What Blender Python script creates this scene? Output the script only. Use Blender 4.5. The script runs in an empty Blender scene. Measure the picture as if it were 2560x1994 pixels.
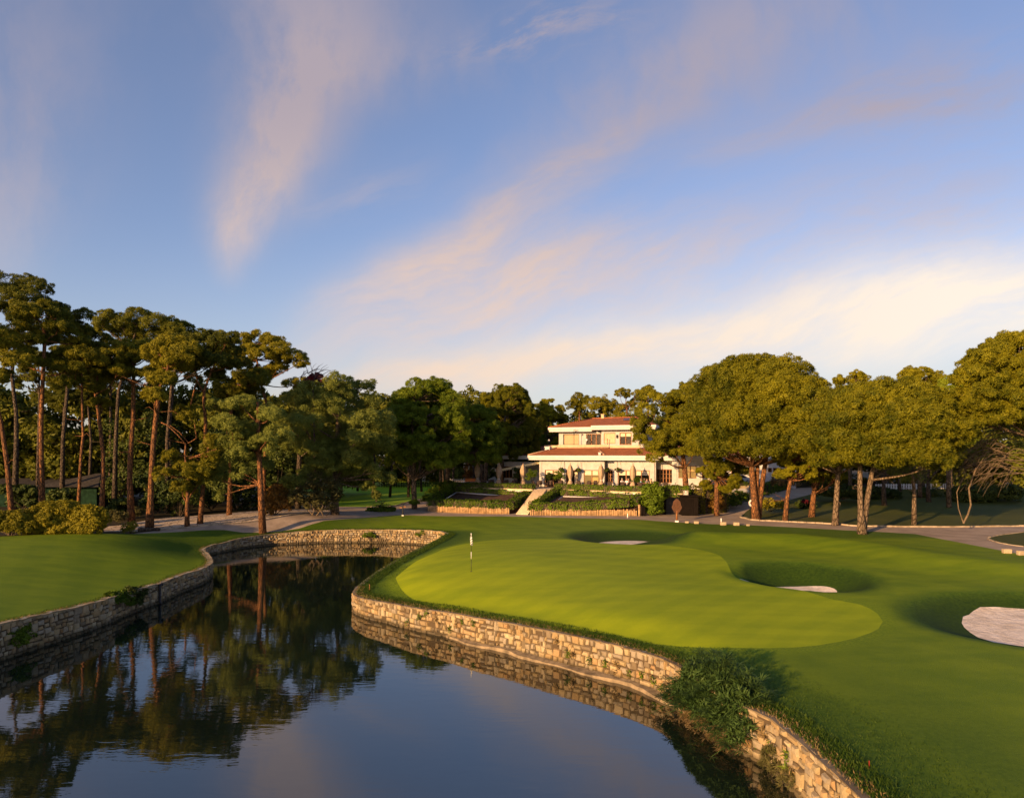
import bpy, bmesh, math, random
import numpy as np
from mathutils import Vector, Matrix
from mathutils.geometry import delaunay_2d_cdt

# ------------------------------------------------------------------ camera
F = 1707.0            # focal length in photograph pixels
HOR = 1130.0          # horizon row
CAMZ = 9.5            # metres above the pond
scene = bpy.context.scene
COL = scene.collection
cam = bpy.data.objects.new('camera', bpy.data.cameras.new('camera'))
COL.objects.link(cam)
cam.location = (0, 0, CAMZ)
cam.rotation_euler = (math.pi/2, 0, 0)
cam.data.sensor_width = 36
cam.data.lens = F/2560*36
cam.data.shift_y = (HOR-997)/2560
cam.data.clip_start = 0.5
cam.data.clip_end = 5000
scene.camera = cam

# ------------------------------------------------------------------ light
SUN_EL, SUN_AZ = 12.0, 221.0
scene.view_settings.view_transform = 'Standard'
scene.view_settings.look = 'None'
scene.view_settings.exposure = 1.15
scene.view_settings.gamma = 1
scene.view_settings.use_curve_mapping = False
scene.cycles.max_bounces = 6
scene.cycles.diffuse_bounces = 3
scene.cycles.transparent_max_bounces = 8
scene.cycles.sample_clamp_indirect = 6

sl = bpy.data.lights.new('sun', 'SUN')
sl.energy = 4.3
sl.angle = math.radians(0.8)
sl.color = (1.0, 0.57, 0.24)
sun = bpy.data.objects.new('sun', sl)
COL.objects.link(sun)
_az, _el = math.radians(SUN_AZ), math.radians(SUN_EL)
SUNDIR = Vector((math.sin(_az)*math.cos(_el), math.cos(_az)*math.cos(_el), math.sin(_el)))
sun.rotation_euler = SUNDIR.to_track_quat('Z', 'Y').to_euler()
sun.location = SUNDIR*100

# node expression helper ------------------------------------------------
class NX:
    """a float socket with arithmetic"""
    def __init__(s, t, sock): s.t, s.k = t, sock
    def _m(s, op, *a):
        n = s.t.nodes.new('ShaderNodeMath'); n.operation = op
        for i, v in enumerate((s,)+a):
            if isinstance(v, NX): s.t.links.new(v.k, n.inputs[i])
            else: n.inputs[i].default_value = v
        return NX(s.t, n.outputs[0])
    def __add__(s, o): return s._m('ADD', o)
    __radd__ = __add__
    def __sub__(s, o): return s._m('SUBTRACT', o)
    def __rsub__(s, o): return (s*-1)+o
    def __mul__(s, o): return s._m('MULTIPLY', o)
    __rmul__ = __mul__
    def __truediv__(s, o): return s._m('DIVIDE', o)
    def f(s, op, *a): return s._m(op, *a)
    def clamp(s): return s._m('MINIMUM', 1.0)._m('MAXIMUM', 0.0)
    def ss(s, a, b):
        n = s.t.nodes.new('ShaderNodeMapRange'); n.interpolation_type = 'SMOOTHSTEP'
        s.t.links.new(s.k, n.inputs[0]); n.inputs[1].default_value = a; n.inputs[2].default_value = b
        n.inputs[3].default_value = 0; n.inputs[4].default_value = 1
        return NX(s.t, n.outputs[0])
def N(t, kind, **kw):
    n = t.nodes.new(kind)
    for k, v in kw.items():
        if k in n.inputs: n.inputs[k].default_value = v
        else: setattr(n, k, v)
    return n
def comb(t, x, y, z=0.0):
    n = t.nodes.new('ShaderNodeCombineXYZ')
    for i, v in enumerate((x, y, z)):
        if isinstance(v, NX): t.links.new(v.k, n.inputs[i])
        else: n.inputs[i].default_value = v
    return n.outputs[0]
def noise(t, vec, scale, detail=4.0, rough=0.55, dist=0.0):
    n = N(t, 'ShaderNodeTexNoise', Scale=scale, Detail=detail, Roughness=rough, Distortion=dist)
    if vec is not None: t.links.new(vec, n.inputs['Vector'])
    return NX(t, n.outputs['Fac'])
def mixc(t, fac, a, b, mode='MIX'):
    n = t.nodes.new('ShaderNodeMix'); n.data_type = 'RGBA'; n.blend_type = mode
    def put(v, i):
        if isinstance(v, NX): t.links.new(v.k, n.inputs[i])
        elif isinstance(v, (int, float)): n.inputs[i].default_value = v
        elif isinstance(v, tuple): n.inputs[i].default_value = (*v[:3], 1)
        else: t.links.new(v, n.inputs[i])
    put(fac, 0); put(a, 6); put(b, 7)
    return n.outputs[2]

# ------------------------------------------------------------------ sky: low-sun sky with drifting evening cloud
world = bpy.data.worlds.new('World'); scene.world = world
world.use_nodes = True
wt = world.node_tree
bg = wt.nodes['Background']
sky = N(wt, 'ShaderNodeTexSky', sky_type='NISHITA')
sky.sun_disc = False
sky.sun_elevation = _el
sky.sun_rotation = _az
sky.ozone_density = 2.5
tc = wt.nodes.new('ShaderNodeTexCoord')
sp = wt.nodes.new('ShaderNodeSeparateXYZ'); wt.links.new(tc.outputs['Generated'], sp.inputs[0])
dx, dy, dz = (NX(wt, sp.outputs[i]) for i in range(3))
ady = dy.f('ABSOLUTE').f('MAXIMUM', 0.12)
A0 = dx/ady
E0 = dz/ady
P0 = comb(wt, A0, E0)
wn = wt.nodes.new('ShaderNodeTexNoise'); wn.inputs['Scale'].default_value = 2.6; wn.inputs['Detail'].default_value = 5
wt.links.new(P0, wn.inputs['Vector'])
ws = wt.nodes.new('ShaderNodeSeparateColor'); wt.links.new(wn.outputs['Color'], ws.inputs[0])
A = A0 + (NX(wt, ws.outputs[0]) - 0.5)*0.16
E = E0 + (NX(wt, ws.outputs[1]) - 0.5)*0.14
def band(p0, p1, w0, w1, ends=(0.05, 0.1), soft=1.0):
    """soft streak along a line on the sky (photo pixels), width growing from w0 to w1"""
    a0, e0 = (p0[0]-1280)/F, (HOR-p0[1])/F
    a1, e1 = (p1[0]-1280)/F, (HOR-p1[1])/F
    L = math.hypot(a1-a0, e1-e0); ux, uy = (a1-a0)/L, (e1-e0)/L
    s = (A-a0)*ux + (E-e0)*uy
    v = (A-a0)*(-uy) + (E-e0)*ux
    wd = (s*((w1-w0)/F/L) + w0/F).f('MAXIMUM', w0/F*0.4)
    q = v/wd
    m = (q*q*-1.0).f('EXPONENT')
    return m*s.ss(-ends[0], ends[0]*1.6+0.001)*(1.0 - s.ss(L-ends[1], L+ends[1]))
ang = math.radians(20)
ca, sa = math.cos(ang), math.sin(ang)
su = A*ca + E*sa
sv = E*ca - A*sa
streak = noise(wt, comb(wt, su*1.5, sv*7.0), 1.6, 9, 0.66)
fine = noise(wt, comb(wt, su*4.0, sv*12.0, 3.1), 2.6, 9, 0.66)
plum = noise(wt, comb(wt, A*5.0, E*2.6, 7.7), 1.4, 9, 0.64)
st = streak.ss(0.34, 0.66)*0.68 + fine.ss(0.36, 0.66)*0.32
# bright creamy bank low on the right
b1 = band((800, 968), (2700, 690), 42, 125, (0.14, 0.3))
b1b = band((1900, 905), (2800, 800), 25, 120, (0.3, 0.3))
bank = (b1*1.15 + b1b*0.6)*(st*0.62 + 0.48)
# pink plumes and streaks
pk = band((600, 660), (800, -80), 55, 250, (0.04, 0.3))*(plum.ss(0.25, 0.62)*1.0 + 0.3)
pk = pk + band((850, 770), (1620, 330), 50, 70, (0.12, 0.14))*(st*0.7 + 0.45)*0.95
pk = pk + band((1250, 420), (2100, -60), 50, 260, (0.2, 0.3))*(plum.ss(0.3, 0.7)*0.7 + 0.3)*0.85
pk = pk + band((1700, 400), (2700, 130), 40, 150, (0.2, 0.3))*(st*0.8 + 0.2)*0.9
pk = pk + band((1120, 120), (1520, 30), 34, 60, (0.1, 0.1))*(fine.ss(0.4, 0.65))*0.7
pk = pk + band((-60, 680), (60, 100), 150, 240, (0.2, 0.3))*(plum.ss(0.28, 0.7)*0.8 + 0.2)*0.8
pk = pk + band((760, 900), (1500, 640), 90, 120, (0.12, 0.25))*(st*0.7 + 0.4)*0.75
pk = pk + band((700, 190), (1300, 130), 60, 130, (0.2, 0.3))*(plum.ss(0.3, 0.7))*0.5
pk = pk + band((780, 560), (1000, 480), 40, 60, (0.1, 0.1))*st*0.5
pk = pk + band((1000, 740), (2700, 520), 80, 200, (0.2, 0.3))*(st*0.7 + 0.3)*0.75
pk = pk.clamp()
base = mixc(wt, 1.0, sky.outputs[0], (1.14, 0.95, 1.02), 'MULTIPLY')
K = 1/0.125
base = mixc(wt, 0.08, base, (0.19*K, 0.20*K, 0.26*K))
hz = (1.0 - E0.ss(0.0, 0.36))
hzr = hz*(A0.ss(-0.75, 0.9)*0.5 + 0.22)
c0 = mixc(wt, hzr, base, (0.40*K, 0.375*K, 0.35*K))
pink = mixc(wt, E0.ss(0.12, 0.55), (0.54*K, 0.415*K, 0.355*K), (0.29*K, 0.245*K, 0.275*K))
c1 = mixc(wt, pk*0.95, c0, pink)
bright = mixc(wt, A0.ss(-0.35, 0.8), (0.58*K, 0.44*K, 0.345*K), (0.68*K, 0.59*K, 0.49*K))
c2 = mixc(wt, bank.clamp()*0.92, c1, bright)
wt.links.new(c2, bg.inputs['Color'])
bg.inputs['Strength'].default_value = 0.089

# ------------------------------------------------------------------ helpers
rng = np.random.default_rng(7)
random.seed(11)
def at(px, py, z):
    d = (CAMZ-z)*F/(py-HOR)
    return ((px-1280)/F*d, d)
def ray(px, py, d):
    return np.array(((px-1280)/F*d, d, CAMZ-(py-HOR)/F*d))
def tag(o, label=None, cat=None, group=None, kind=None):
    if label: o['label'] = label
    if cat: o['category'] = cat
    if group: o['group'] = group
    if kind: o['kind'] = kind
    return o
def empty(name, loc, label, cat, group=None, rz=0.0):
    o = bpy.data.objects.new(name, None); COL.objects.link(o)
    o.location = loc; o.rotation_euler = (0, 0, rz); o.empty_display_size = 0.3
    return tag(o, label, cat, group)
def link_mesh(name, me, mats, parent=None, world_coords=True):
    for m in (mats if isinstance(mats, (list, tuple)) else [mats]): me.materials.append(m)
    o = bpy.data.objects.new(name, me); COL.objects.link(o)
    if parent is not None:
        o.parent = parent
        if world_coords:
            o.matrix_parent_inverse = parent_matrix(parent).inverted()
    return o
def parent_matrix(p):
    m = Matrix.LocRotScale(p.location, p.rotation_euler, p.scale)
    if p.parent is not None:
        m = parent_matrix(p.parent) @ p.matrix_parent_inverse @ m
    return m
def mesh_np(name, V, Fq, smooth=False, mat_idx=None):
    """V (n,3); Fq (m,k) faces of equal size"""
    V = np.asarray(V, dtype=np.float32); Fq = np.asarray(Fq, dtype=np.int32)
    me = bpy.data.meshes.new(name)
    me.vertices.add(len(V)); me.vertices.foreach_set('co', V.ravel())
    m, k = Fq.shape
    me.loops.add(m*k); me.loops.foreach_set('vertex_index', Fq.ravel())
    me.polygons.add(m)
    me.polygons.foreach_set('loop_start', np.arange(0, m*k, k, dtype=np.int32))
    me.polygons.foreach_set('loop_total', np.full(m, k, dtype=np.int32))
    if smooth: me.polygons.foreach_set('use_smooth', np.ones(m, dtype=bool))
    if mat_idx is not None: me.polygons.foreach_set('material_index', np.asarray(mat_idx, dtype=np.int32))
    me.update(calc_edges=True)
    return me
class MB:
    """collects simple solids into one mesh"""
    def __init__(s): s.v = []; s.f = []; s.sm = []
    def add(s, vs, fs, smooth=False):
        b = len(s.v); s.v += [tuple(map(float, p)) for p in vs]
        s.f += [tuple(i+b for i in f) for f in fs]; s.sm += [smooth]*len(fs)
        return s
    def box(s, c, size, M=None):
        x, y, z = (q/2 for q in size)
        vs = [Vector((sx*x, sy*y, sz*z)) for sz in (-1, 1) for sy in (-1, 1) for sx in (-1, 1)]
        vs = [(M @ v if M else v) + Vector(c) for v in vs]
        return s.add(vs, [(0, 2, 3, 1), (4, 5, 7, 6), (0, 1, 5, 4), (2, 6, 7, 3), (0, 4, 6, 2), (1, 3, 7, 5)])
    def prism(s, poly, z0, z1):
        """poly list of (x,y) ccw; z0,z1 scalar or list"""
        n = len(poly)
        a = z0 if isinstance(z0, (list, tuple)) else [z0]*n
        b = z1 if isinstance(z1, (list, tuple)) else [z1]*n
        vs = [(p[0], p[1], a[i]) for i, p in enumerate(poly)] + [(p[0], p[1], b[i]) for i, p in enumerate(poly)]
        fs = [tuple(range(n))[::-1], tuple(range(n, 2*n))] + [(i, (i+1) % n, n+(i+1) % n, n+i) for i in range(n)]
        return s.add(vs, fs)
    def tube(s, pts, radii, sides=8, cap=True, wob=0.0):
        pts = [Vector(p) for p in pts]
        if not isinstance(radii, (list, tuple)): radii = [radii]*len(pts)
        vs, fs = [], []
        ref = Vector((0.31, 0.95, 0.02)).normalized()
        for i, p in enumerate(pts):
            t = (pts[min(i+1, len(pts)-1)] - pts[max(i-1, 0)])
            t = t.normalized() if t.length > 1e-6 else Vector((0, 0, 1))
            a = t.cross(ref)
            if a.length < 0.1: a = t.cross(Vector((1, 0, 0)))
            a.normalize(); b = t.cross(a)
            for k in range(sides):
                th = 2*math.pi*k/sides
                r = radii[i]*(1 + (random.uniform(-wob, wob) if wob else 0))
                vs.append(p + a*math.cos(th)*r + b*math.sin(th)*r)
        for i in range(len(pts)-1):
            for k in range(sides):
                k2 = (k+1) % sides
                fs.append((i*sides+k, i*sides+k2, (i+1)*sides+k2, (i+1)*sides+k))
        if cap:
            fs.append(tuple(range(sides))[::-1]); fs.append(tuple(range((len(pts)-1)*sides, len(pts)*sides)))
        return s.add(vs, fs, True)
    def lathe(s, c, prof, sides=12, smooth=True):
        """prof list of (r,z)"""
        vs, fs = [], []
        for r, z in prof:
            for k in range(sides):
                th = 2*math.pi*k/sides
                vs.append((c[0]+r*math.cos(th), c[1]+r*math.sin(th), c[2]+z))
        for i in range(len(prof)-1):
            for k in range(sides):
                k2 = (k+1) % sides
                fs.append((i*sides+k, i*sides+k2, (i+1)*sides+k2, (i+1)*sides+k))
        fs.append(tuple(range(sides))[::-1]); fs.append(tuple(range((len(prof)-1)*sides, len(prof)*sides)))
        return s.add(vs, fs, smooth)
    def build(s, name, mat, parent=None, wc=True, bevel=0.0):
        me = bpy.data.meshes.new(name); me.from_pydata(s.v, [], s.f)
        me.polygons.foreach_set('use_smooth', s.sm)
        me.update()
        o = link_mesh(name, me, mat, parent, wc)
        if bevel:
            b = o.modifiers.new('bevel', 'BEVEL'); b.width = bevel; b.segments = 2; b.limit_method = 'ANGLE'
        return o

# ------------------------------------------------------------------ materials
def material(name, rough=0.7, spec=0.3):
    m = bpy.data.materials.new(name); m.use_nodes = True
    t = m.node_tree; p = t.nodes['Principled BSDF']
    p.inputs['Roughness'].default_value = rough
    p.inputs['Specular IOR Level'].default_value = spec
    return m, t, p
def geo_pos(t):
    g = t.nodes.new('ShaderNodeNewGeometry'); return g.outputs['Position']
def bump(t, p, h, strength, dist):
    b = t.nodes.new('ShaderNodeBump'); b.inputs['Strength'].default_value = strength
    b.inputs['Distance'].default_value = dist
    t.links.new(h.k, b.inputs['Height']); t.links.new(b.outputs[0], p.inputs['Normal'])
def plain(name, col, rough=0.6, var=0.12, scale=6.0, bmp=0.0, spec=0.3, metal=0.0):
    m, t, p = material(name, rough, spec)
    pos = geo_pos(t)
    n = noise(t, pos, scale, 4)
    lo = tuple(c*(1-var) for c in col); hi = tuple(min(1, c*(1+var)) for c in col)
    t.links.new(mixc(t, n.ss(0.3, 0.7), lo, hi), p.inputs['Base Color'])
    p.inputs['Metallic'].default_value = metal
    if bmp: bump(t, p, noise(t, pos, scale*6, 3), bmp, 0.02)
    return m
def turf(name, dark, light, patch=0.25, fine=9.0, bmp=0.5, mow=None, dry=None, stripe=None):
    m, t, p = material(name, 0.75, 0.12)
    pos = geo_pos(t)
    big = noise(t, pos, patch, 5, 0.6)
    fn = noise(t, pos, fine, 3, 0.7)
    mid = noise(t, pos, 1.3, 5, 0.65)
    tex = noise(t, pos, 4.5, 8, 0.8)
    f = big.ss(0.3, 0.7)*0.36 + fn.ss(0.25, 0.75)*0.2 + mid.ss(0.3, 0.7)*0.2 + tex.ss(0.36, 0.64)*0.24
    if mow:
        mp = N(t, 'ShaderNodeMapping'); mp.inputs['Rotation'].default_value = (0, 0, mow[0])
        mp.inputs['Scale'].default_value = (mow[1], mow[2], 1)
        t.links.new(pos, mp.inputs[0])
        mo = noise(t, mp.outputs[0], 1.0, 3, 0.5)
        f = f*0.6 + mo.ss(0.35, 0.65)*0.4
    if stripe:      # mower passes
        mp2 = N(t, 'ShaderNodeMapping'); mp2.inputs['Rotation'].default_value = (0, 0, stripe[0]); t.links.new(pos, mp2.inputs[0])
        wv = N(t, 'ShaderNodeTexWave', Scale=stripe[1], Distortion=2.6, Detail=3.0); t.links.new(mp2.outputs[0], wv.inputs[0])
        f = f*(1-stripe[2]) + NX(t, wv.outputs['Fac']).ss(0.25, 0.75)*stripe[2]
    c = mixc(t, f, dark, light)
    if dry:
        d = noise(t, pos, 0.8, 6, 0.7)
        c = mixc(t, d.ss(0.56, 0.78)*dry[1], c, dry[0])
    t.links.new(c, p.inputs['Base Color'])
    bump(t, p, noise(t, pos, fine*2.2, 2, 0.7), bmp, 0.03)
    p.inputs['Sheen Weight'].default_value = 0.0
    p.inputs['Sheen Roughness'].default_value = 0.6
    p.inputs['Sheen Tint'].default_value = (0.6, 0.75, 0.15, 1)
    return m
M = {}
M['green'] = turf('putting_green_turf', (0.165, 0.240, 0.003), (0.290, 0.355, 0.005), 0.12, 14.0, 0.25, mow=(0.5, 0.12, 0.75), stripe=(0.75, 0.20, 0.15))
M['fairway'] = turf('fairway_turf', (0.062, 0.118, 0.008), (0.118, 0.175, 0.014), 0.16, 11.0, 0.5, mow=(0.9, 0.35, 0.9))
M['rough'] = turf('rough_turf', (0.026, 0.065, 0.007), (0.060, 0.110, 0.013), 0.3, 8.0, 0.9)
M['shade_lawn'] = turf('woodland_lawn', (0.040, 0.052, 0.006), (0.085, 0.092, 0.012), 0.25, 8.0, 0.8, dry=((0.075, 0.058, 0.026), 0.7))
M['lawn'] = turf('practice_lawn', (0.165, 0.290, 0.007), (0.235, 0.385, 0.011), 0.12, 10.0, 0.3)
M['earth'] = turf('woodland_floor', (0.022, 0.022, 0.010), (0.060, 0.046, 0.022), 0.5, 7.0, 1.0)

def sand_mat():
    m, t, p = material('bunker_sand', 0.9, 0.1)
    pos = geo_pos(t)
    n = noise(t, pos, 1.4, 6, 0.65)
    t.links.new(mixc(t, n.ss(0.3, 0.7), (0.52, 0.45, 0.36), (0.74, 0.67, 0.57)), p.inputs['Base Color'])
    bump(t, p, noise(t, pos, 3.0, 5, 0.7), 0.9, 0.12)
    return m
M['sand'] = sand_mat()
def path_mat(name, a, b, sc=3.0):
    m, t, p = material(name, 0.85, 0.2)
    pos = geo_pos(t)
    n = noise(t, pos, 0.5, 6, 0.65); g = noise(t, pos, sc*8, 2, 0.6)
    c = mixc(t, n.ss(0.3, 0.7), a, b)
    c = mixc(t, g.ss(0.3, 0.75)*0.3, c, tuple(q*0.55 for q in a))
    t.links.new(c, p.inputs['Base Color'])
    bump(t, p, g, 0.3, 0.01)
    return m
M['path'] = path_mat('path_paving', (0.26, 0.21, 0.16), (0.40, 0.33, 0.26))
M['road'] = path_mat('road_paving', (0.32, 0.25, 0.18), (0.42, 0.34, 0.25))
def flag_mat():
    m, t, p = material('stone_paving', 0.85, 0.2)
    pos = geo_pos(t)
    mp = N(t, 'ShaderNodeMapping'); mp.inputs['Scale'].default_value = (1.1, 1.5, 0.2); t.links.new(pos, mp.inputs[0])
    v = N(t, 'ShaderNodeTexVoronoi', feature='DISTANCE_TO_EDGE', Scale=1.3, Randomness=1.0); t.links.new(mp.outputs[0], v.inputs[0])
    v2 = N(t, 'ShaderNodeTexVoronoi', Scale=1.3, Randomness=1.0); t.links.new(mp.outputs[0], v2.inputs[0])
    e = NX(t, v.outputs['Distance']).ss(0.02, 0.07)
    sc_ = t.nodes.new('ShaderNodeSeparateColor'); t.links.new(v2.outputs['Color'], sc_.inputs[0])
    st_ = mixc(t, NX(t, sc_.outputs[0]), (0.36, 0.29, 0.20), (0.62, 0.52, 0.39))
    c = mixc(t, e, (0.09, 0.075, 0.05), st_)
    t.links.new(c, p.inputs['Base Color']); bump(t, p, e, 0.7, 0.04)
    return m
M['flagstone'] = flag_mat()

def attr_stone(name, mortar, stops, warm=0.0):
    m, t, p = material(name, 0.85, 0.2)
    at_ = N(t, 'ShaderNodeAttribute'); at_.attribute_name = 'tone'
    r = N(t, 'ShaderNodeValToRGB'); el = r.color_ramp.elements
    el[0].position = 0; el[0].color = (*mortar, 1); el[1].position = 0.04; el[1].color = (*mortar, 1)
    for q, c in stops:
        e = el.new(q); e.color = (*c, 1)
    t.links.new(at_.outputs['Fac'], r.inputs[0])
    pos = geo_pos(t)
    n = noise(t, pos, 3.5, 6, 0.7); n2 = noise(t, pos, 0.9, 5, 0.65)
    c = mixc(t, n.ss(0.4, 0.8)*0.45, r.outputs[0], (0.10, 0.08, 0.045))
    c = mixc(t, n2.ss(0.55, 0.75)*0.5, c, (0.07, 0.065, 0.03))
    # dark wet stain band just above the water line
    sp_ = t.nodes.new('ShaderNodeSeparateXYZ'); t.links.new(pos, sp_.inputs[0])
    zz = NX(t, sp_.outputs[2])
    stain = (1.0 - (zz + (n2-0.5)*0.35).ss(0.04, 0.36))*0.85
    c = mixc(t, stain, c, (0.045, 0.038, 0.022))
    t.links.new(c, p.inputs['Base Color'])
    bump(t, p, noise(t, pos, 14.0, 4, 0.7), 0.6, 0.03)
    return m
M['pond_wall'] = attr_stone('pond_wall_stone', (0.075, 0.055, 0.032),
    [(0.08, (0.11, 0.080, 0.042)), (0.22, (0.22, 0.185, 0.125)), (0.36, (0.28, 0.20, 0.095)), (0.55, (0.33, 0.265, 0.145)), (0.72, (0.25, 0.22, 0.165)), (0.86, (0.42, 0.35, 0.21)), (1.0, (0.27, 0.17, 0.075))])

def water_mat():
    m, t, p = material('pond_water', 0.015, 0.5)
    p.inputs['Base Color'].default_value = (0.006, 0.012, 0.008, 1)
    p.inputs['IOR'].default_value = 2.4
    pos = geo_pos(t)
    mp = N(t, 'ShaderNodeMapping'); mp.inputs['Rotation'].default_value = (0, 0, 0.15)
    mp.inputs['Scale'].default_value = (0.55, 1.7, 1); t.links.new(pos, mp.inputs[0])
    w1 = noise(t, mp.outputs[0], 1.5, 3, 0.5, 0.4)
    w2 = noise(t, mp.outputs[0], 5.0, 2, 0.5, 0.2)
    cal = noise(t, pos, 0.10, 3, 0.5)
    bump(t, p, (w1*1.0 + w2*0.22)*(cal.ss(0.3, 0.7)*0.7 + 0.3), 0.034, 0.12)
    return m
M['water'] = water_mat()

def leaf_mat(name, dark, light, transl=0.2, tint=None, scale=0.55, obj_var=0.5):
    m, t, p = material(name, 0.6, 0.15)
    pos = geo_pos(t)
    oi = t.nodes.new('ShaderNodeObjectInfo')
    r = NX(t, oi.outputs['Random'])
    n = noise(t, pos, scale, 5, 0.7)
    n2 = noise(t, pos, 3.3, 2, 0.5)
    n3 = noise(t, pos, 0.16, 3, 0.6)
    f = n.ss(0.3, 0.7)*0.5 + n2.ss(0.3, 0.7)*0.4 + (n3.ss(0.3, 0.7)-0.4)*0.4 + (r-0.5)*obj_var
    c = mixc(t, f.clamp(), dark, light)
    if tint: c = mixc(t, noise(t, pos, 0.35, 3).ss(0.5, 0.7)*0.55, c, tint)
    t.links.new(c, p.inputs['Base Color'])
    tr = t.nodes.new('ShaderNodeBsdfTranslucent'); t.links.new(c, tr.inputs[0])
    mx = t.nodes.new('ShaderNodeMixShader'); mx.inputs[0].default_value = transl
    out = t.nodes['Material Output']
    t.links.new(p.outputs[0], mx.inputs[1]); t.links.new(tr.outputs[0], mx.inputs[2]); t.links.new(mx.outputs[0], out.inputs[0])
    return m
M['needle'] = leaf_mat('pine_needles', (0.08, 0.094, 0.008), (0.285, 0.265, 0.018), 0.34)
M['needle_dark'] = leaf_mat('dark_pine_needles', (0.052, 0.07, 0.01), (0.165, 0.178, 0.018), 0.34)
M['needle_stone'] = leaf_mat('stone_pine_needles', (0.062, 0.082, 0.006), (0.3, 0.29, 0.013), 0.34)
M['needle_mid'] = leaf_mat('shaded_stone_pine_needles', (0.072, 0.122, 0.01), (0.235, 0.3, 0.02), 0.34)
M['needle_gray'] = leaf_mat('weeping_pine_needles', (0.095, 0.13, 0.026), (0.24, 0.285, 0.055), 0.34)
M['broad'] = leaf_mat('broad_leaves', (0.016, 0.034, 0.008), (0.072, 0.098, 0.016), 0.12)
M['hedge'] = leaf_mat('hedge_leaves', (0.048, 0.092, 0.006), (0.13, 0.2, 0.014), 0.28)
M['hedge_gold_sun'] = leaf_mat('golden_sunlit_hedge_leaves', (0.08, 0.09, 0.006), (0.27, 0.245, 0.018), 0.2)  # golden leaves; the hedge bank borrows them as painted sunlight
M['dry'] = leaf_mat('dry_leaves', (0.11, 0.075, 0.030), (0.30, 0.22, 0.10), 0.15)
M['rust'] = leaf_mat('rusty_leaves', (0.10, 0.055, 0.012), (0.22, 0.12, 0.022), 0.2)
M['bougain'] = leaf_mat('bougainvillea_flowers', (0.07, 0.008, 0.012), (0.17, 0.02, 0.03), 0.25)
M['papyrus'] = leaf_mat('papyrus_leaves', (0.018, 0.048, 0.01), (0.06, 0.11, 0.026), 0.2, scale=1.5)
M['olive'] = leaf_mat('grey_shrub_leaves', (0.050, 0.055, 0.020), (0.110, 0.105, 0.035), 0.15)

def bark_mat(name, a, b, c3):
    m, t, p = material(name, 0.9, 0.1)
    pos = geo_pos(t)
    mp = N(t, 'ShaderNodeMapping'); mp.inputs['Scale'].default_value = (1, 1, 0.35); t.links.new(pos, mp.inputs[0])
    v = N(t, 'ShaderNodeTexVoronoi', feature='DISTANCE_TO_EDGE', Scale=5.0); t.links.new(mp.outputs[0], v.inputs[0])
    e = NX(t, v.outputs['Distance']).ss(0.0, 0.16)
    n = noise(t, pos, 1.2, 5, 0.7)
    col = mixc(t, n.ss(0.3, 0.7), a, b)
    col = mixc(t, e, c3, col)
    t.links.new(col, p.inputs['Base Color'])
    bump(t, p, e, 1.0, 0.06)
    return m
M['bark'] = bark_mat('pine_bark', (0.125, 0.066, 0.034), (0.27, 0.125, 0.050), (0.07, 0.04, 0.025))
M['bark_gray'] = bark_mat('grey_pine_bark', (0.13, 0.10, 0.072), (0.22, 0.17, 0.12), (0.06, 0.045, 0.03))
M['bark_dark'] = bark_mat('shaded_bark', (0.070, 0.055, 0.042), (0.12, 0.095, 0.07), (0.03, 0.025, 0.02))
M['deadwood'] = plain('bare_branches', (0.125, 0.095, 0.062), 0.85, 0.3, 4, 0.5)
# ------------------------------------------------------------------ terrain
def catmull(P, step):
    P = np.asarray(P, float); out = []
    n = len(P)
    for i in range(n-1):
        p0 = P[max(i-1, 0)]; p1 = P[i]; p2 = P[i+1]; p3 = P[min(i+2, n-1)]
        L = np.linalg.norm((p2-p1)[:2]); k = max(1, int(round(L/step)))
        for j in range(k):
            t = j/k
            out.append(0.5*((2*p1)+(-p0+p2)*t+(2*p0-5*p1+4*p2-p3)*t*t+(-p0+3*p1-3*p2+p3)*t**3))
    out.append(P[-1]); return np.array(out)
def W(lst, z): return [at(x, y, z) for x, y in lst]

_right = [(2025,1994,1.52),(1981,1954,1.52),(1942,1916,1.52),(1885,1886,1.5),(1820,1842,1.5),(1740,1782,1.48),(1680,1742,1.46),(1612,1714,1.44),
          (1500,1680,1.42),(1386,1651,1.4),(1286,1626,1.36),(1200,1608,1.32),(1145,1593,1.28),(1042,1572,1.2),(987,1557,1.14),(922,1541,1.06)]
shore_right = [(8.9,-22,1.5),(8.7,0,1.5),(8.55,8,1.52),(8.35,15,1.52)] + [(*at(a,b,0),c) for a,b,c in _right]
shore_tip = [(-9.3,41.0,1.02),(-9.45,42.6,1.1),(-9.0,46.5,1.35),(-8.2,52,1.5),(-7.1,58,1.6),(-6.4,63,1.6),(-6.2,66.4,1.58)]
shore_back = [(-6.9,68.5,1.56)] + [(*at(a,b,0),c) for a,b,c in [(1041,1360,1.5),(961,1355.5,1.38),(880,1355,1.35),(800,1356,1.32),(740,1358.5,1.25),(672,1362,1.15),(600,1370,1.02),(560,1378,0.92)]] + [(-28.3,63.3,0.82)]
shore_left = [(-27.6,60.6,0.86),(-25.6,56.9,0.95)] + [(*at(a,b,0),c) for a,b,c in [(521,1439,1.05),(497,1459,1.1),(449,1478,1.16),(385,1508,1.22),(353,1518,1.25),(288,1545,1.34),(224,1572,1.42),(128,1604,1.52),(42,1632,1.62),(0,1646,1.66)]] + [(-23.9,26,1.7),(-24.2,18,1.7),(-24.3,8,1.7),(-24.2,-22,1.7)]
S_right = catmull(shore_right + shore_tip[:2], 0.55)
S_side = catmull(shore_tip[1:], 0.7)
S_back = catmull([shore_tip[-1]] + shore_back, 0.7)
S_left = catmull([shore_back[-1]] + shore_left, 0.6)
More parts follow.
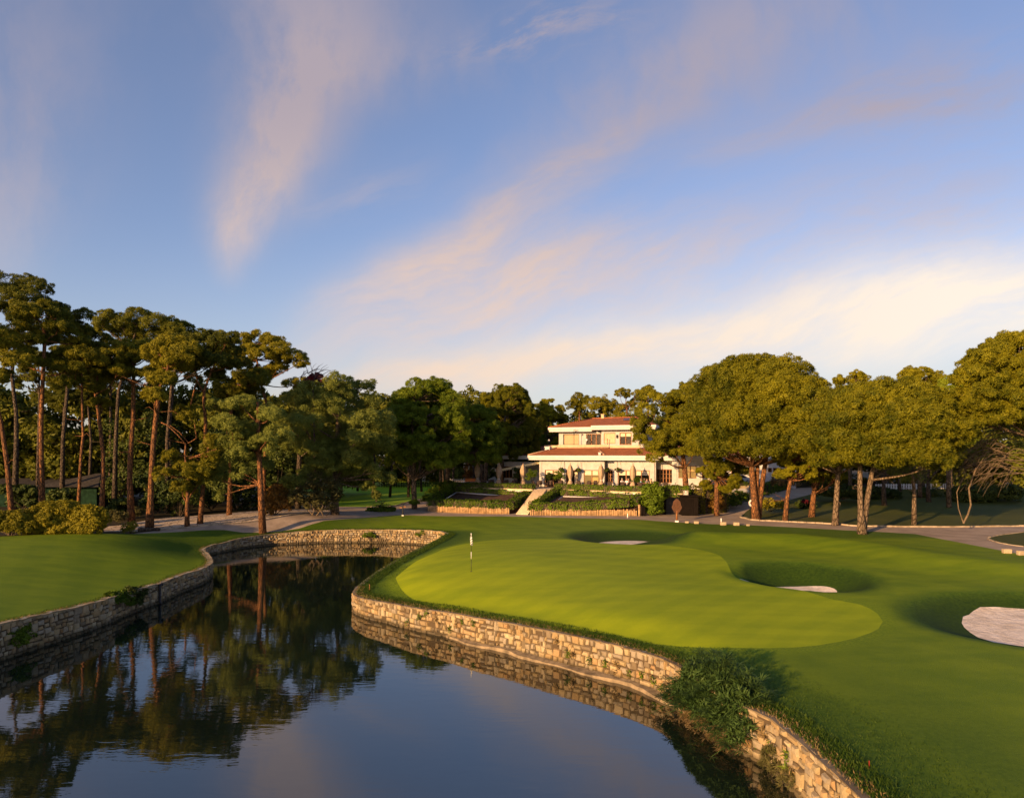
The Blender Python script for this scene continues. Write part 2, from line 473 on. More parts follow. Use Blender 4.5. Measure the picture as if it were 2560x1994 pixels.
pond_poly = np.vstack([S_right[:-1], S_side[:-1], S_back[:-1], S_left])[:, :2]

G_front = [(989,1437),(1001,1457),(1042,1481),(1125,1509),(1193,1522),(1331,1543),(1434,1559),(1530,1574),(1628,1597),(1705,1608),(1808,1618),(1923,1621),(2045,1613),(2141,1595),(2196,1572),(2207,1555),(2193,1537),(2148,1517)]
G_back = [(2078,1497),(1974,1471),(1870,1450),(1830,1425),(1812,1400),(1790,1384),(1735,1372),(1660,1367),(1600,1361),(1524,1355),(1468,1351),(1331,1346),(1228,1349),(1125,1365),(1090,1376),(1042,1395),(1004,1418)]
green_pts = [(*at(a,b,1.66),1.66) for a,b in G_front] + [(*at(a,b,1.85),1.85) for a,b in G_back]
gp = catmull(green_pts + [green_pts[0]], 1.0)
green_poly = gp[:-1, :2]

PZ = 1.8
path_low = W([(333,1334),(458,1327),(560,1321),(700,1314.5),(747,1312),(867,1300),(958,1290),(1004,1287),(1092,1288),(1274,1290.5),(1450,1296),(1600,1298),(1692,1303),(1783,1309),(1893,1314),(2000,1319),(2147,1327),(2288,1334),(2394,1354),(2560,1387),(2800,1430)], PZ)
path_up_r = W([(2800,1310),(2560,1317),(2182,1317),(2076,1311),(1900,1304),(1866,1298),(1851,1293),(1856,1287)], PZ)
road_r = [at(1866,1277,1.95), at(1884,1265,2.2), at(1908,1259,2.3), at(1960,1253,2.5), at(2016,1237,3.0), at(2066,1226,3.3), at(2120,1221,3.4)]
road_l = [at(2120,1214,3.5), at(2040,1217,3.45), at(1994,1220,3.4), at(1940,1235,2.9), at(1908,1245,2.6), at(1864,1258,2.3), at(1820,1270,2.0), at(1783,1280,1.85)]
path_up_l = W([(1750,1284),(1660,1284),(1600,1284),(1400,1281),(1300,1276),(1180,1266),(1075,1258),(1070,1246),(1062,1249),(1022,1256),(969,1268),(916,1269),(835,1269),(800,1262),(733,1262),(735,1268),(824,1275),(853,1286),(700,1305),(545,1317),(400,1326)], PZ)
path_poly = np.array(path_low + path_up_r + [road_r[0]] + [road_l[-1]] + path_up_l)
road_poly = np.array([path_up_r[-1]] + road_r + road_l + [path_up_l[0]])
island_poly = np.array(W([(2471,1345),(2500,1337),(2560,1331),(2700,1328),(2700,1392),(2560,1368),(2517,1363),(2485,1354)], PZ))
flag_poly = np.array(W([(247,1331),(400,1326.2),(545,1317.2),(700,1305.2),(853,1286.2),(830,1279),(760,1279),(640,1287),(560,1292),(430,1294),(385,1300),(330,1312),(272,1318)], PZ))
lawn_poly = np.array(W([(835,1269.3),(916,1269.3),(969,1268.3),(1022,1256.3),(1062,1249.3),(1110,1237),(1150,1212),(1120,1202),(980,1202),(840,1205),(700,1215),(720,1240)], PZ))
shade_poly = np.array(path_up_r[:-1] + road_r + [(75,135),(140,135),(140,60)])
fair_poly = np.array(path_low[::-1] + W([(250,1331.5),(100,1337),(0,1343),(-400,1366)], 2.3) + [(-90,20),(-90,-25),(90,-25),(90,35)])
sand1 = np.array([(10.5+2.6*math.cos(t), 62.4+2.3*math.sin(t)+0.2*math.sin(2*t)) for t in np.linspace(0, 2*math.pi, 28)[:-1]])
sand2 = np.array([(17.2+2.9*math.cos(t), 42.6+1.9*math.sin(t)+0.15*math.sin(3*t)) for t in np.linspace(0, 2*math.pi, 30)[:-1]])
_s3 = [at(a,b,1.55) for a,b in [(2408,1526),(2404,1538),(2412,1548),(2444,1569),(2482,1580),(2560,1592)]] + [(24.5,26.8),(29,28.0),(31,31.5),(29.5,34.6)] + [at(2560,1514,1.55), at(2490,1511,1.55), at(2450,1512,1.55)]
sand3 = catmull([(*p,0) for p in _s3+[_s3[0]]], 0.8)[:-1, :2]
sand3 = sand3 + rng.normal(0, 0.03, sand3.shape)

ctrl = []
for s_, k in ((shore_right,1),(shore_tip,1),(shore_back,1),(shore_left,1)): ctrl += s_
ctrl += green_pts[::3]
ctrl += [(x, y, PZ) for x, y in path_low[::2]] + [(x, y, PZ+0.05) for x, y in path_up_r[1:5]]
ctrl += [(*at(2016,1237,3.0),3.0),(*at(2066,1226,3.3),3.3),(*at(1994,1220,3.4),3.4),(*at(1960,1253,2.5),2.5),(*at(1864,1258,2.3),2.3),(*at(1884,1265,2.2),2.2),(*at(1783,1280,1.85),1.85)]
ctrl += [(-11,88.5,PZ),(-5,86,PZ),(3,84,PZ),(10,83,PZ),(17,83,PZ),(-8,100,1.9),(10,105,2.2),(25,100,2.3),(30,110,3.0)]
ctrl += [(-34.8,60.5,2.3),(-39.5,59,2.42),(-42.7,56.5,2.42),(-50,50,2.5),(-36,50,2.35),(-33,40,2.05),(-30,52,1.9),(-33,56,2.25),(-29.5,56.5,1.55),(-28,30,1.9),(-34,20,2.1),(-30,5,2.0),(-60,30,2.5)]
ctrl += [(14,12,1.7),(14,22,1.72),(20,10,1.9),(13,27,1.7),(12,0,1.8),(30,15,2.0),(28,25,2.0),(40,30,2.2),(22,40,1.95),(18,37,1.9),(22,47,2.0),(11,54,1.9),(0,66,1.75),(-3,73,1.75),(33,62,1.8),(45,55,1.8),(60,60,1.9)]
ctrl += [(45,90,2.2),(60,100,2.6),(80,100,2.6),(80,80,2.2),(-40,80,1.9),(-60,80,2.0),(-60,100,2.0),(-30,100,1.9),(-20,130,1.9),(-20,175,1.9),(-100,100,2.2),(-100,20,2.6),(100,20,2.4),(130,130,3.2),(0,200,2.2),(-130,200,2.2),(130,200,3),(70,-20,2.2),(-70,-20,2.5)]
CT = np.array(ctrl)
def _tps_u(r2): return np.where(r2 > 1e-9, 0.5*r2*np.log(np.maximum(r2, 1e-9)), 0)
_n = len(CT); _r2 = ((CT[:, None, :2]-CT[None, :, :2])**2).sum(-1)/2500
_K = _tps_u(_r2) + np.eye(_n)*2e-4
_Pm = np.hstack([np.ones((_n, 1)), CT[:, :2]/50])
_Am = np.vstack([np.hstack([_K, _Pm]), np.hstack([_Pm.T, np.zeros((3, 3))])])
_sol = np.linalg.solve(_Am, np.concatenate([CT[:, 2], np.zeros(3)]))
def sstep(a, b, x):
    t = np.clip((x-a)/(b-a), 0, 1); return t*t*(3-2*t)
bowls = [(10.6,62.0,5.8,6.8,0.60,0.45), (17.8,42.4,4.5,5.5,1.15,0.36), (25.6,31.2,7.4,6.2,0.62,0.62)]
ridge = np.array([(14.5,60),(18,59.3),(24,58),(27,53),(28.5,46.5),(32,42),(38,38.5),(48,36)])
def seg_dist(P, L, closed=False):
    best = np.full(len(P), 1e9)
    n = len(L)
    for i in range(n if closed else n-1):
        a = L[i]; b = L[(i+1) % n]; ab = b-a
        t = np.clip(((P-a)@ab)/max(ab@ab, 1e-9), 0, 1)
        d = np.hypot(*(P-(a+t[:, None]*ab)).T)
        best = np.minimum(best, d)
    return best
SH = np.vstack([S_right, S_side, S_back, S_left])
def shore_z(P):
    zz = np.empty(len(P)); dd = np.empty(len(P))
    for a in range(0, len(P), 4000):
        d2 = ((P[a:a+4000, None]-SH[None, :, :2])**2).sum(-1); w = 1/(d2+0.02)**2
        zz[a:a+4000] = (w*SH[None, :, 2]).sum(1)/w.sum(1); dd[a:a+4000] = np.sqrt(d2.min(1))
    return zz, dd
def hts(P):
    P = np.asarray(P, float).reshape(-1, 2)
    r2 = ((P[:, None]-CT[None, :, :2])**2).sum(-1)/2500
    z = _tps_u(r2)@_sol[:_n] + _sol[_n] + (P/50)@_sol[_n+1:]
    far = sstep(170, 300, np.abs(P[:, 0])) + sstep(200, 330, P[:, 1])
    far = np.clip(far, 0, 1)
    z = np.clip(z, 0.6, 5)*(1-far) + 2.5*far
    d = seg_dist(P, ridge)
    zs, ds = shore_z(P)
    k = sstep(0.0, 3.2, ds); z = zs*(1-k) + z*k
    z = z + 0.72*np.exp(-(d/3.2)**2)*sstep(63.5, 60, P[:, 1])
    for cx, cy, rx, ry, dp, fl in bowls:
        q = np.hypot((P[:, 0]-cx)/rx, (P[:, 1]-cy)/ry)
        z = z - dp*(1-sstep(fl, 1.0, q)) + 0.04*np.exp(-((q-1.05)/0.15)**2)
    und = 0.05*np.sin(P[:, 0]*0.37+1)*np.sin(P[:, 1]*0.31) + 0.04*np.sin(P[:, 0]*0.19-P[:, 1]*0.23)
    return z + und*np.clip(seg_dist(P, pond_poly, True)/6, 0, 1)
def zat(x, y): return float(hts([(x, y)])[0])
def inpoly(P, poly):
    x, y = P[:, 0], P[:, 1]; c = np.zeros(len(P), bool); n = len(poly); j = n-1
    for i in range(n):
        xi, yi = poly[i]; xj, yj = poly[j]
        if yi != yj:
            c ^= ((yi > y) != (yj > y)) & (x < (xj-xi)*(y-yi)/(yj-yi)+xi)
        j = i
    return c
def dens(poly, step):
    out = []
    n = len(poly)
    for i in range(n):
        a, b = np.array(poly[i]), np.array(poly[(i+1) % n])
        k = max(1, int(np.linalg.norm(b-a)/step))
        out += [tuple(a+(b-a)*j/k) for j in range(k)]
    return out
loops = [[tuple(p) for p in pond_poly], [tuple(p) for p in green_poly], dens(path_poly, 1.5), dens(road_poly, 1.5), dens(island_poly, 1.5),
         dens(flag_poly, 1.5), dens(lawn_poly, 4), dens(shade_poly, 4), dens(fair_poly, 4), [tuple(p) for p in sand1], [tuple(p) for p in sand2], [tuple(p) for p in sand3]]
pts, edges = [], []
for L in loops:
    b = len(pts); pts += L; edges += [(b+i, b+(i+1) % len(L)) for i in range(len(L))]
def grid(x0, x1, y0, y1, s, hole=None):
    xs = np.arange(x0, x1, s); ys = np.arange(y0, y1, s)
    g = np.array([(x+(s/2 if j % 2 else 0), y) for j, y in enumerate(ys) for x in xs])
    g = g + rng.uniform(-0.12, 0.12, g.shape)*s
    if hole is not None:
        hx0, hx1, hy0, hy1 = hole
        g = g[~((g[:, 0] > hx0) & (g[:, 0] < hx1) & (g[:, 1] > hy0) & (g[:, 1] < hy1))]
    return g
g1 = grid(-14, 40, 12, 70, 0.8); g2 = grid(-60, 60, -22, 95, 2.0, (-14, 40, 12, 70))
g3 = grid(-160, 160, -25, 210, 7, (-60, 60, -22, 95)); g4 = grid(-900, 900, -150, 1500, 90, (-160, 160, -25, 210))
G = np.vstack([g1, g2, g3, g4])
G = G[~inpoly(G, pond_poly)]
G = G[seg_dist(G, np.array(pond_poly), True) > 0.25]
gn = np.roll(green_poly, -1, 0)-np.roll(green_poly, 1, 0); gn = np.column_stack([gn[:, 1], -gn[:, 0]]); gn /= np.linalg.norm(gn, axis=1)[:, None]
if inpoly(green_poly[:1]+gn[:1]*.3, green_poly)[0]: gn = -gn
for q in (.45, .8, 1.15):
    R = green_poly+gn*q; R = R[(~inpoly(R, green_poly)) & (~inpoly(R, pond_poly)) & (seg_dist(R, np.array(pond_poly), True) > .2)]; G = np.vstack([G, R])
pts += [tuple(p) for p in G]
vv, ee, ff, *_ = delaunay_2d_cdt([Vector(p) for p in pts], edges, [], 0, 0.02)
TV = np.array([(v[0], v[1]) for v in vv]); TF = np.array([tuple(f) for f in ff])
TZ = hts(TV)
cen = TV[TF].mean(1)
onp = inpoly(cen, pond_poly)
TF = TF[~onp]; cen = cen[~onp]
reg = np.full(len(TF), 8)      # woodland floor
def setreg(poly, k, z=None):
    reg[inpoly(cen, np.asarray(poly))] = k
setreg(fair_poly, 0); setreg(shade_poly, 7); setreg(lawn_poly, 6); setreg(flag_poly, 5); setreg(path_poly, 3); setreg(road_poly, 4); setreg(island_poly, 9)
setreg(green_poly, 1); setreg(sand1, 21); setreg(sand2, 22); setreg(sand3, 23)
# mown / rough amount at each vertex, plus painted shade at the near right
shd = seg_dist(TV, np.vstack([S_right, S_side])[:, :2])
rough = 1-sstep(1.6, 4.2, shd)
br_shade = np.exp(-((TV[:, 0]-11.5)/3.2)**2-((TV[:, 1]-17)/9.0)**2)  # shadow over the near right corner, painted as darker turf
rough = np.maximum(rough, br_shade*0.75)
for cx, cy, rx, ry, dp, fl in bowls:
    q = np.hypot((TV[:, 0]-cx)/rx, (TV[:, 1]-cy)/ry); rough = np.maximum(rough, 1.5*(1-sstep(0.8, 1.12, q)))
rough = np.maximum(rough, sstep(60.0, 63, TV[:, 1])*sstep(14, 20, TV[:, 0])*0.8)
rough = np.maximum(rough, sstep(-34.5, -30.5, TV[:, 0])*sstep(52.5, 55.5, TV[:, 1])*(1-sstep(-21, -13, TV[:, 0]))*0.9)
collar = (1-sstep(.55, .95, seg_dist(TV, green_poly, True)))
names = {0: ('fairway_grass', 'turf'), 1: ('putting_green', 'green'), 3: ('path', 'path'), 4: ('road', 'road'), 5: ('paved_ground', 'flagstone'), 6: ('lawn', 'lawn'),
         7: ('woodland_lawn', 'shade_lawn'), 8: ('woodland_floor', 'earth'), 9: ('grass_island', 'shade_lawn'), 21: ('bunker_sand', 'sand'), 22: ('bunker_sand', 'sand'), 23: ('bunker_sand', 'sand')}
def mix_turf():
    m = turf('fairway_and_rough_turf', (0.080, 0.142, 0.004), (0.165, 0.232, 0.006), 0.16, 11.0, 0.6, mow=(0.9, 0.35, 0.9), stripe=(-0.5, 0.10, 0.16))
    t = m.node_tree; p = t.nodes['Principled BSDF']
    old = p.inputs['Base Color'].links[0].from_socket
    a = N(t, 'ShaderNodeAttribute'); a.attribute_name = 'rough'  # rough amount, with the corner shade mixed in
    pos = geo_pos(t)
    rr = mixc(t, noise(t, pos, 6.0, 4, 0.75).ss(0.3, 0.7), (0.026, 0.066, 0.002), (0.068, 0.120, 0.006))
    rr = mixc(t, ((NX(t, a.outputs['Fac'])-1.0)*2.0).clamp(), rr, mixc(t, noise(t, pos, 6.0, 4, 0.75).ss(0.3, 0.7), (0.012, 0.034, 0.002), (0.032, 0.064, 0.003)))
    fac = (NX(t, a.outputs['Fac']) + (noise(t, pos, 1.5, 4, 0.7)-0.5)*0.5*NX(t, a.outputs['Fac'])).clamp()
    ca_ = N(t, 'ShaderNodeAttribute'); ca_.attribute_name = 'collar'
    cf = (NX(t, ca_.outputs['Fac']) + (noise(t, pos, 2.5, 4, 0.7)-0.5)*0.5*NX(t, ca_.outputs['Fac'])).clamp()*0.85
    cc = mixc(t, noise(t, pos, 9.0, 3, 0.7).ss(0.3, 0.7), (0.088, 0.155, 0.003), (0.165, 0.235, 0.006))
    t.links.new(mixc(t, cf, mixc(t, fac, old, rr), cc), p.inputs['Base Color'])
    return m
M['turf'] = mix_turf()
for k, (nm, mk) in names.items():
    sel = TF[reg == k]
    if not len(sel): continue
    u, inv = np.unique(sel, return_inverse=True)
    me = mesh_np(nm, np.column_stack([TV[u], TZ[u]]), inv.reshape(sel.shape), True)
    if k == 0:
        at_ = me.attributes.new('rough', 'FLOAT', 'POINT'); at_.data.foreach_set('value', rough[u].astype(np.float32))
        ac_ = me.attributes.new('collar', 'FLOAT', 'POINT'); ac_.data.foreach_set('value', collar[u].astype(np.float32))
    o = link_mesh(nm, me, M[mk]); tag(o, kind='structure')
# water
me = mesh_np('pond_water', np.column_stack([np.vstack([pond_poly]), np.zeros(len(pond_poly))]), np.array([list(range(len(pond_poly)))]), False)
o = link_mesh('pond_water', me, M['water']); tag(o, kind='structure')

# ------------------------------------------------------------------ stone walls round the pond
def pond_wall(name, S, label, cap_tone, thick=0.26, flip=1, cap_w=0.36, course=(0.16, 0.30), ledge=None):
    """stones laid in irregular courses along the shore polyline; water lies to the left of the walk times flip"""
    P = S[:, :2]
    zt = hts(P)
    seg = np.linalg.norm(np.diff(P, axis=0), axis=1); cum = np.concatenate([[0], np.cumsum(seg)]); L = cum[-1]
    tang = np.gradient(P, axis=0); tang /= np.linalg.norm(tang, axis=1)[:, None]+1e-9
    nrm = np.column_stack([-tang[:, 1], tang[:, 0]])*flip
    def pos(s, off, z):
        s = min(max(s, 0), L)
        x = np.interp(s, cum, P[:, 0]); y = np.interp(s, cum, P[:, 1])
        nx = np.interp(s, cum, nrm[:, 0]); ny = np.interp(s, cum, nrm[:, 1])
        return (x+nx*off, y+ny*off, z)
    def top(s): return float(np.interp(s, cum, zt))
    V, Fc, tone = [], [], []
    def quad(a, b, c, d, t):
        i = len(V); V.extend([a, b, c, d]); Fc.append((i, i+1, i+2, i+3)); tone.extend([t]*4)
    n = len(P)
    for i in range(n-1):      # mortar backing
        s0, s1 = cum[i], cum[i+1]
        quad(pos(s0, thick, -0.5), pos(s1, thick, -0.5), pos(s1, thick-0.04, top(s1)), pos(s0, thick-0.04, top(s0)), 0.0)
    H = zt.max()
    z = -0.12; rows = []
    while z < H:
        h = random.uniform(*course); rows.append((z, z+h)); z += h
    for ri, (za, zb) in enumerate(rows):
        s = random.uniform(-0.4, 0)
        while s < L:
            w = random.uniform(0.16, 0.44)
            if random.random() < 0.12: w *= 1.4
            s0, s1 = s+0.014, s+w-0.014
            s += w
            if s1 < 0 or s0 > L: continue
            t0, t1 = top(max(s0, 0)), top(min(s1, L))
            hi = min(t0, t1)
            zz0 = za+0.012+random.uniform(-0.045, 0.045); zz1 = zb-0.012+random.uniform(-0.045, 0.045)
            if random.random() < 0.13: zz1 += random.uniform(0.08, 0.2)
            if hi - zb < 0.12: zz1 = hi-0.01+random.uniform(-0.03, 0.02)
            if zz1-zz0 < 0.07 or zz0 > hi-0.06: continue
            if za > 0 and random.random() < 0.015: continue
            j = lambda a=0.05: random.uniform(-a, a)
            bat = lambda q: thick - 0.04*(q/1.5)
            pr = random.uniform(0.02, 0.10)
            A0_, B0_, C0_, D0_ = (s0+j(), zz0+j(.02)), (s1+j(), zz0+j(.02)), (s1+j(), zz1+j(.02)), (s0+j(), zz1+j(.02))
            ins = 0.045
            ctr = ((s0+s1)/2, (zz0+zz1)/2)
            outer = [A0_, B0_, C0_, D0_]
            inner = [(q[0]+(ins if q[0] < ctr[0] else -ins), q[1]+(ins*0.7 if q[1] < ctr[1] else -ins*0.7)) for q in outer]
            t = random.uniform(0.1, 1.0)
            if ri == 0: t = random.uniform(0.35, 0.75)
            b = len(V)
            V.extend([pos(q[0], bat(q[1])-0.02, q[1]) for q in outer])
            V.extend([pos(q[0], bat(q[1])+pr+j(.012), q[1]) for q in inner])
            V.append(pos(ctr[0], bat(ctr[1])+pr+0.02, ctr[1]))
            tone.extend([t]*9)
            for k in range(4):
                k2 = (k+1) % 4
                Fc.append((b+k, b+k2, b+4+k2, b+4+k)); Fc.append((b+4+k, b+4+k2, b+8))
    cb = len(Fc)
    # uneven cap along the top
    s = 0.0
    while s < L-0.1:
        w = random.uniform(0.3, 0.8); s1 = min(s+w, L)
        t = cap_tone+random.uniform(-0.1, 0.1); dz = random.uniform(0.0, 0.05)*(1 if cap_tone > .5 else .3); ov = thick+random.uniform(0.0, 0.10 if cap_tone > .5 else .03)
        za, zb = top(s)+dz, top(s1)+dz
        quad(pos(s, -0.12, za-0.02), pos(s1, -0.12, zb-0.02), pos(s1, ov, zb), pos(s, ov, za), t)
        quad(pos(s, ov, za), pos(s1, ov, zb), pos(s1, thick-0.04, zb-0.12), pos(s, thick-0.04, za-0.12), t)
        s = s1
    me = bpy.data.meshes.new(name); me.from_pydata([tuple(map(float, p)) for p in V], [], Fc); me.update()
    a = me.attributes.new('tone', 'FLOAT', 'POINT'); a.data.foreach_set('value', np.clip(np.array(tone, dtype=np.float32), 0, 1))
    bm = bmesh.new(); bm.from_mesh(me); bmesh.ops.recalc_face_normals(bm, faces=bm.faces[:]); bm.to_mesh(me); bm.free()
    o = link_mesh(name, me, M['pond_wall']); tag(o, label, 'wall')
    if ledge:
        a, b = ledge; m = MB(); vs, fs = [], []
        ss = np.arange(a, b, 0.35)
        for i, q in enumerate(ss):
            e = math.sin(math.pi*(q-a)/(b-a))**0.5; wv = (0.42+0.12*math.sin(q*1.7)+random.uniform(-.04, .04))*e
            zz = 0.10+0.05*math.sin(q*0.9)*e+random.uniform(-.015, .02)
            vs += [pos(q, thick-0.03, zz+0.05), pos(q, thick+wv, zz), pos(q, thick+wv+0.06, -0.3)]
            if i: fs += [((i-1)*3, i*3, i*3+1, (i-1)*3+1), ((i-1)*3+1, i*3+1, i*3+2, (i-1)*3+2)]
        m.add(vs, fs, False)
        lo = m.build('footing', M['pond_footing'], o)
    return o, pos, top, L
M['pond_footing'] = plain('footing_stone', (0.20, 0.16, 0.10), 0.85, 0.4, 2.5, 0.8)
w_right, pos_right, top_right, L_right = pond_wall('pond_wall', S_right, 'sunlit rough stone wall curving round the putting green down to the pond', 0.2, ledge=(45, 62))
w_side, *_ = pond_wall('pond_wall', S_side, 'grass-topped stone edge along the hidden left flank of the green', 0.2)
w_back, pos_back, top_back, L_back = pond_wall('pond_wall', S_back, 'pale stone wall closing the far end of the pond below the path', 0.55)
w_left, pos_left, top_left, L_left = pond_wall('pond_wall', S_left, 'shaded stone wall holding the left lawn above the pond', 0.85)
# ------------------------------------------------------------------ clubhouse
M['stucco'] = plain('white_stucco', (0.42, 0.425, 0.425), 0.85, 0.10, 2.0, 0.15)
M['trim'] = plain('white_trim', (0.53, 0.54, 0.54), 0.7, 0.06, 1.0)
M['wood'] = plain('brown_window_wood', (0.22, 0.095, 0.032), 0.55, 0.25, 5.0)
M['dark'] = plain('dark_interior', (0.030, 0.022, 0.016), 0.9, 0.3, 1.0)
M['roomglow'] = plain('glowing_room_wall', (0.40, 0.28, 0.12), 0.9, 0.2, 1.0)
_rm = M['roomglow'].node_tree.nodes['Principled BSDF']; _rm.inputs['Emission Color'].default_value = (1.0, 0.55, 0.16, 1); _rm.inputs['Emission Strength'].default_value = 0.22  # the wall itself is made to glow, with no lamp inside
M['blind'] = plain('cream_blind', (0.62, 0.54, 0.40), 0.85, 0.05, 3.0)
M['black'] = plain('black_iron', (0.020, 0.018, 0.016), 0.5, 0.2, 4.0)
M['peach'] = plain('peach_parapet', (0.58, 0.40, 0.27), 0.85, 0.1, 2.0)
M['canvas'] = plain('beige_canvas', (0.36, 0.27, 0.18), 0.9, 0.15, 3.0)
M['awning'] = plain('cream_awning_canvas', (0.66, 0.58, 0.36), 0.85, 0.08, 3.0)
M['travertine'] = plain('cream_wall_stone', (0.50, 0.40, 0.25), 0.85, 0.2, 1.5, 0.3)
M['terrace'] = plain('terrace_paving', (0.40, 0.33, 0.25), 0.85, 0.15, 1.5)
M['soil'] = plain('bed_soil', (0.060, 0.032, 0.020), 0.95, 0.4, 2.5, 1.0)
M['wicker'] = plain('dark_wicker', (0.040, 0.026, 0.020), 0.7, 0.3, 8.0)
def curtain_mat():
    m, t, p = material('pleated_curtain', 0.85, 0.1)
    g = t.nodes.new('ShaderNodeTexCoord'); w = N(t, 'ShaderNodeTexWave', Scale=3.4, Distortion=0.6)
    t.links.new(g.outputs['Object'], w.inputs[0])
    t.links.new(mixc(t, NX(t, w.outputs['Fac']), (0.36, 0.28, 0.17), (0.60, 0.50, 0.34)), p.inputs['Base Color'])
    return m
M['curtain'] = curtain_mat()
def glass_mat():
    m, t, p = material('window_glass', 0.05, 0.5)
    gl = N(t, 'ShaderNodeBsdfGlossy', Roughness=0.03); gl.inputs[0].default_value = (0.9, 0.9, 0.9, 1)
    tr = t.nodes.new('ShaderNodeBsdfTransparent'); tr.inputs[0].default_value = (0.8, 0.8, 0.76, 1)
    fr = N(t, 'ShaderNodeFresnel', IOR=1.5)
    mx = t.nodes.new('ShaderNodeMixShader')
    t.links.new((NX(t, fr.outputs[0])*0.45+0.01).k, mx.inputs[0]); t.links.new(tr.outputs[0], mx.inputs[1]); t.links.new(gl.outputs[0], mx.inputs[2])
    t.links.new(mx.outputs[0], t.nodes['Material Output'].inputs[0])
    return m
M['glass'] = glass_mat()
def tile_mat(name, a, b):
    m, t, p = material(name, 0.8, 0.15)
    g = t.nodes.new('ShaderNodeTexCoord')
    mp = N(t, 'ShaderNodeMapping'); t.links.new(g.outputs['Object'], mp.inputs[0])
    w = N(t, 'ShaderNodeTexWave', Scale=1.35, Distortion=0.3); w.bands_direction = 'X'; t.links.new(mp.outputs[0], w.inputs[0])
    w2 = N(t, 'ShaderNodeTexWave', Scale=0.9, Distortion=0.5); w2.bands_direction = 'Y'; t.links.new(mp.outputs[0], w2.inputs[0])
    pos = geo_pos(t); n = noise(t, pos, 1.1, 6, 0.7)
    c = mixc(t, n.ss(0.3, 0.7), a, b)
    c = mixc(t, NX(t, w2.outputs['Fac']).ss(0.0, 0.35)*-0.4+0.4, c, (0.10, 0.03, 0.015))
    t.links.new(c, p.inputs['Base Color'])
    bump(t, p, NX(t, w.outputs['Fac'])+NX(t, w2.outputs['Fac'])*0.5, 0.8, 0.08)
    return m
M['tile'] = tile_mat('red_roof_tile', (0.30, 0.105, 0.040), (0.42, 0.15, 0.058))
M['tile_dull'] = tile_mat('dull_roof_tile', (0.24, 0.095, 0.06), (0.32, 0.13, 0.085))

ROT = math.radians(-20)
UX = np.array((math.cos(ROT), math.sin(ROT))); VX = np.array((-math.sin(ROT), math.cos(ROT)))
_x0, _y0 = (1349-1280)/F*98.0, 98.0
O2 = np.array((_x0, _y0))
TERR = 4.6
def fs(px, off=0.0):
    """distance along the facade where the sight line of a column meets the plane set back by off"""
    k = (px-1280)/F
    b = O2 + VX*off
    return (k*b[1]-b[0])/(UX[0]-k*UX[1])
def fz(px, py, off=0.0):
    s = fs(px, off); p = O2+UX*s+VX*off
    return CAMZ-(py-HOR)/F*p[1]
def w3(s, off, z):
    p = O2+UX*s+VX*off
    return (p[0], p[1], z)
house = empty('clubhouse', (*w3(0, 0, 0)[:2], TERR), 'white two-storey clubhouse with red hipped tile roofs behind the terrace', 'building', rz=ROT)
HZ = TERR
class LB(MB):
    """MB in clubhouse coordinates: x along the front, y into the building, z above the terrace"""
    def lbox(s, x0, x1, y0, y1, z0, z1): return s.box(((x0+x1)/2, (y0+y1)/2, (z0+z1)/2), (x1-x0, y1-y0, z1-z0))
def hp(name, mb, mat, parent=house, label=None, bevel=0):
    o = mb.build(name, mat, parent, wc=False, bevel=bevel)
    if label: o['label'] = label
    return o
def wall_open(mb, x0, x1, z0, z1, y, ops, depth=0.28):
    xs = sorted({x0, x1, *[v for o in ops for v in o[:2]]}); zs = sorted({z0, z1, *[v for o in ops for v in o[2:4]]})
    for a, b in zip(xs, xs[1:]):
        for c, d in zip(zs, zs[1:]):
            mx, mz = (a+b)/2, (c+d)/2
            if any(o[0] < mx < o[1] and o[2] < mz < o[3] for o in ops): continue
            mb.add([(a, y, c), (b, y, c), (b, y, d), (a, y, d)], [(0, 1, 2, 3)])
    for a, b, c, d in [o[:4] for o in ops]:
        mb.add([(a, y, c), (a, y+depth, c), (a, y+depth, d), (a, y, d)], [(3, 2, 1, 0)])
        mb.add([(b, y, c), (b, y+depth, c), (b, y+depth, d), (b, y, d)], [(0, 1, 2, 3)])
        mb.add([(a, y, d), (b, y, d), (b, y+depth, d), (a, y+depth, d)], [(0, 1, 2, 3)])
        if c > z0: mb.add([(a, y, c), (b, y, c), (b, y+depth, c), (a, y+depth, c)], [(3, 2, 1, 0)])
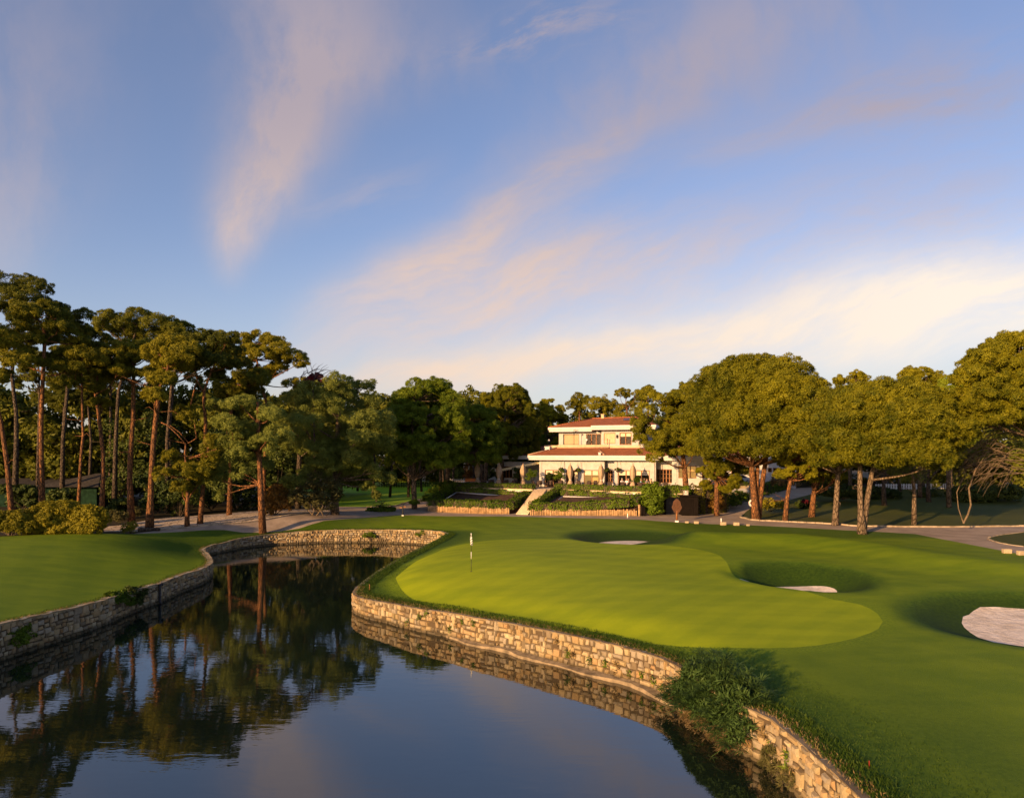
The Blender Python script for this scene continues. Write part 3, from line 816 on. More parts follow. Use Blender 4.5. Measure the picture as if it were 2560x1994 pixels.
def window(x0, x1, z0, z1, y, leaves=2, kind='door', blind=0.0, parent=house, back=None, label=None, grid=None):
    """wooden window or glazed door set back in its opening"""
    yy = y+0.16; fw = 0.10
    m = LB()
    m.lbox(x0, x1, yy-.05, yy+.05, z1-fw, z1); m.lbox(x0, x1, yy-.05, yy+.05, z0, z0+fw*(1.3 if kind == 'door' else 0.9))
    zi0, zi1 = z0+fw*(1.3 if kind == 'door' else 0.9), z1-fw
    n = leaves
    for i in range(n+1):
        c = x0+fw/2+(x1-x0-fw)*i/n
        wd = fw if i in (0, n) else fw*1.25
        m.lbox(c-wd/2, c+wd/2, yy-.06, yy+.06, zi0, zi1)
    if grid:
        for i in range(n):
            a = x0+fw/2+(x1-x0-fw)*i/n; b = x0+fw/2+(x1-x0-fw)*(i+1)/n
            for g in range(1, grid): m.lbox(a+.05, b-.05, yy-.02, yy+.02, zi0+(zi1-zi0)*g/grid-.025, zi0+(zi1-zi0)*g/grid+.025)
    f = hp('glazed_door' if kind == 'door' else 'window', m, M['wood'], parent, label)
    p = LB(); p.add([(x0+.05, yy+.01, z0+.05), (x1-.05, yy+.01, z0+.05), (x1-.05, yy+.01, z1-.05), (x0+.05, yy+.01, z1-.05)], [(0, 1, 2, 3)])
    p.build('pane', M['glass'], f, wc=False)
    if blind:
        bl = LB()
        for i in range(n):
            a = x0+fw/2+(x1-x0-fw)*i/n+.09; b = x0+fw/2+(x1-x0-fw)*(i+1)/n-.09
            bl.lbox(a, b, yy-.045, yy-.02, zi1-blind, zi1-.01)
        bl.build('blind', M['blind'], f, wc=False)
    r = LB(); ry = yy+(1.6 if back is None else back)
    r.add([(x0-.4, ry, z0-.1), (x1+.4, ry, z0-.1), (x1+.4, ry, z1+.2), (x0-.4, ry, z1+.2)], [(0, 1, 2, 3)])
    r.add([(x0-.4, yy+.13, z0-.02), (x1+.4, yy+.13, z0-.02), (x1+.4, ry, z0-.02), (x0-.4, ry, z0-.02)], [(0, 1, 2, 3)])
    r.add([(x0-.4, yy+.13, z1+.1), (x1+.4, yy+.13, z1+.1), (x1+.4, ry, z1+.1), (x0-.4, ry, z1+.1)], [(0, 1, 2, 3)])
    return f, r
# heights
zf1, zf0 = fz(1420, 1138)-HZ, fz(1420, 1149.5)-HZ         # lower fascia
wall_top = zf0+0.02
def op(pl, pr, pt, pb=None, off=0):
    return (fs(pl, off), fs(pr, off), 0.02 if pb is None else fz((pl+pr)/2, pb, off)-HZ, fz((pl+pr)/2, pt, off)-HZ)
xA, xB, xC, xD = 0.0, fs(1511), fs(1538), fs(1637)
o1, o2, o3 = op(1362, 1403, 1174.3), op(1415, 1446, 1174.3), op(1459, 1500, 1174.6)
o5 = op(1545, 1624, 1175)
o4 = op(1514.5, 1532, 1175, 1206, 0.9)
wl = LB()
wall_open(wl, xA, xB, 0, wall_top, 0, [o1, o2, o3])
wall_open(wl, xB+0.02, xC-0.02, 0, wall_top, 0.9, [o4])
wl.add([(xB, 0, 0), (xB, .9, 0), (xB, .9, wall_top), (xB, 0, wall_top)], [(0, 1, 2, 3)])
wl.add([(xC, 0, 0), (xC, .9, 0), (xC, .9, wall_top), (xC, 0, wall_top)], [(3, 2, 1, 0)])
wall_open(wl, xC, xD, 0, wall_top, 0, [o5])
# right recessed stretch and the lit bay beyond the drainpipe
xE, xF_, xG = fs(1683, 1.6), fs(1777, 0.2), fs(1777, 0.2)
o6 = op(1641, 1682.5, 1172.5, 1207, 1.6)
wall_open(wl, xD, xE, 0, wall_top, 1.6, [o6])
wl.add([(xD, 0, 0), (xD, 1.6, 0), (xD, 1.6, wall_top), (xD, 0, wall_top)], [(0, 1, 2, 3)])
wl.add([(xE, 0.2, 0), (xE, 1.6, 0), (xE, 1.6, wall_top), (xE, 0.2, wall_top)], [(3, 2, 1, 0)])
o7, o8 = op(1696, 1741, 1164, 1195, 0.2), op(1754, 1764, 1164, 1195, 0.2)
wall_open(wl, xE, xF_, -2.6, wall_top, 0.2, [o7, o8])
# side walls and back
DEP = 13.0
for x, flip in ((xA, 0), (xF_, 1)):
    wl.add([(x, 0.0 if x == xA else 0.2, -2.6), (x, DEP, -2.6), (x, DEP, wall_top), (x, 0.0 if x == xA else .2, wall_top)], [(0, 1, 2, 3) if flip == 0 else (3, 2, 1, 0)])
wl.add([(xA, DEP, -2.6), (xF_, DEP, -2.6), (xF_, DEP, wall_top), (xA, DEP, wall_top)], [(3, 2, 1, 0)])
# corner pilasters stand a little proud of the wall
for a in (xA-0.02, fs(1403.5)+0.12, fs(1446.5)+0.12, fs(1536.5), xD-0.42): wl.lbox(a, a+0.36, -0.07, -0.003, 0, wall_top-0.005)
for a in (fs(1684.5, .2), fs(1743, .2)): wl.lbox(a, a+0.4, 0.12, 0.197, 0, wall_top-0.005)
hp('wall', wl, M['stucco'])
rooms = LB(); warm = LB()
for o_, kw in ((o1, dict(leaves=2, blind=0.55)), (o3, dict(leaves=2, blind=0.6)), (o5, dict(leaves=4, blind=0.6)), (o4, dict(leaves=3, kind='window', grid=3)), (o6, dict(leaves=5, kind='window', grid=3)), (o7, dict(leaves=3, kind='window', grid=2)), (o8, dict(leaves=1, kind='window', grid=2))):
    y = {id(o4): 0.9, id(o6): 1.6, id(o7): 0.2, id(o8): 0.2}.get(id(o_), 0)
    f, r = window(*o_, y, **kw)
    wm = o_ is o3 or o_ is o7
    hp('room_shell', r, M['roomglow'] if wm else M['dark'], label='warm ochre room behind the glass' if wm else None)
dr = LB(); a, b, c, d = o2     # open doorway: a dark hall with a pale leaf folded back inside
rooms.add([(a-.3, 2.2, c), (b+.3, 2.2, c), (b+.3, 2.2, d+.1), (a-.3, 2.2, d+.1)], [(0, 1, 2, 3)])
dr.lbox(a, a+.09, .1, .22, c, d); dr.lbox(b-.09, b, .1, .22, c, d); dr.lbox(a+.09, b-.09, .1, .22, d-.1, d)
dl = hp('open_door', dr, M['wood']); lf = LB(); lf.lbox(a+.95, a+1.35, 1.2, 1.26, c+.05, d-.15); lf.build('door_leaf', M['blind'], dl, wc=False)
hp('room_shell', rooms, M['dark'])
# fascia (two-stepped white board) and soffit under the lower roof
eL, eR = fs(1319, -1.2), fs(1660, -1.2)
def fascia(name, x0, x1, y0, y1, z0, z1):
    m = LB(); t = 0.22; h = (z1-z0)
    m.lbox(x0, x1, y0, y0+t, z0+h*.45, z1)
    m.lbox(x0+.12, x1-.12, y0+.12, y0+t+.1, z0, z0+h*.448)
    m.lbox(x0, x0+t, y0+t+.002, y1, z0+h*.45, z1); m.lbox(x0+.12, x0+t+.1, y0+t+.102, y1, z0, z0+h*.448)
    m.lbox(x1-t, x1, y0+t+.002, y1, z0+h*.45, z1); m.lbox(x1-t-.1, x1-.12, y0+t+.102, y1, z0, z0+h*.448)
    m.lbox(x0+t+.11, x1-t-.11, y0+t+.103, y1, z0+h*.2, z0+h*.44)
    return hp(name, m, M['trim'])
fascia('fascia', eL, xD+1.0, -1.2, DEP+1, zf0, zf1)
fascia('fascia', xD+1.005, xF_+0.9, -0.6, DEP+1, zf0-0.02, zf1-0.02)
# lower hip roof
xl, xr = eL+.05, xD+0.95
pz = fz(1450, 1119.5, 3.2)-HZ
px0, px1 = fs(1391, 3.4), fs(1640, 3.4)
rl = LB()
e0 = zf1+0.02
rl.add([(xl, -1.15, e0), (xr, -1.15, e0), (px1, 3.6, pz), (px0, 3.6, pz), (xl, DEP+1, e0), (px0, DEP-2, pz), (xr, DEP+1, e0), (px1, DEP-2, pz)],
       [(0, 1, 2, 3), (4, 0, 3, 5), (1, 6, 7, 2), (6, 4, 5, 7), (3, 2, 7, 5)])
lowroof = hp('roof', rl, M['tile'])
rg = LB()
for A_, B_ in (((xl, -1.15, e0), (px0, 3.6, pz)), ((px0, 3.6, pz), (fs(1521, 3.4), 3.6, pz))):
    A_, B_ = Vector(A_), Vector(B_); rg.tube([A_+Vector((0, 0, .05)), B_+Vector((0, 0, .05))], .10, 6)
rg.build('ridge_tiles', plain('pale_ridge_tile', (0.42, 0.27, 0.17), 0.8, 0.2, 3), lowroof, wc=False)
rg = LB(); rg.tube([Vector((xr, -1.15, e0+.05)), Vector((px1, 3.6, pz+.05))], .10, 6); rg.build('ridge_tiles', M['tile'], lowroof, wc=False)
rg = LB(); rg.tube([Vector((fs(1496, 2), 2.4, e0+(pz-e0)*.74)), Vector((fs(1511, -1), -1.1, e0+.08))], .10, 6)
rg.build('ridge_tiles', plain('pale_ridge_tile', (0.42, 0.27, 0.17), 0.8, 0.2, 3), lowroof, wc=False)
ch = LB(); cx = fs(1372, 3.0); ch.lbox(cx-.35, cx+.35, 2.2, 2.9, e0+.3, fz(1372, 1118, 2.5)-HZ); ch.lbox(cx-.42, cx+.42, 2.13, 2.97, fz(1372, 1118, 2.5)-HZ+.004, fz(1372, 1118, 2.5)-HZ+.12)
ch.build('chimney', M['trim'], lowroof, wc=False)
vt = LB(); cx = fs(1499, -0.9); vt.lbox(cx-.16, cx+.16, -.95, -.6, e0-.02, e0+.34); vt.lbox(cx-.2, cx+.2, -1.0, -.55, e0+.344, e0+.42); vt.build('roof_vent', M['trim'], lowroof, wc=False)
rr2 = LB(); x1b = xF_+.85
rr2.add([(xr+.1, -.55, e0-.02), (x1b, -.55, e0-.02), (x1b-3, 4, e0+1.3), (xr+.1, 4, e0+1.3), (x1b, 8.5, e0-.02), (xr+.1, 8.5, e0-.02)], [(0, 1, 2, 3), (1, 4, 2), (4, 5, 3, 2)])
hp('roof', rr2, M['tile_dull'])
# parapet round the upper terrace
pp = LB(); q0, q1 = fs(1395, 3.6), fs(1522, 3.6)
ztop = fz(1450, 1111.5, 3.6)-HZ
pp.lbox(q0, q1, 3.7, 3.9, pz-.4, ztop-.06); pp.lbox(q0-.05, q1+.05, 3.64, 3.96, ztop-.058, ztop)
q2 = fs(1600, 3.6); pp.lbox(q1+.06, q2, 3.9, 4.1, pz-.4, ztop-.12)
hp('parapet', pp, M['peach'])
pl2 = LB(); pl2.lbox(fs(1362, 5.5), q0-.1, 5.3, 5.5, pz-.4, ztop-.05); hp('parapet', pl2, M['travertine'], label='low cream side parapet left of the upper floor')
# upper storey
UY = 6.2; UY2 = 5.3
u0, u1, u2 = fs(1397, UY), fs(1504, UY), fs(1610, UY2)
uz0 = pz-.2; uz1 = fz(1440, 1078.5, UY-1.3)-HZ
p1 = op(1408, 1447.5, 1085, 1111.3, UY); p2 = op(1465.5, 1503, 1084.2, 1114, UY)
p3 = op(1509.5, 1538.5, 1082, 1109, UY2); p4 = op(1549, 1579, 1081.2, 1112, UY2)
uw = LB()
uz2 = fz(1540, 1073.5, UY2-1.3)-HZ
wall_open(uw, u0, u1, uz0, uz1+.03, UY, [p1, p2]); wall_open(uw, fs(1504, UY2), u2, uz0, uz2+.03, UY2, [p3, p4])
u1b = fs(1504, UY2)
uw.add([(u1b, UY2, uz0), (u1b, UY, uz0), (u1b, UY, uz2+.03), (u1b, UY2, uz2+.03)], [(3, 2, 1, 0)])
uw.add([(u0, UY, uz0), (u0, UY+8, uz0), (u0, UY+8, uz1), (u0, UY, uz1)], [(3, 2, 1, 0)])
uw.add([(u2, UY2, uz0), (u2, UY2+8, uz0), (u2, UY2+8, uz2), (u2, UY2, uz2)], [(0, 1, 2, 3)])
hp('wall', uw, M['stucco'], label='upper storey wall in white stucco')
# curtained window, doors, shuttered opening, far doors
m = LB(); a, b, c, d = p1; yy = UY+.14
m.lbox(a, b, yy-.05, yy+.05, d-.07, d); m.lbox(a, b, yy-.05, yy+.05, c, c+.07); m.lbox(a, a+.07, yy-.05, yy+.05, c+.07, d-.07); m.lbox(b-.07, b, yy-.05, yy+.05, c+.07, d-.07)
cw = hp('window', m, M['black'], label='wide curtained window on the upper floor')
k = LB(); nx = 40
vs = [(a+.07+(b-a-.14)*i/nx, yy+.07+.035*math.sin(i*1.9), zz) for zz in (c+.02, d-.02) for i in range(nx+1)]
k.add(vs, [(i, i+1, nx+2+i, nx+1+i) for i in range(nx)]); k.build('curtain', M['curtain'], cw, wc=False)
r3 = LB()
for o_, y, kw in ((p2, UY, dict(leaves=3)), (p4, UY2, dict(leaves=2, blind=0.45))):
    f, r = window(*o_, y, **kw); hp('room_shell', r, M['dark'])
m = LB(); a, b, c, d = p3; m.lbox(a, a+.08, UY2+.05, UY2+.15, c, d); m.lbox(b-.08, b, UY2+.05, UY2+.15, c, d); m.lbox(a+.08, b-.08, UY2+.05, UY2+.15, d-.08, d); m.lbox(a+.08, b-.08, UY2+.05, UY2+.15, c, c+.08)
sh = hp('window', m, M['wood'], label='window closed by a pale peach shutter'); k = LB(); k.lbox(a+.08, b-.08, UY2+.08, UY2+.12, c+.08, d-.08)
for i in range(1, 9): k.lbox(a+.08, b-.08, UY2+.07, UY2+.079, c+.08+(d-c-.16)*i/9-.02, c+.08+(d-c-.16)*i/9)
k.build('shutter', M['peach'], sh, wc=False)
# lantern on the upper wall
lx, lz = fs(1543, UY2), fz(1543, 1091, UY2)-HZ
m = LB(); m.lathe((lx, UY2-.16, lz-.22), [(.05, 0), (.13, .05), (.15, .3), (.10, .36), (.16, .38), (.03, .5)], 6, False); m.lbox(lx-.03, lx+.03, UY2-.16, UY2, lz+.2, lz+.25); hp('wall_lantern', m, M['black'])
# upper fascia and roof
fa, fb, fc_ = fs(1370, UY-1.3), fs(1479, UY-1.3), fs(1640, UY2-1.3)
g1 = fz(1400, 1068, UY-1.3)-HZ; g0 = uz1; h1 = fz(1540, 1062.5, UY2-1.3)-HZ; h0 = uz2
fascia('fascia', fa, fb+.1, UY-1.3, UY+9, g0, g1); fascia('fascia', fb+.105, fc_, UY2-1.3, UY+9, h0, h1)
ur = LB()
rz_ = fz(1480, 1046, 11)-HZ; rz2 = fz(1590, 1042, 11)-HZ
A0p = (fa+.05, UY-1.25, g1+.01); A1p = (fb+.1, UY-1.25, g1+.01); Bp = (fs(1480, 11), 11, rz_); Cp = (fa+.05, UY+9, g1+.01)
D0p = (fb+.11, UY2-1.25, h1+.012); D1p = (fc_-.05, UY2-1.25, h1+.012); Ep = (fs(1592, 11), 11, rz2); E2 = (fc_-.05, UY+9, h1+.012); C2 = (fb+.11, UY+9, h1+.012)
ur.add([A0p, A1p, Bp, Cp], [(0, 1, 2), (3, 0, 2)]); ur.add([D0p, D1p, Ep, Bp, E2, C2], [(0, 1, 2, 3), (1, 4, 2), (4, 5, 3, 2)])
uro = hp('roof', ur, M['tile'], label='upper hipped roof of red tiles')
k = LB(); k.tube([Vector(A0p), Vector(Bp)], .11, 6); k.tube([Vector(Bp), Vector(Ep)], .11, 6); k.build('ridge_tiles', M['tile'], uro, wc=False); k = LB(); k.tube([Vector(A1p)+Vector((0, .1, .1)), Vector(Ep)+Vector((-.4, -.5, -.12))], .07, 6); k.build('ridge_tiles', M['tile'], uro, wc=False)
k = LB(); sx = fs(1573, 8.4); zz = h1+(rz2-h1)*.62; k.box((sx, 8.0, zz+.12), (1.5, 1.0, .08), Matrix.Rotation(.33, 3, 'X')); k.build('skylight', M['glass'], uro, wc=False)
k = LB(); sx = fs(1507, 11); k.lbox(sx-.2, sx+.2, 10.8, 11.2, rz_-.1, rz_+.55); k.lbox(sx-.26, sx+.26, 10.74, 11.26, rz_+.554, rz_+.66); k.build('chimney', M['travertine'], uro, wc=False)
# drainpipe
m = LB(); dx_ = xD+.12; m.tube([(dx_, -.1, 0.0), (dx_, -.1, zf0+.02)], .05, 6); hp('drainpipe', m, M['trim'])
m = LB(); m.tube([(xB+.10, .75, 0.0), (xB+.10, .75, zf0)], .06, 6); hp('drainpipe', m, M['black'])
# left wing in the shade, lower eave, behind the awning
lw = LB(); wx0 = fs(1243, 6.0)
ow = [(fs(1256, 6), fs(1281, 6), 0.9, 2.7), (fs(1290, 6), fs(1312, 6), 0.02, 2.4)]
wall_open(lw, wx0, xA-.02, 0, wall_top-.4, 6.0, ow)
lw.add([(wx0, 6, 0), (wx0, 16, 0), (wx0, 16, wall_top-.4), (wx0, 6, wall_top-.4)], [(3, 2, 1, 0)])
hp('wall', lw, M['stucco'], label='left wing wall in the shade of the awning')
rm = LB()
for o_, kd, lv in ((ow[0], 'window', 3), (ow[1], 'door', 2)):
    f, r = window(*o_, 6.0, leaves=lv, kind=kd); hp('room_shell', r, M['dark'])
fascia('fascia', fs(1222, 4.6), eL-.06, 4.6, 16, fz(1270, 1147, 4.6)-HZ, fz(1270, 1138, 4.6)-HZ)
lr = LB(); z9 = fz(1270, 1138, 4.6)-HZ+.02; xq = fs(1222, 4.6)
lr.add([(xq, 4.65, z9), (eL+1.6, 4.65, z9), (eL+2.4, 9.5, fz(1335, 1116, 9.5)-HZ), (fs(1342, 9.5), 9.5, fz(1342, 1115, 9.5)-HZ), (xq, 15, z9)], [(0, 1, 2, 3), (4, 0, 3)])
hp('roof', lr, M['tile_dull'], label='dull red roof over the left wing')
# low white building beyond the pines
AO = 30.0
AX = fs(1880, AO)
annex = empty('service_building', w3(AX, AO, TERR), 'low white service building half hidden behind the sunlit triple-trunk pine', 'building', rz=ROT)
def ap(name, m, mat, label=None):
    o = m.build(name, mat, annex, wc=False)
    if label: o['label'] = label
    return o
def aop(pl, pr, pt, pb=None):
    a, b, c, d = op(pl, pr, pt, pb, AO); return (a-AX, b-AX, c, d)
rx0, rx1 = fs(1788, AO)-AX, fs(1990, AO)-AX
rwz = fz(1900, 1146, AO)-HZ
rw = LB(); q7, q8, q9 = aop(1919.5, 1930, 1169, 1180), aop(1932.5, 1945, 1169, 1180), aop(1828, 1850, 1172, 1200)
wall_open(rw, rx0, rx1, -2.6, rwz, 0, [q7, q8, q9])
for x in (rx0, rx1): rw.add([(x, 0, -2.6), (x, 9, -2.6), (x, 9, rwz), (x, 0, rwz)], [(3, 2, 1, 0)])
ap('wall', rw, M['stucco'])
for q, kw in ((q7, dict(leaves=1, kind='window', grid=2)), (q8, dict(leaves=1, kind='window', grid=2)), (q9, dict(leaves=2, kind='door'))):
    f, r = window(*q, 0, parent=annex, **kw); ap('room_shell', r, M['dark'])
m = LB(); m.lbox(rx0-.6, rx1+.6, -.7, 9.5, rwz+.003, rwz+.64); ap('fascia', m, M['trim'])
k = LB(); k.add([(rx0-.5, -.6, rwz+.66), (rx1+.5, -.6, rwz+.66), (rx1-2, 4, rwz+1.9), (rx0+2, 4, rwz+1.9), (rx0-.5, 9.4, rwz+.66), (rx1+.5, 9.4, rwz+.66)], [(0, 1, 2, 3), (4, 0, 3), (1, 5, 2), (5, 4, 3, 2)]); ap('roof', k, M['tile_dull'])
# awning: sloping cream canvas with scalloped valance on two dark posts
aw = LB(); ax0, ax1 = fs(1253, 0.6), fs(1352, 0.6); az0 = fz(1253, 1172, .6)-HZ; az1 = fz(1352, 1153, .6)-HZ
ay = 0.6
aw.add([(ax0, ay, az0), (-.05, ay, az1), (-.05, 6-.05, az1+.2), (ax0, 6-.05, az0+.2), (ax0, ay, az0-.06), (-.05, ay, az1-.06), (-.05, 5.95, az1+.14), (ax0, 5.95, az0+.14)], [(0, 1, 2, 3), (7, 6, 5, 4), (0, 4, 5, 1), (3, 7, 4, 0), (2, 6, 7, 3)])
awo = hp('awning', aw, M['awning'])
k = LB(); nS = 22
for i in range(nS):
    t0, t1 = i/nS, (i+1)/nS
    xa, xb = ax0+(-.05-ax0)*t0, ax0+(-.05-ax0)*t1; za, zb = az0+(az1-az0)*t0, az0+(az1-az0)*t1
    k.add([(xa, ay-.02, za+.02), (xb, ay-.02, zb+.02), (xb, ay-.02, zb-.26), ((xa+xb)/2, ay-.02, (za+zb)/2-.38), (xa, ay-.02, za-.26)], [(0, 1, 2, 3, 4)])
k.build('valance', M['awning'], awo, wc=False)
for x in (ax0+.1, ax0*.5):
    k = LB(); k.lbox(x-.05, x+.05, ay+.05, ay+.15, 0, az0+(az1-az0)*((x-ax0)/(-ax0))-.07); k.build('awning_post', M['wood'], awo, wc=False)

# ------------------------------------------------------------------ terrace, retaining walls, beds and stairs
def W1(px, py, z): return at(px, py, z)
tl0, tl1 = W1(1132, 1222, 4.05), W1(1334, 1232, 4.05)
tr0, tr1 = W1(1392, 1231, 4.05), W1(1606, 1239, 4.05)
tl0 = (tl0[0], min(tl0[1], 98.5)); 
back = [(37, 124), (tl0[0]-1.0, 116)]
br = w3(xF_+.3, -1.4, 0)[:2]
TP = [tl0, tl1, tr0, tr1, (tr1[0]+3.6, tr1[1]-0.4), br, (27.3, 93), (30.8, 100), (34, 107)] + back
tb = MB(); tb.prism(TP, 1.2, TERR); o = tb.build('terrace', M['terrace']); tag(o, kind='structure')
def retaining(name, a, b, label, ztop=4.72):
    t = empty(name, (a[0], a[1], 4.0), label, 'wall', 'retaining walls below the terrace')
    a, b = np.array(a), np.array(b); u = (b-a)/np.linalg.norm(b-a); n = np.array((u[1], -u[0]))
    m = MB(); p = [a+n*.32, b+n*.32, b+n*.004, a+n*.004]; m.prism([tuple(q) for q in p], 3.4, ztop); m.build('wall_stone', M['travertine'], t)
    m = MB(); p = [a+n*.42, b+n*.42, b+n*.324, a+n*.324]; m.prism([tuple(q) for q in p], 3.5, 4.33); m.build('white_band', M['trim'], t)
    return t
retaining('retaining_wall', tl0, tl1, 'cream retaining wall with white band left of the stairs')
retaining('retaining_wall', tr0, tr1, 'cream retaining wall with white band right of the stairs')
# planted beds sloping down to the timber edging
fl0, fl1 = W1(1070, 1277, 1.85), W1(1274, 1283.5, 1.85)
fr0, fr1 = W1(1325, 1287, 1.85), W1(1590, 1288, 1.85)
PALZ = 2.55
def bed(a, b, c, d):
    """front a-b, back c-d"""
    m = MB(); za = PALZ-.12
    m.add([(*a, 1.3), (*b, 1.3), (*c, 1.3), (*d, 1.3), (*a, za), (*b, za), (*c, 4.0), (*d, 4.0)], [(4, 5, 6, 7), (0, 1, 5, 4), (1, 2, 6, 5), (3, 0, 4, 7), (2, 3, 7, 6)])
    o = m.build('flower_bed', M['soil']); tag(o, kind='structure')
bed(fl0, fl1, tl1, tl0); bed(fr0, fr1, tr1, tr0)
M['timber'] = plain('palisade_timber', (0.36, 0.24, 0.12), 0.85, 0.35, 2.2, 0.6)
def palisade(a, b, label):
    m = MB(); a, b = np.array(a), np.array(b); L = np.linalg.norm(b-a); u = (b-a)/L; n = np.array((u[1], -u[0]))
    s = 0
    while s < L:
        w = random.uniform(.16, .26); c = a+u*(s+w/2)+n*(.08+random.uniform(-.02, .02)); h = PALZ+random.uniform(-.10, .07)
        m.tube([(c[0], c[1], 1.5), (c[0], c[1], h-.04), (c[0], c[1], h)], [w*.5, w*.5, w*.36], 6); s += w*1.0
    o = m.build('timber_edging', M['timber']); tag(o, label, 'edging', 'timber edgings of the planted beds')
palisade(fl0, fl1, 'upright timber edging in front of the bed left of the stairs'); palisade(fr0, fr1, 'upright timber edging in front of the bed right of the stairs')
# stairs climb diagonally to the terrace
sb0, sb1 = np.array(W1(1290, 1285, 1.85)), np.array(W1(1320, 1286, 1.85))
st0, st1 = np.array(W1(1336, 1223, TERR)), np.array(W1(1368, 1222, TERR))
st = empty('garden_stairs', (*((sb0+sb1)/2), 1.8), 'flight of pale stone steps climbing between the two planted beds', 'stairs')
m = MB(); NS = 19
for i in range(NS):
    t0, t1 = i/NS, (i+1)/NS; z = 1.85+(TERR-1.85)*(i+1)/NS-.01
    p = [sb0+(st0-sb0)*t0, sb1+(st1-sb1)*t0, sb1+(st1-sb1)*t1, sb0+(st0-sb0)*t1]
    m.prism([tuple(q) for q in p], 1.2, z)
m.build('steps', plain('pale_step_stone', (0.52, 0.42, 0.29), 0.85, 0.15, 4.0, 0.2), st)
# ------------------------------------------------------------------ foliage
def unit(a): return a/(np.linalg.norm(a, axis=-1, keepdims=True)+1e-9)
def leaf_quads(C, Nn, T, L, Wd):
    """kite-shaped leaves: centre, normal, long axis"""
    T = unit(T - Nn*(T*Nn).sum(-1, keepdims=True)); B = np.cross(Nn, T)
    L = L[:, None]; Wd = Wd[:, None]
    bend = Nn*L*0.12
    V = np.stack([C-T*L*0.5-bend, C+B*Wd*0.5, C+T*L*0.5-bend, C-B*Wd*0.5], 1).reshape(-1, 3)
    return V
def blob_leaves(blobs, r, sub=0.5, per=30, cover=1.15, L=0.42, Wd=0.16, bristle=0.5, up=0.35, low=-0.55, squash=0.8):
    """leaf geometry for a list of ellipsoids (cx,cy,cz,rx,ry,rz): sub-clumps on each, tufts on each sub-clump"""
    Cs, Ns, Ts, Ls, Ws = [], [], [], [], []
    for cx, cy, cz, rx, ry, rz in blobs:
        area = 4*math.pi*((rx*ry)**1.6+(rx*rz)**1.6+(ry*rz)**1.6)**(1/1.6)/3**(1/1.6)
        s0 = min(sub, 0.45*min(rx, rz)+0.08)
        n = max(5, int(cover*area/(math.pi*s0*s0)))
        D = unit(r.normal(size=(n*2, 3))); D = D[D[:, 2] > low - 0.25*r.random(len(D))][:n]
        n = len(D)
        k = 0.45+0.6*r.random(n)**0.6
        R = np.array((rx, ry, rz))
        P = np.array((cx, cy, cz)) + D*R*k[:, None]
        out = unit(D/R)
        s = s0*(0.65+0.7*r.random(n))
        m = per
        d = unit(r.normal(size=(n, m, 3)) + out[:, None]*0.75 + np.array((0, 0, up)))
        rad = s[:, None]*(0.68+0.36*r.random((n, m))**0.6)
        p = P[:, None] + d*rad[..., None]*np.array((1, 1, squash))
        nz = unit(d*1.0 + out[:, None]*0.5 + r.normal(size=d.shape)*0.30)
        br = r.random((n, m)) < bristle
        tt = np.where(br[..., None], d + r.normal(size=d.shape)*0.25, r.normal(size=d.shape))
        nn = np.where(br[..., None], unit(np.cross(d, r.normal(size=d.shape)))+d*0.45, nz)
        Cs.append(p.reshape(-1, 3)); Ns.append(unit(nn.reshape(-1, 3))); Ts.append(tt.reshape(-1, 3))
        q = n*m
        Ls.append(L*(0.6+0.8*r.random(q))); Ws.append(Wd*(0.6+0.8*r.random(q)))
    return leaf_quads(*[np.concatenate(a) for a in (Cs, Ns, Ts, Ls, Ws)])
NLEAF = 0
GL = 'tall pines on the left bank'
def leaf_obj(name, V, mat, parent=None):
    global NLEAF
    n = len(V)//4; NLEAF += n
    me = mesh_np(name, V, np.arange(n*4).reshape(n, 4), False)
    return link_mesh(name, me, mat, parent)
def auto_crown(x0, x1, yt, yb, style, n, r, d):
    """blob list in photo pixels plus depth offset in metres"""
    out = []; cx, hw, h = (x0+x1)/2, (x1-x0)/2, yb-yt
    mpp = d/F
    for i in range(n):
        if style == 'dome':
            th = r.uniform(0, 2*math.pi); t = r.random()**0.85
            q = (1-(1-t)**2.3)**0.5*(0.45+0.55*r.random())**0.5
            u, v = q*math.cos(th), q*math.sin(th)
            b = hw*r.uniform(0.13, 0.21)
            y = yt + b*0.7 + (h-b*1.3)*t
            k = 1-0.25*max(0, t-0.6)/0.4
            out.append((cx+u*(hw-b*0.7)*k, y, b, b*r.uniform(0.6, 0.8), v*(hw-b*.7)*mpp*k))
        elif style == 'tuft':
            t = (i+r.uniform(0.1, 0.9))/n
            wd = math.sin(math.pi*min(1, 0.2+t*0.75))
            b = hw*r.uniform(0.26, 0.42)
            out.append((cx+r.uniform(-1, 1)*max(0, hw*wd-b*0.7), yt+b*0.5+t*(h-b), b, b*r.uniform(0.42, 0.62), r.uniform(-1, 1)*hw*wd*mpp*0.8))
        else:      # column of hanging sprays
            t = r.random(); b = hw*r.uniform(0.20, 0.32)
            wd = math.sin(math.pi*(0.12+0.8*t))**0.7
            out.append((cx+r.uniform(-1, 1)*max(0, hw*wd-b*.6), yt+b*.6+t*(h-b*1.2), b, b*r.uniform(.6, .95), r.uniform(-1, 1)*hw*wd*mpp*.8))
    return out
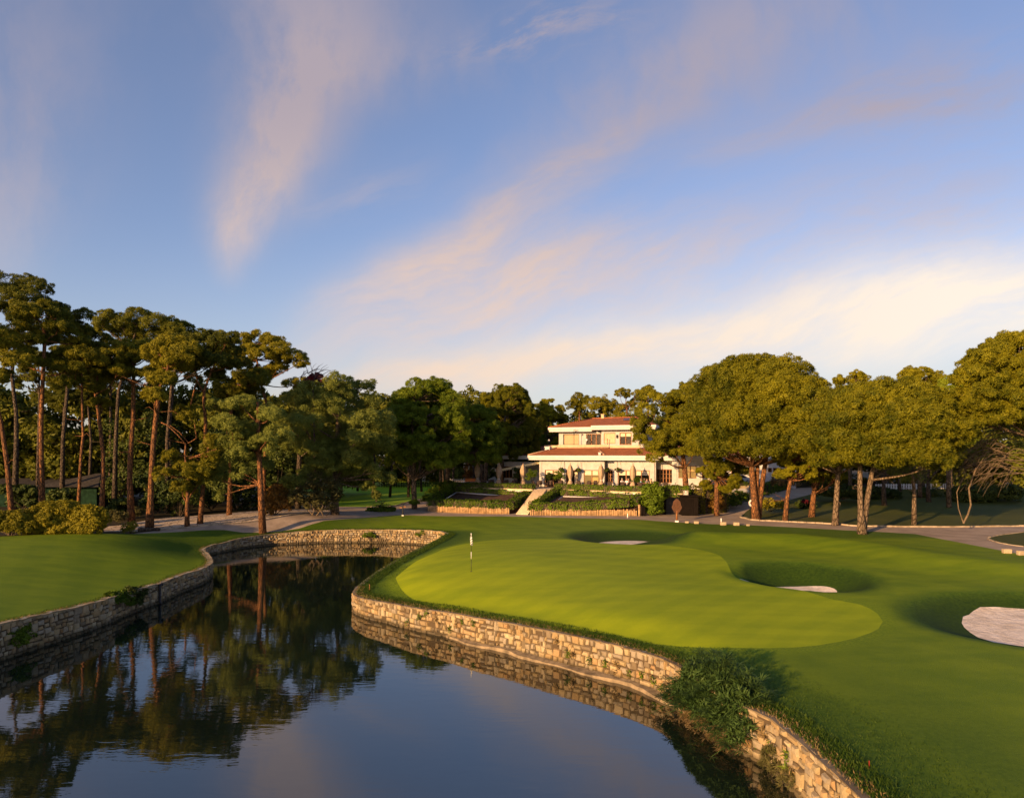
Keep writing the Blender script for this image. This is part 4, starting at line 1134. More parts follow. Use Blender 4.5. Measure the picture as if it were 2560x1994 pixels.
def tree(name, label, d, trunks, blobs, leaf='needle', bark='bark', group=None, cat='tree', sub=0.62, per=120, cover=0.95, L=0.34, Wd=0.058,
         bristle=0.55, limbs=True, seed=0, zbase=None, dead=0, sides=9, fill=None):
    r = np.random.default_rng(1000+seed); rd = random.Random(seed)
    mpp = d/F
    if fill is None: fill = 5 if group == GL and trunks[0][0][2] > 8 else 0
    if fill:     # lesser boughs below and around the main plates
        xs = [b[0] for b in blobs]; ys = [b[1] for b in blobs]
        for k in range(fill):
            q = blobs[k % len(blobs)]
            blobs = blobs + [(q[0]+rd.uniform(-26, 26), min(max(ys)+44, q[1]+rd.uniform(22, 75)), rd.uniform(16, 26), rd.uniform(10, 15), q[4]+rd.uniform(-2, 2))]
    bx, by = trunks[0][0][0], trunks[0][0][1]
    base = ray(bx, by, d)
    zg = zat(base[0], base[1]) if zbase is None else zbase
    t = empty(name, (base[0], base[1], zg), label, cat, group)
    tm = MB(); tips = []
    for ti, tr in enumerate(trunks):
        P = [np.array((*ray(x, y, d), w*mpp*0.41)) for x, y, w in tr]
        P[0][2] = zg-0.25 if ti == 0 or abs(P[0][2]-zg) < 1.5 else P[0][2]
        P = catmull([tuple(p) for p in P], 0.8)
        rr = [max(0.02, p[3]) for p in P]
        if ti == 0 or P[0][2] < zg+0.3: rr[0] *= 1.35
        yo = r.normal(0, 0.05, len(P)); yo = np.convolve(yo, np.ones(3)/3, 'same')
        tm.tube([(p[0], p[1]+(0.25*ti if ti else 0)+yo[i], p[2]) for i, p in enumerate(P)], rr, sides, True, 0.07)
        tips.append([(Vector((p[0], p[1]+(0.25*ti if ti else 0), p[2])), max(0.02, p[3])) for p in P])
    WB = []
    for b in blobs:
        x, y, rx, ry, dd = b
        c = ray(x, y, d); c = np.array((c[0]*(d+dd)/d if False else c[0], c[1]+dd, c[2]))
        WB.append((c[0], c[1], c[2], rx*mpp, rx*mpp, ry*mpp))
    if limbs:
        for c in WB:
            cv = Vector(c[:3]); best = None
            for tp in tips:
                for p, q in tp[len(tp)//4:]:
                    dv = cv-p; cost = dv.length + (3.0*max(0, p.z-cv.z+0.3))
                    cost = abs(cost-0.2) 
                    if best is None or cost < best[0]: best = (cost, p, q)
            _, p, q = best
            if (cv-p).length < 0.3: continue
            mid = p.lerp(cv, 0.5)+Vector((rd.uniform(-.3, .3), rd.uniform(-.3, .3), rd.uniform(-.5, .1)*min(1, (cv-p).length/4)))
            r0 = min(q*0.55, 0.05+0.022*(cv-p).length)
            L3 = catmull([tuple(p), tuple(mid), tuple(cv)], 0.7)
            tm.tube([tuple(a) for a in L3], list(np.linspace(r0, 0.02, len(L3))), 5, False)
            for k in range(2):     # forks inside the clump
                e = cv+Vector((rd.uniform(-1, 1)*c[3], rd.uniform(-1, 1)*c[3], rd.uniform(-.3, .8)*c[5]))*0.8
                tm.tube([mid.lerp(cv, .5), e], [r0*.45, .012], 4, False)
    for k in range(dead):      # bare snags on the bole
        tp = tips[rd.randrange(len(tips))]; p, q = tp[rd.randrange(len(tp)//3, len(tp))]
        a = rd.uniform(0, 6.28); ln = rd.uniform(0.6, 2.2)
        e = p+Vector((math.cos(a)*ln, math.sin(a)*ln*.6, rd.uniform(-.1, .5)*ln)); e2 = e+Vector((math.cos(a)*.5, 0, rd.uniform(-.6, .3)))
        tm.tube([p, e, e2], [.045, .028, .01], 4, False)
    tm.build('trunk', M[bark], t)
    if WB: leaf_obj('crown', blob_leaves(WB, r, sub, per, cover, L, Wd, bristle), M[leaf], t)
    return t

# --- tall red-barked pines left of the pond (front row)
tree('pine_tree', 'leaning pine cut by the left edge of the photo, its trunk lit orange', 64, [[(34,1256,15),(18,1160,13),(3,1060,11),(-18,960,9),(-30,880,7)]],
     [(-20,850,60,30,0),(20,880,40,20,1),(-40,800,60,34,-2),(10,820,36,18,2),(60,905,34,16,-1)], group=GL, seed=1, dead=4)
tree('pine_tree', 'tall straight pine near the left edge with a flat forked top', 66, [[(106,1266,17),(103,1150,14),(103,1050,13),(108,930,11),(112,850,10),(109,812,8)],[(109,815,6),(128,800,5),(148,786,3)],[(111,938,5),(130,936,4),(150,929,3)]],
     [(62,772,26,17,0),(95,790,34,18,-1.5),(132,782,30,16,1),(75,838,34,15,2),(40,850,30,14,-1),(150,815,28,15,0),(168,845,26,14,2),(110,762,22,12,0.5)], group=GL, seed=2, dead=5)
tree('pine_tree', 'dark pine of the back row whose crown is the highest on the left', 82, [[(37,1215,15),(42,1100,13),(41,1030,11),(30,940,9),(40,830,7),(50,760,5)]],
     [(10,712,46,24,0),(55,702,34,18,1),(108,722,26,16,0),(85,748,46,18,-2),(20,762,50,20,2),(60,800,52,18,3),(118,760,20,12,0),(-20,720,40,26,-2)], leaf='needle_dark', bark='bark_dark', group=GL, seed=3, dead=4)
tree('pine_tree', 'slender crooked pine in front of the dark green hut', 68, [[(193,1252,9),(203,1134,8),(208,1090,8),(206,1051,7),(204,969,6),(204,925,4)]],
     [(160,888,26,16,0),(190,880,30,20,1),(225,890,32,18,-1),(172,918,28,14,-1),(214,922,28,14,1),(246,902,22,14,0),(205,862,22,12,1.5)], group=GL, seed=4, dead=5)
tree('pine_tree', 'pine bending left with grey lower trunk beside the hut', 70, [[(253,1272,14),(258,1190,12),(258,1134,11),(247,1040,10),(239,985,8),(246,920,5)]],
     [(240,880,32,18,0),(275,872,30,17,1),(292,898,28,18,-1),(250,912,30,14,1),(228,975,18,12,0),(300,868,22,13,0)], group=GL, seed=5, dead=4)
tree('pine_tree', 'thick straight pine with orange middle trunk left of the bent pine', 72, [[(330,1294,18),(324,1200,15),(326,1130,14),(332,1051,13),(333,960,11),(333,915,9)]],
     [(322,868,28,20,0),(355,872,30,20,1),(340,892,32,14,-1.5),(308,892,22,14,1),(372,892,22,14,0)], group=GL, seed=6, dead=5)
tree('pine_tree', 'dark high-crowned pine standing behind the thick straight pine', 84, [[(286,1252,12),(290,1100,11),(296,980,9),(330,860,7),(345,810,5)]],
     [(272,790,24,13,0),(305,800,32,16,1),(348,788,30,15,0),(395,812,38,20,-1),(425,805,20,13,0),(360,830,46,18,2),(300,830,36,16,2),(262,812,18,12,-1),(410,840,30,14,1)], leaf='needle_dark', bark='bark_dark', group=GL, seed=7, dead=3)
tree('pine_tree', 'gently curved pine with bare side branches at the corner of the stone paving', 67, [[(374,1316,20),(377,1240,17),(378,1180,16),(383,1113,15),(391,1030,13),(402,965,10),(420,920,7)],[(391,1052,5),(415,1062,4),(440,1085,3),(462,1110,2)],[(398,980,5),(372,968,3),(350,962,2)]],
     [(408,945,34,14,0),(390,935,22,14,1),(430,948,18,12,-1),(395,880,34,22,0),(440,875,40,24,1),(470,888,26,20,-1),(420,905,38,16,2),(415,850,34,16,1),(480,868,20,14,0)], group=GL, seed=8, dead=7)
tree('pine_tree', 'short sunlit yellow-green pine with bare forked top beside the paving', 68.5, [[(467,1314,13),(468,1260,11),(470,1195,9),(462,1140,6),(464,1108,5)],[(470,1146,6),(500,1135,5),(540,1122,4)],[(464,1108,4),(485,1095,3),(480,1055,2)],[(464,1108,4),(440,1080,3),(415,1062,2)]],
     [(430,1140,20,14,0),(450,1160,24,16,1),(478,1172,26,16,-1),(505,1165,24,16,0),(515,1110,26,22,1),(525,1140,20,15,0),(462,1035,24,18,0),(495,1185,22,14,0)], group=GL, seed=9, dead=6)
tree('pine_tree', 'pine forked into two orange snags above the short yellow-green pine', 70.5, [[(500,1307,14),(507,1230,12),(513,1150,11),(514,1051,10),(510,1000,9),(511,975,8),(528,930,5)],[(509,985,6),(492,955,4),(488,940,3)],[(470,1020,5),(480,975,5),(489,942,3)]],
     [(470,850,28,15,0),(505,840,30,16,1),(540,858,30,18,0),(565,870,28,18,1),(585,850,20,14,-1),(500,880,42,20,2),(550,900,40,18,-1),(470,905,32,14,1)], leaf='needle_dark', group=GL, seed=10, dead=6)
tree('pine_tree', 'pine whose bright orange upper trunk shows between dark boughs', 78, [[(573,1272,13),(576,1180,11),(578,1109,10),(578,1010,10),(582,960,7),(595,930,4)]],
     [(560,958,24,15,0),(590,950,28,14,1),(575,980,32,16,-1),(610,942,26,14,0),(640,935,30,14,1),(660,955,24,14,-1),(620,965,28,13,1)], group=GL, seed=11, dead=4)
tree('pine_tree', 'broad pine with low dark green boughs and an orange lower trunk at the paving', 70, [[(657,1296,18),(651,1210,16),(648,1134,14),(647,1060,11),(645,1005,8)],[(650,1140,6),(600,1130,4),(570,1120,3)]],
     [(600,1010,36,20,0),(650,1025,36,18,1),(690,1040,30,16,-1),(590,1060,34,20,-1.5),(640,1070,40,20,1.5),(700,1085,32,20,0),(570,1110,30,20,0),(610,1130,36,22,-1),(665,1115,34,22,-1),(560,1165,30,20,.5),(600,1180,30,18,0),(545,1200,22,22,0),(550,1240,16,14,0),(640,1160,26,16,1.5),(535,1010,26,14,1)], leaf='needle_gray', group=GL, seed=12, dead=5)
tree('pine_tree', 'big open-crowned pine behind, on a thin orange trunk, highest of the middle left', 82, [[(660,1250,11),(660,1180,11),(667,1080,10),(670,1020,9),(652,960,8),(642,900,6),(640,860,4)]],
     [(605,848,22,13,0),(640,842,34,15,1),(680,852,26,14,0),(700,875,30,16,-1),(735,890,26,16,0),(755,905,18,12,0),(625,872,34,14,1),(665,888,32,13,-1),(600,900,26,13,1),(640,925,36,13,2),(690,915,26,12,1)], group=GL, seed=13, dead=6)
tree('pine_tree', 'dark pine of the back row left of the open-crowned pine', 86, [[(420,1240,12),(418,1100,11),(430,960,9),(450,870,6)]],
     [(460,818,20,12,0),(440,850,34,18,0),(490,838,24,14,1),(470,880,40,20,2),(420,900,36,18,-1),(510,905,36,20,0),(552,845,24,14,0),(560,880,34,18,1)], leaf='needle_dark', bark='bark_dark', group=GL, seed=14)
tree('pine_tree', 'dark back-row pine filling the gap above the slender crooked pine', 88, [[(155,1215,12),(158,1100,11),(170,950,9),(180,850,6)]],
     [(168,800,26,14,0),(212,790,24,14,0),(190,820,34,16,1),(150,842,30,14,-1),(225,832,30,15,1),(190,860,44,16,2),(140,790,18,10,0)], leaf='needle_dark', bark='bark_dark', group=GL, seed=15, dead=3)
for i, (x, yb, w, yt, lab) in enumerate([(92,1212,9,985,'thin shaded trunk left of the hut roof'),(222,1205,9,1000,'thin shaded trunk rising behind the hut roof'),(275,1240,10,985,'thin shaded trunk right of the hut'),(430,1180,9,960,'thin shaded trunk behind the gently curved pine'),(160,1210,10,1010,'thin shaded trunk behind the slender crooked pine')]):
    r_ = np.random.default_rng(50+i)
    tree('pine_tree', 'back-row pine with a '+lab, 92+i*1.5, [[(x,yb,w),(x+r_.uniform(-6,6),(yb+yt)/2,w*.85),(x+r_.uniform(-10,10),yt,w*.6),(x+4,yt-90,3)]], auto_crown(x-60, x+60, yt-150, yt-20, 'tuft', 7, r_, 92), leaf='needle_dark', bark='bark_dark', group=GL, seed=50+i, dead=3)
# weeping pine and neighbours
_r = np.random.default_rng(77)
wb = auto_crown(742, 985, 925, 1190, 'spray', 44, _r, 80) + [(735,1000,30,20,0),(760,1040,30,22,-1),(720,1060,26,18,0),(745,1110,28,16,-1),(958,1060,26,26,0),(965,1110,22,26,0),(935,1180,22,20,-1),(968,1195,20,12,0),(920,1215,14,12,0),(795,1180,34,18,-2),(770,1205,34,16,-2.5),(740,1200,22,14,-2),(820,1150,30,18,-2.5)]
tree('pine_tree', 'big weeping pine with grey-green hanging boughs left of the practice lawn', 80, [[(838,1285,20),(835,1200,18),(842,1100,15),(850,1000,10),(860,950,5)],[(838,1150,8),(790,1120,5),(752,1140,3)],[(845,1090,8),(900,1080,5),(945,1090,3)]], wb, leaf='needle_gray', bark='bark_gray', seed=20, dead=12, sub=0.6, group='pines beside the practice lawn')
_r = np.random.default_rng(78)
tree('pine_tree', 'dark pine behind the weeping pine under the red bougainvillea', 90, [[(745,1240,14),(750,1100,12),(762,980,7)]], auto_crown(690, 830, 945, 1120, 'spray', 22, _r, 90), leaf='needle_dark', bark='bark_dark', seed=21, group='pines beside the practice lawn')
t = empty('bougainvillea', (*ray(790, 1285, 78)[:2], 2), 'red flowering bougainvillea with bare purple shoots climbing the treetops', 'climbing plant')
B_ = lambda x, y, rx, ry, d: (*ray(x, y, d), rx*d/F, rx*d/F, ry*d/F)
leaf_obj('flowers', blob_leaves([B_(785,946,14,8,78.5), B_(797,940,10,6,78.5), B_(772,952,9,6,78.5), B_(800,954,8,8,78.5)], np.random.default_rng(5), .35, 26, 1.0, .3, .2, .2), M['bougain'], t)
m = MB()
for i in range(34):
    x0, y0 = random.uniform(745, 800), random.uniform(930, 960); x1, y1 = x0+random.uniform(-5, 45), y0-random.uniform(4, 34)
    a, b, c = ray(x0, y0, 78), ray((x0+x1)/2+random.uniform(-4, 4), (y0+y1)/2-5, 78), ray(x1, y1, 78); m.tube([a, b, c], [.035, .025, .01], 4, False)
m.tube([ray(790, 1275, 78), ray(786, 1100, 79), ray(782, 950, 78)], [.14, .10, .05], 6)
m.build('stems', plain('purple_stems', (0.06, 0.035, 0.045), 0.8), t)

GM = 'stone pines left of the clubhouse'
def dome(lab, d, trunks, box, n, seed, leaf='needle_stone', bark='bark_gray', group=None, extra=(), dead=2, **kw):
    r_ = np.random.default_rng(seed)
    return tree('stone_pine', lab, d, trunks, auto_crown(*box, 'dome', n, r_, d)+list(extra), leaf=leaf, bark=bark, group=group, seed=seed, dead=dead, sub=kw.pop('sub', .72), per=kw.pop('per', 150), cover=kw.pop('cover', .68), bristle=.55, Wd=.06, L=.34, **kw)
dome('broad dark stone pine whose bare trunk stands at the end of the practice lawn', 92, [[(1036,1257,13),(1035,1200,12),(1036,1135,11),(1030,1060,9),(1040,1000,6)]], (944,1186,938,1172), 152, 30, leaf='needle_mid', group=GM)
dome('round stone pine on two slanting trunks beside the terrace', 97, [[(1101,1205,10),(1102,1150,9),(1108,1095,8),(1130,1050,5)],[(1118,1207,10),(1128,1150,9),(1140,1100,7),(1170,1060,4)]], (1094,1274,1010,1160), 114, 31, leaf='needle_mid', group=GM)
dome('stone pine with a golden sunlit top beside the clubhouse left wing', 106, [[(1254,1190,13),(1255,1124,12),(1258,1080,10),(1265,1030,6)]], (1199,1364,958,1152), 114, 32, group=GM)
dome('dark stone pine close behind the upper storey of the clubhouse', 112, [[(1318,1185,10),(1320,1120,9),(1325,1060,5)]], (1256,1378,1040,1162), 71, 33, leaf='needle_mid', group=GM)
dome('golden distant stone pine over the ridge of trees left of the roof', 128, [[(1368,1185,8),(1370,1100,8),(1372,1040,5)]], (1319,1430,992,1122), 60, 34, group=GM)
dome('tall rounded stone pine filling the gap right of the weeping pine', 104, [[(1120,1200,12),(1118,1100,10),(1122,1000,6)]], (1014,1166,950,1102), 84, 35, leaf='needle_mid', group=GM)
dome('golden round-topped stone pine between two darker domes left of the clubhouse', 118, [[(1215,1195,11),(1216,1100,9),(1218,1020,5)]], (1174,1336,962,1112), 84, 36, group=GM)
for i, (x0, x1, yt, d, lab) in enumerate([(1418,1478,982,126,'leftmost loose golden pine behind the clubhouse roof'),(1462,1545,985,124,'middle loose golden pine behind the clubhouse chimney'),(1532,1602,966,122,'tallest loose golden pine behind the clubhouse roof'),(1590,1650,962,118,'loose golden pine behind the right end of the upper roof')]):
    r_ = np.random.default_rng(90+i); c = (x0+x1)/2
    tree('pine_tree', lab, d, [[(c,1190,8),(c+2,1090,7),(c,1020,5)]], auto_crown(x0-8, x1+8, yt, 1095, 'spray', 18, r_, d), leaf='needle', group='pines behind the clubhouse', seed=90+i)

GR = 'stone pines right of the clubhouse'
dome('sunlit stone pine leaning over the right end of the clubhouse with an orange trunk', 86, [[(1719,1225,17),(1712,1170,15),(1706,1130,13),(1703,1110,11)],[(1703,1112,9),(1695,1096,8),(1688,1060,6),(1672,1010,4)],[(1704,1110,8),(1712,1085,7),(1716,1040,5),(1730,1000,4)]], (1634,1806,955,1144), 97, 40, group=GR,
     extra=[(1600,1030,28,16,-2),(1592,1060,24,14,-2),(1610,1085,30,18,-2),(1618,1115,30,18,-2),(1630,1140,22,16,-2),(1650,1095,26,18,-3),(1590,1100,14,12,-2),(1650,1000,30,18,-1),(1620,985,22,14,0),(1585,1075,12,9,-2),(1720,1130,20,14,-3)], bark='bark', dead=8)
dome('largest domed stone pine of the right, on a triple trunk with the lifebuoy', 77, [[(1891,1294,22),(1886,1250,19),(1882,1203,18),(1880,1165,16),(1884,1100,11),(1880,1020,6)],[(1893,1290,17),(1894,1230,14),(1896,1170,13),(1896,1102,11),(1900,1030,6)],[(1897,1290,18),(1906,1230,16),(1917,1160,14),(1925,1110,9),(1950,1050,5)]], (1684,2096,880,1144), 292, 41, group=GR,
     extra=[(1790,1060,40,26,-5),(1840,1045,44,28,-6),(1880,1075,36,20,-6),(1760,1085,34,20,-4),(1905,1010,40,28,-6),(1880,990,44,26,-6),(1930,1075,28,20,-5),(1730,1050,34,22,-4)], bark='bark', dead=8)
dome('small sunlit pine crown on an orange stub trunk above the hedge bank', 83, [[(1792,1216,13),(1791,1190,12),(1793,1160,9),(1800,1140,5)]], (1742,1858,1108,1230), 47, 42, group=GR, bark='bark', extra=[(1872,1150,26,18,0),(1860,1175,22,14,0)])
dome('thin sunlit pine right of the triple trunk, leaning right', 75.5, [[(1963,1293,14),(1967,1250,13),(1976,1200,11),(1985,1150,9),(1990,1100,5)]], (1924,2054,1020,1199), 71, 43, group=GR, bark='bark', dead=8)
dome('pine with a dark brown trunk left of the grey twin trunk', 80, [[(2028,1289,16),(2034,1235,14),(2044,1180,12),(2048,1130,8)]], (1994,2116,1070,1209), 52, 44, group=GR, bark='bark')
dome('pine with a thick grey trunk and one orange bough reaching left', 71.5, [[(2087,1309,17),(2090,1250,15),(2095,1185,14),(2105,1140,10),(2115,1100,6)],[(2100,1160,8),(2070,1130,7),(2040,1108,6),(2014,1088,4)]], (2004,2156,1000,1169), 58, 45, group=GR, dead=10)
dome('wide golden stone pine on a grey twin trunk at the path', 64.5, [[(2157,1331,25),(2152,1280,17),(2150,1220,15),(2150,1155,14),(2160,1100,9),(2180,1040,5)],[(2159,1326,18),(2168,1270,17),(2180,1200,15),(2190,1150,11),(2230,1090,7),(2260,1040,4)]], (1999,2418,950,1169), 266, 46, group=GR, dead=10,
     extra=[(2075,985,40,24,4),(2095,1020,42,26,3),(2060,1035,34,24,2),(2110,965,36,20,5),(2130,1000,40,26,2),(2120,1140,30,22,-3),(2190,1135,34,24,-4),(2250,1110,36,24,-4),(2090,1105,28,20,-3),(2230,1060,40,26,-6),(2150,1075,40,26,-5)])
_r = np.random.default_rng(47)
tree('pine_tree', 'pale green low pine with drooping sprays under the wide golden pine', 72, [[(2285,1282,12),(2286,1230,11),(2280,1180,8),(2300,1140,4)],[(2280,1180,4),(2230,1190,3),(2190,1178,2)]], auto_crown(2185, 2385, 1110, 1205, 'spray', 18, _r, 72), leaf='needle_gray', bark='bark_gray', seed=47, dead=12, per=20, cover=.8, group='pines in the shaded right lawn')
for i, (x, yb, w, d, lab) in enumerate([(2211,1271,12,92,'dark trunk standing just right of the grey twin trunk'),(2322,1264,11,96,'dark trunk between the two rightmost lawn pines'),(2250,1240,9,112,'thin distant dark trunk near the far fence')]):
    r_ = np.random.default_rng(60+i)
    tree('pine_tree', 'shaded pine with a '+lab, d, [[(x,yb,w),(x-2,yb-60,w*.9),(x+4,yb-150,w*.6)]], auto_crown(x-70, x+70, yb-270, yb-120, 'dome', 18, r_, d), leaf='needle_dark', bark='bark_dark', seed=60+i, group='pines in the shaded right lawn')
dome('distant stone pine peeking over between the two big golden domes', 108, [[(2125,1220,9),(2126,1100,8),(2128,980,5)]], (2052,2206,926,1064), 71, 48, group=GR)
dome('distant stone pine left of the tall right-edge pine', 102, [[(2300,1225,10),(2300,1100,9),(2302,980,5)]], (2199,2391,914,1084), 97, 49, group=GR)
dome('dark green stone pine wedged beside the tall right-edge pine', 90, [[(2372,1250,11),(2370,1130,10),(2372,1020,6)]], (2314,2446,930,1114), 71, 70, leaf='needle_mid', group=GR)
dome('tall rugged pine filling the right edge of the photo', 61, [[(2640,1345,24),(2632,1230,21),(2610,1100,17),(2570,980,11),(2550,900,6)]], (2389,2686,826,1074), 195, 71, group=GR, extra=[(2430,905,30,20,-2),(2410,940,24,18,-2),(2425,985,34,24,-3),(2470,1010,40,24,-3),(2560,1030,40,26,-2)], dead=4)
# bare drooping branches below the right-edge pine and the twisted little tree
t = empty('bare_tree', (*at(2440, 1306, 2)[:2], 2.0), 'twisted leaning little tree with long bare drooping branches at the right edge', 'tree')
m = MB(); d = 66
def br(pts, r0, r1=.012): 
    L = catmull([tuple(ray(x, y, d+dd)) for x, y, dd in pts], .5); m.tube([tuple(a) for a in L], list(np.linspace(r0, r1, len(L))), 5, False)
br([(2408,1308,0),(2420,1285,0),(2427,1262,0),(2422,1220,0),(2440,1170,0),(2500,1120,0)], .10, .04); br([(2408,1306,0),(2396,1270,0),(2392,1230,0),(2405,1200,0),(2440,1170,0)], .05, .02)
for i in range(46):
    x0, y0 = random.uniform(2500, 2580), random.uniform(1060, 1190); ln = random.uniform(60, 160); dr = random.uniform(10, 70)
    dd = random.uniform(-2, 2)
    br([(x0, y0, dd), (x0-ln*.4, y0-random.uniform(-5, 18), dd), (x0-ln*.75, y0+dr*.35, dd), (x0-ln, y0+dr, dd)], .05, .008)
    for k in range(3):
        xa = x0-ln*random.uniform(.3, .9); ya = y0+dr*.3; br([(xa, ya, dd), (xa-random.uniform(6, 26), ya+random.uniform(8, 34), dd)], .018, .006)
m.build('branches', M['deadwood'], t)
leaf_obj('foliage', blob_leaves([B_(2470,1060,26,16,66), B_(2520,1090,40,22,65), B_(2555,1070,34,24,66), B_(2430,1085,20,12,67), B_(2545,1120,24,16,66)], np.random.default_rng(9), .45, 16, .7, .4, .12, .7), M['needle_gray'], t)

# ------------------------------------------------------------------ far woodland read as one dark mass
r_ = np.random.default_rng(123); wbs = []
def belt(x0, x1, yt, yb, d0, d1, n, rr=(30, 55)):
    for i in range(n):
        x, d, y = r_.uniform(x0, x1), r_.uniform(d0, d1), r_.uniform(yt, yb); b = r_.uniform(*rr)
        wbs.append((*ray(x, y, d), b*d/F, b*d/F, b*.8*d/F))
belt(-150, 560, 985, 1235, 98, 116, 190); belt(540, 900, 1000, 1200, 104, 125, 70); belt(880, 1330, 1000, 1195, 150, 185, 150, (24, 40)); belt(1320, 1800, 1060, 1190, 130, 145, 60); belt(1780, 2100, 1000, 1190, 134, 150, 50); belt(2060, 2700, 1010, 1215, 118, 140, 110)
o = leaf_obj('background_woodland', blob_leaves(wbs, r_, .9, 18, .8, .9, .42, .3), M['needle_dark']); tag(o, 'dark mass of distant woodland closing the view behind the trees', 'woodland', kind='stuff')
m = MB()
for i in range(26):
    x = random.choice([random.uniform(870, 1240), random.uniform(20, 520), random.uniform(2050, 2500)]); d = random.uniform(112, 140); p = ray(x, 1215, d)
    m.tube([(p[0], p[1], 1.6), (p[0]+random.uniform(-.4, .4), p[1], 7), (p[0]+random.uniform(-.8, .8), p[1], 12)], [.28, .22, .15], 6)
o = m.build('background_trunks', M['bark_dark']); tag(o, 'dim distant trunks inside the woodland', 'woodland', kind='stuff')
M['grass_blade'] = leaf_mat('grass_blades', (0.018, 0.046, 0.003), (0.055, 0.095, 0.008), 0.2, scale=1.2)
# ------------------------------------------------------------------ hedges and shrubs
def bush(name, label, blobs, mat, cat='shrub', group=None, seed=0, stem=True, **kw):
    """blobs in world metres; the root stays on the ground"""
    r = np.random.default_rng(2000+seed)
    x, y = np.mean([b[0] for b in blobs]), np.mean([b[1] for b in blobs])
    zb = min(b[2]-b[5] for b in blobs)
    t = empty(name, (x, y, zb), label, cat, group)
    p = dict(sub=.32, per=22, cover=1.15, L=.24, Wd=.13, bristle=.25); p.update(kw)
    leaf_obj('foliage', blob_leaves(blobs, r, **p), M[mat], t)
    if stem:
        m = MB()
        for b in blobs[:8]: m.tube([(x, y, zb-.1), ((x+b[0])/2, (y+b[1])/2, zb+.35*(b[2]-zb)), (b[0], b[1], b[2])], [.06, .04, .02], 5, False)
        m.build('stem', M['bark_dark'], t)
    return t
def bb(px, py, rx, ry, d, ryd=None):
    return (*ray(px, py, d), rx*d/F, (ryd if ryd else rx*d/F), ry*d/F)
def hedge(label, P, w, h, mat='hedge', z=None, seed=0, group=None, L=.2, Wd=.12, wob=.08, dens=95, hang=0.0, name='hedge'):
    """clipped hedge along a ground line P of (x,y[,z])"""
    r = np.random.default_rng(3000+seed)
    Q = catmull([(p[0], p[1], (p[2] if len(p) > 2 else (zat(p[0], p[1]) if z is None else z))) for p in P], .5)
    seg = np.linalg.norm(np.diff(Q[:, :2], axis=0), axis=1); cum = np.concatenate([[0], np.cumsum(seg)]); Ln = cum[-1]
    per = w+2*h; n = int(dens*(Ln*per+w*h*2))
    s = r.uniform(-w*.3, Ln+w*.3, n); q = r.uniform(0, per, n)
    off = np.where(q < h, -w/2, np.where(q < h+w, q-h-w/2, w/2)); zz = np.where(q < h, q, np.where(q < h+w, h, per-q))
    nx = np.where(q < h, -1., np.where(q < h+w, 0, 1)); nz = np.where((q >= h) & (q < h+w), 1., .15)
    end = (s < 0) | (s > Ln); off = np.where(end, r.uniform(-w/2, w/2, n)*.85, off); zz = np.where(end, r.uniform(0, h, n)*.95, zz)
    sc = np.clip(s, 0, Ln); X = np.interp(sc, cum, Q[:, 0]); Y = np.interp(sc, cum, Q[:, 1]); Z = np.interp(sc, cum, Q[:, 2])
    T = unit(np.gradient(Q[:, :2], axis=0)); tx = np.interp(sc, cum, T[:, 0]); ty = np.interp(sc, cum, T[:, 1])
    lump = wob*(np.sin(s*1.9+seed)+np.sin(s*4.3+2*seed+off*3))*0.7 + r.normal(0, .045, n)
    zz = zz - hang*np.abs(np.sin(s*.8+seed))*(np.abs(nx))*0 
    o2 = off + nx*lump; z2 = zz + np.where(nz > .5, lump, 0) 
    ext = np.where(s < 0, s, np.where(s > Ln, s-Ln, 0))
    C = np.column_stack([X + ty*o2 + tx*ext, Y - tx*o2 + ty*ext, Z+z2])
    Nn = np.column_stack([ty*nx+tx*np.sign(ext)*end, -tx*nx+ty*np.sign(ext)*end, nz]); Nn = unit(Nn+r.normal(0, .42, Nn.shape))
    V = leaf_quads(C, Nn, r.normal(size=C.shape), L*(.6+.8*r.random(n)), Wd*(.6+.8*r.random(n)))
    t = empty(name, tuple(Q[len(Q)//2]), label, 'hedge', group)
    leaf_obj('foliage', V, M[mat], t)
    m = MB(); vs, fs_ = [], []
    for i in range(len(Q)):
        a = (T[i, 1], -T[i, 0])
        for o_, zq in ((-w*.42, -.05), (w*.42, -.05), (w*.40, h*.88), (-w*.40, h*.88)): vs.append((Q[i, 0]+a[0]*o_, Q[i, 1]+a[1]*o_, Q[i, 2]+zq))
        if i:
            b = (i-1)*4; fs_ += [(b+k, b+(k+1) % 4, b+4+(k+1) % 4, b+4+k) for k in range(4)]
    e = (len(Q)-1)*4; fs_ += [(0, 1, 2, 3), (e+3, e+2, e+1, e)]
    m.add(vs, fs_); m.build('inner_twigs', M['bark_dark'], t)
    return t
lerp2 = lambda a, b, t: (a[0]+(b[0]-a[0])*t, a[1]+(b[1]-a[1])*t)
nrm2 = lambda a, b: unit(np.array((b[1]-a[1], -(b[0]-a[0]))))
GH = 'clipped hedges of the garden terrace'
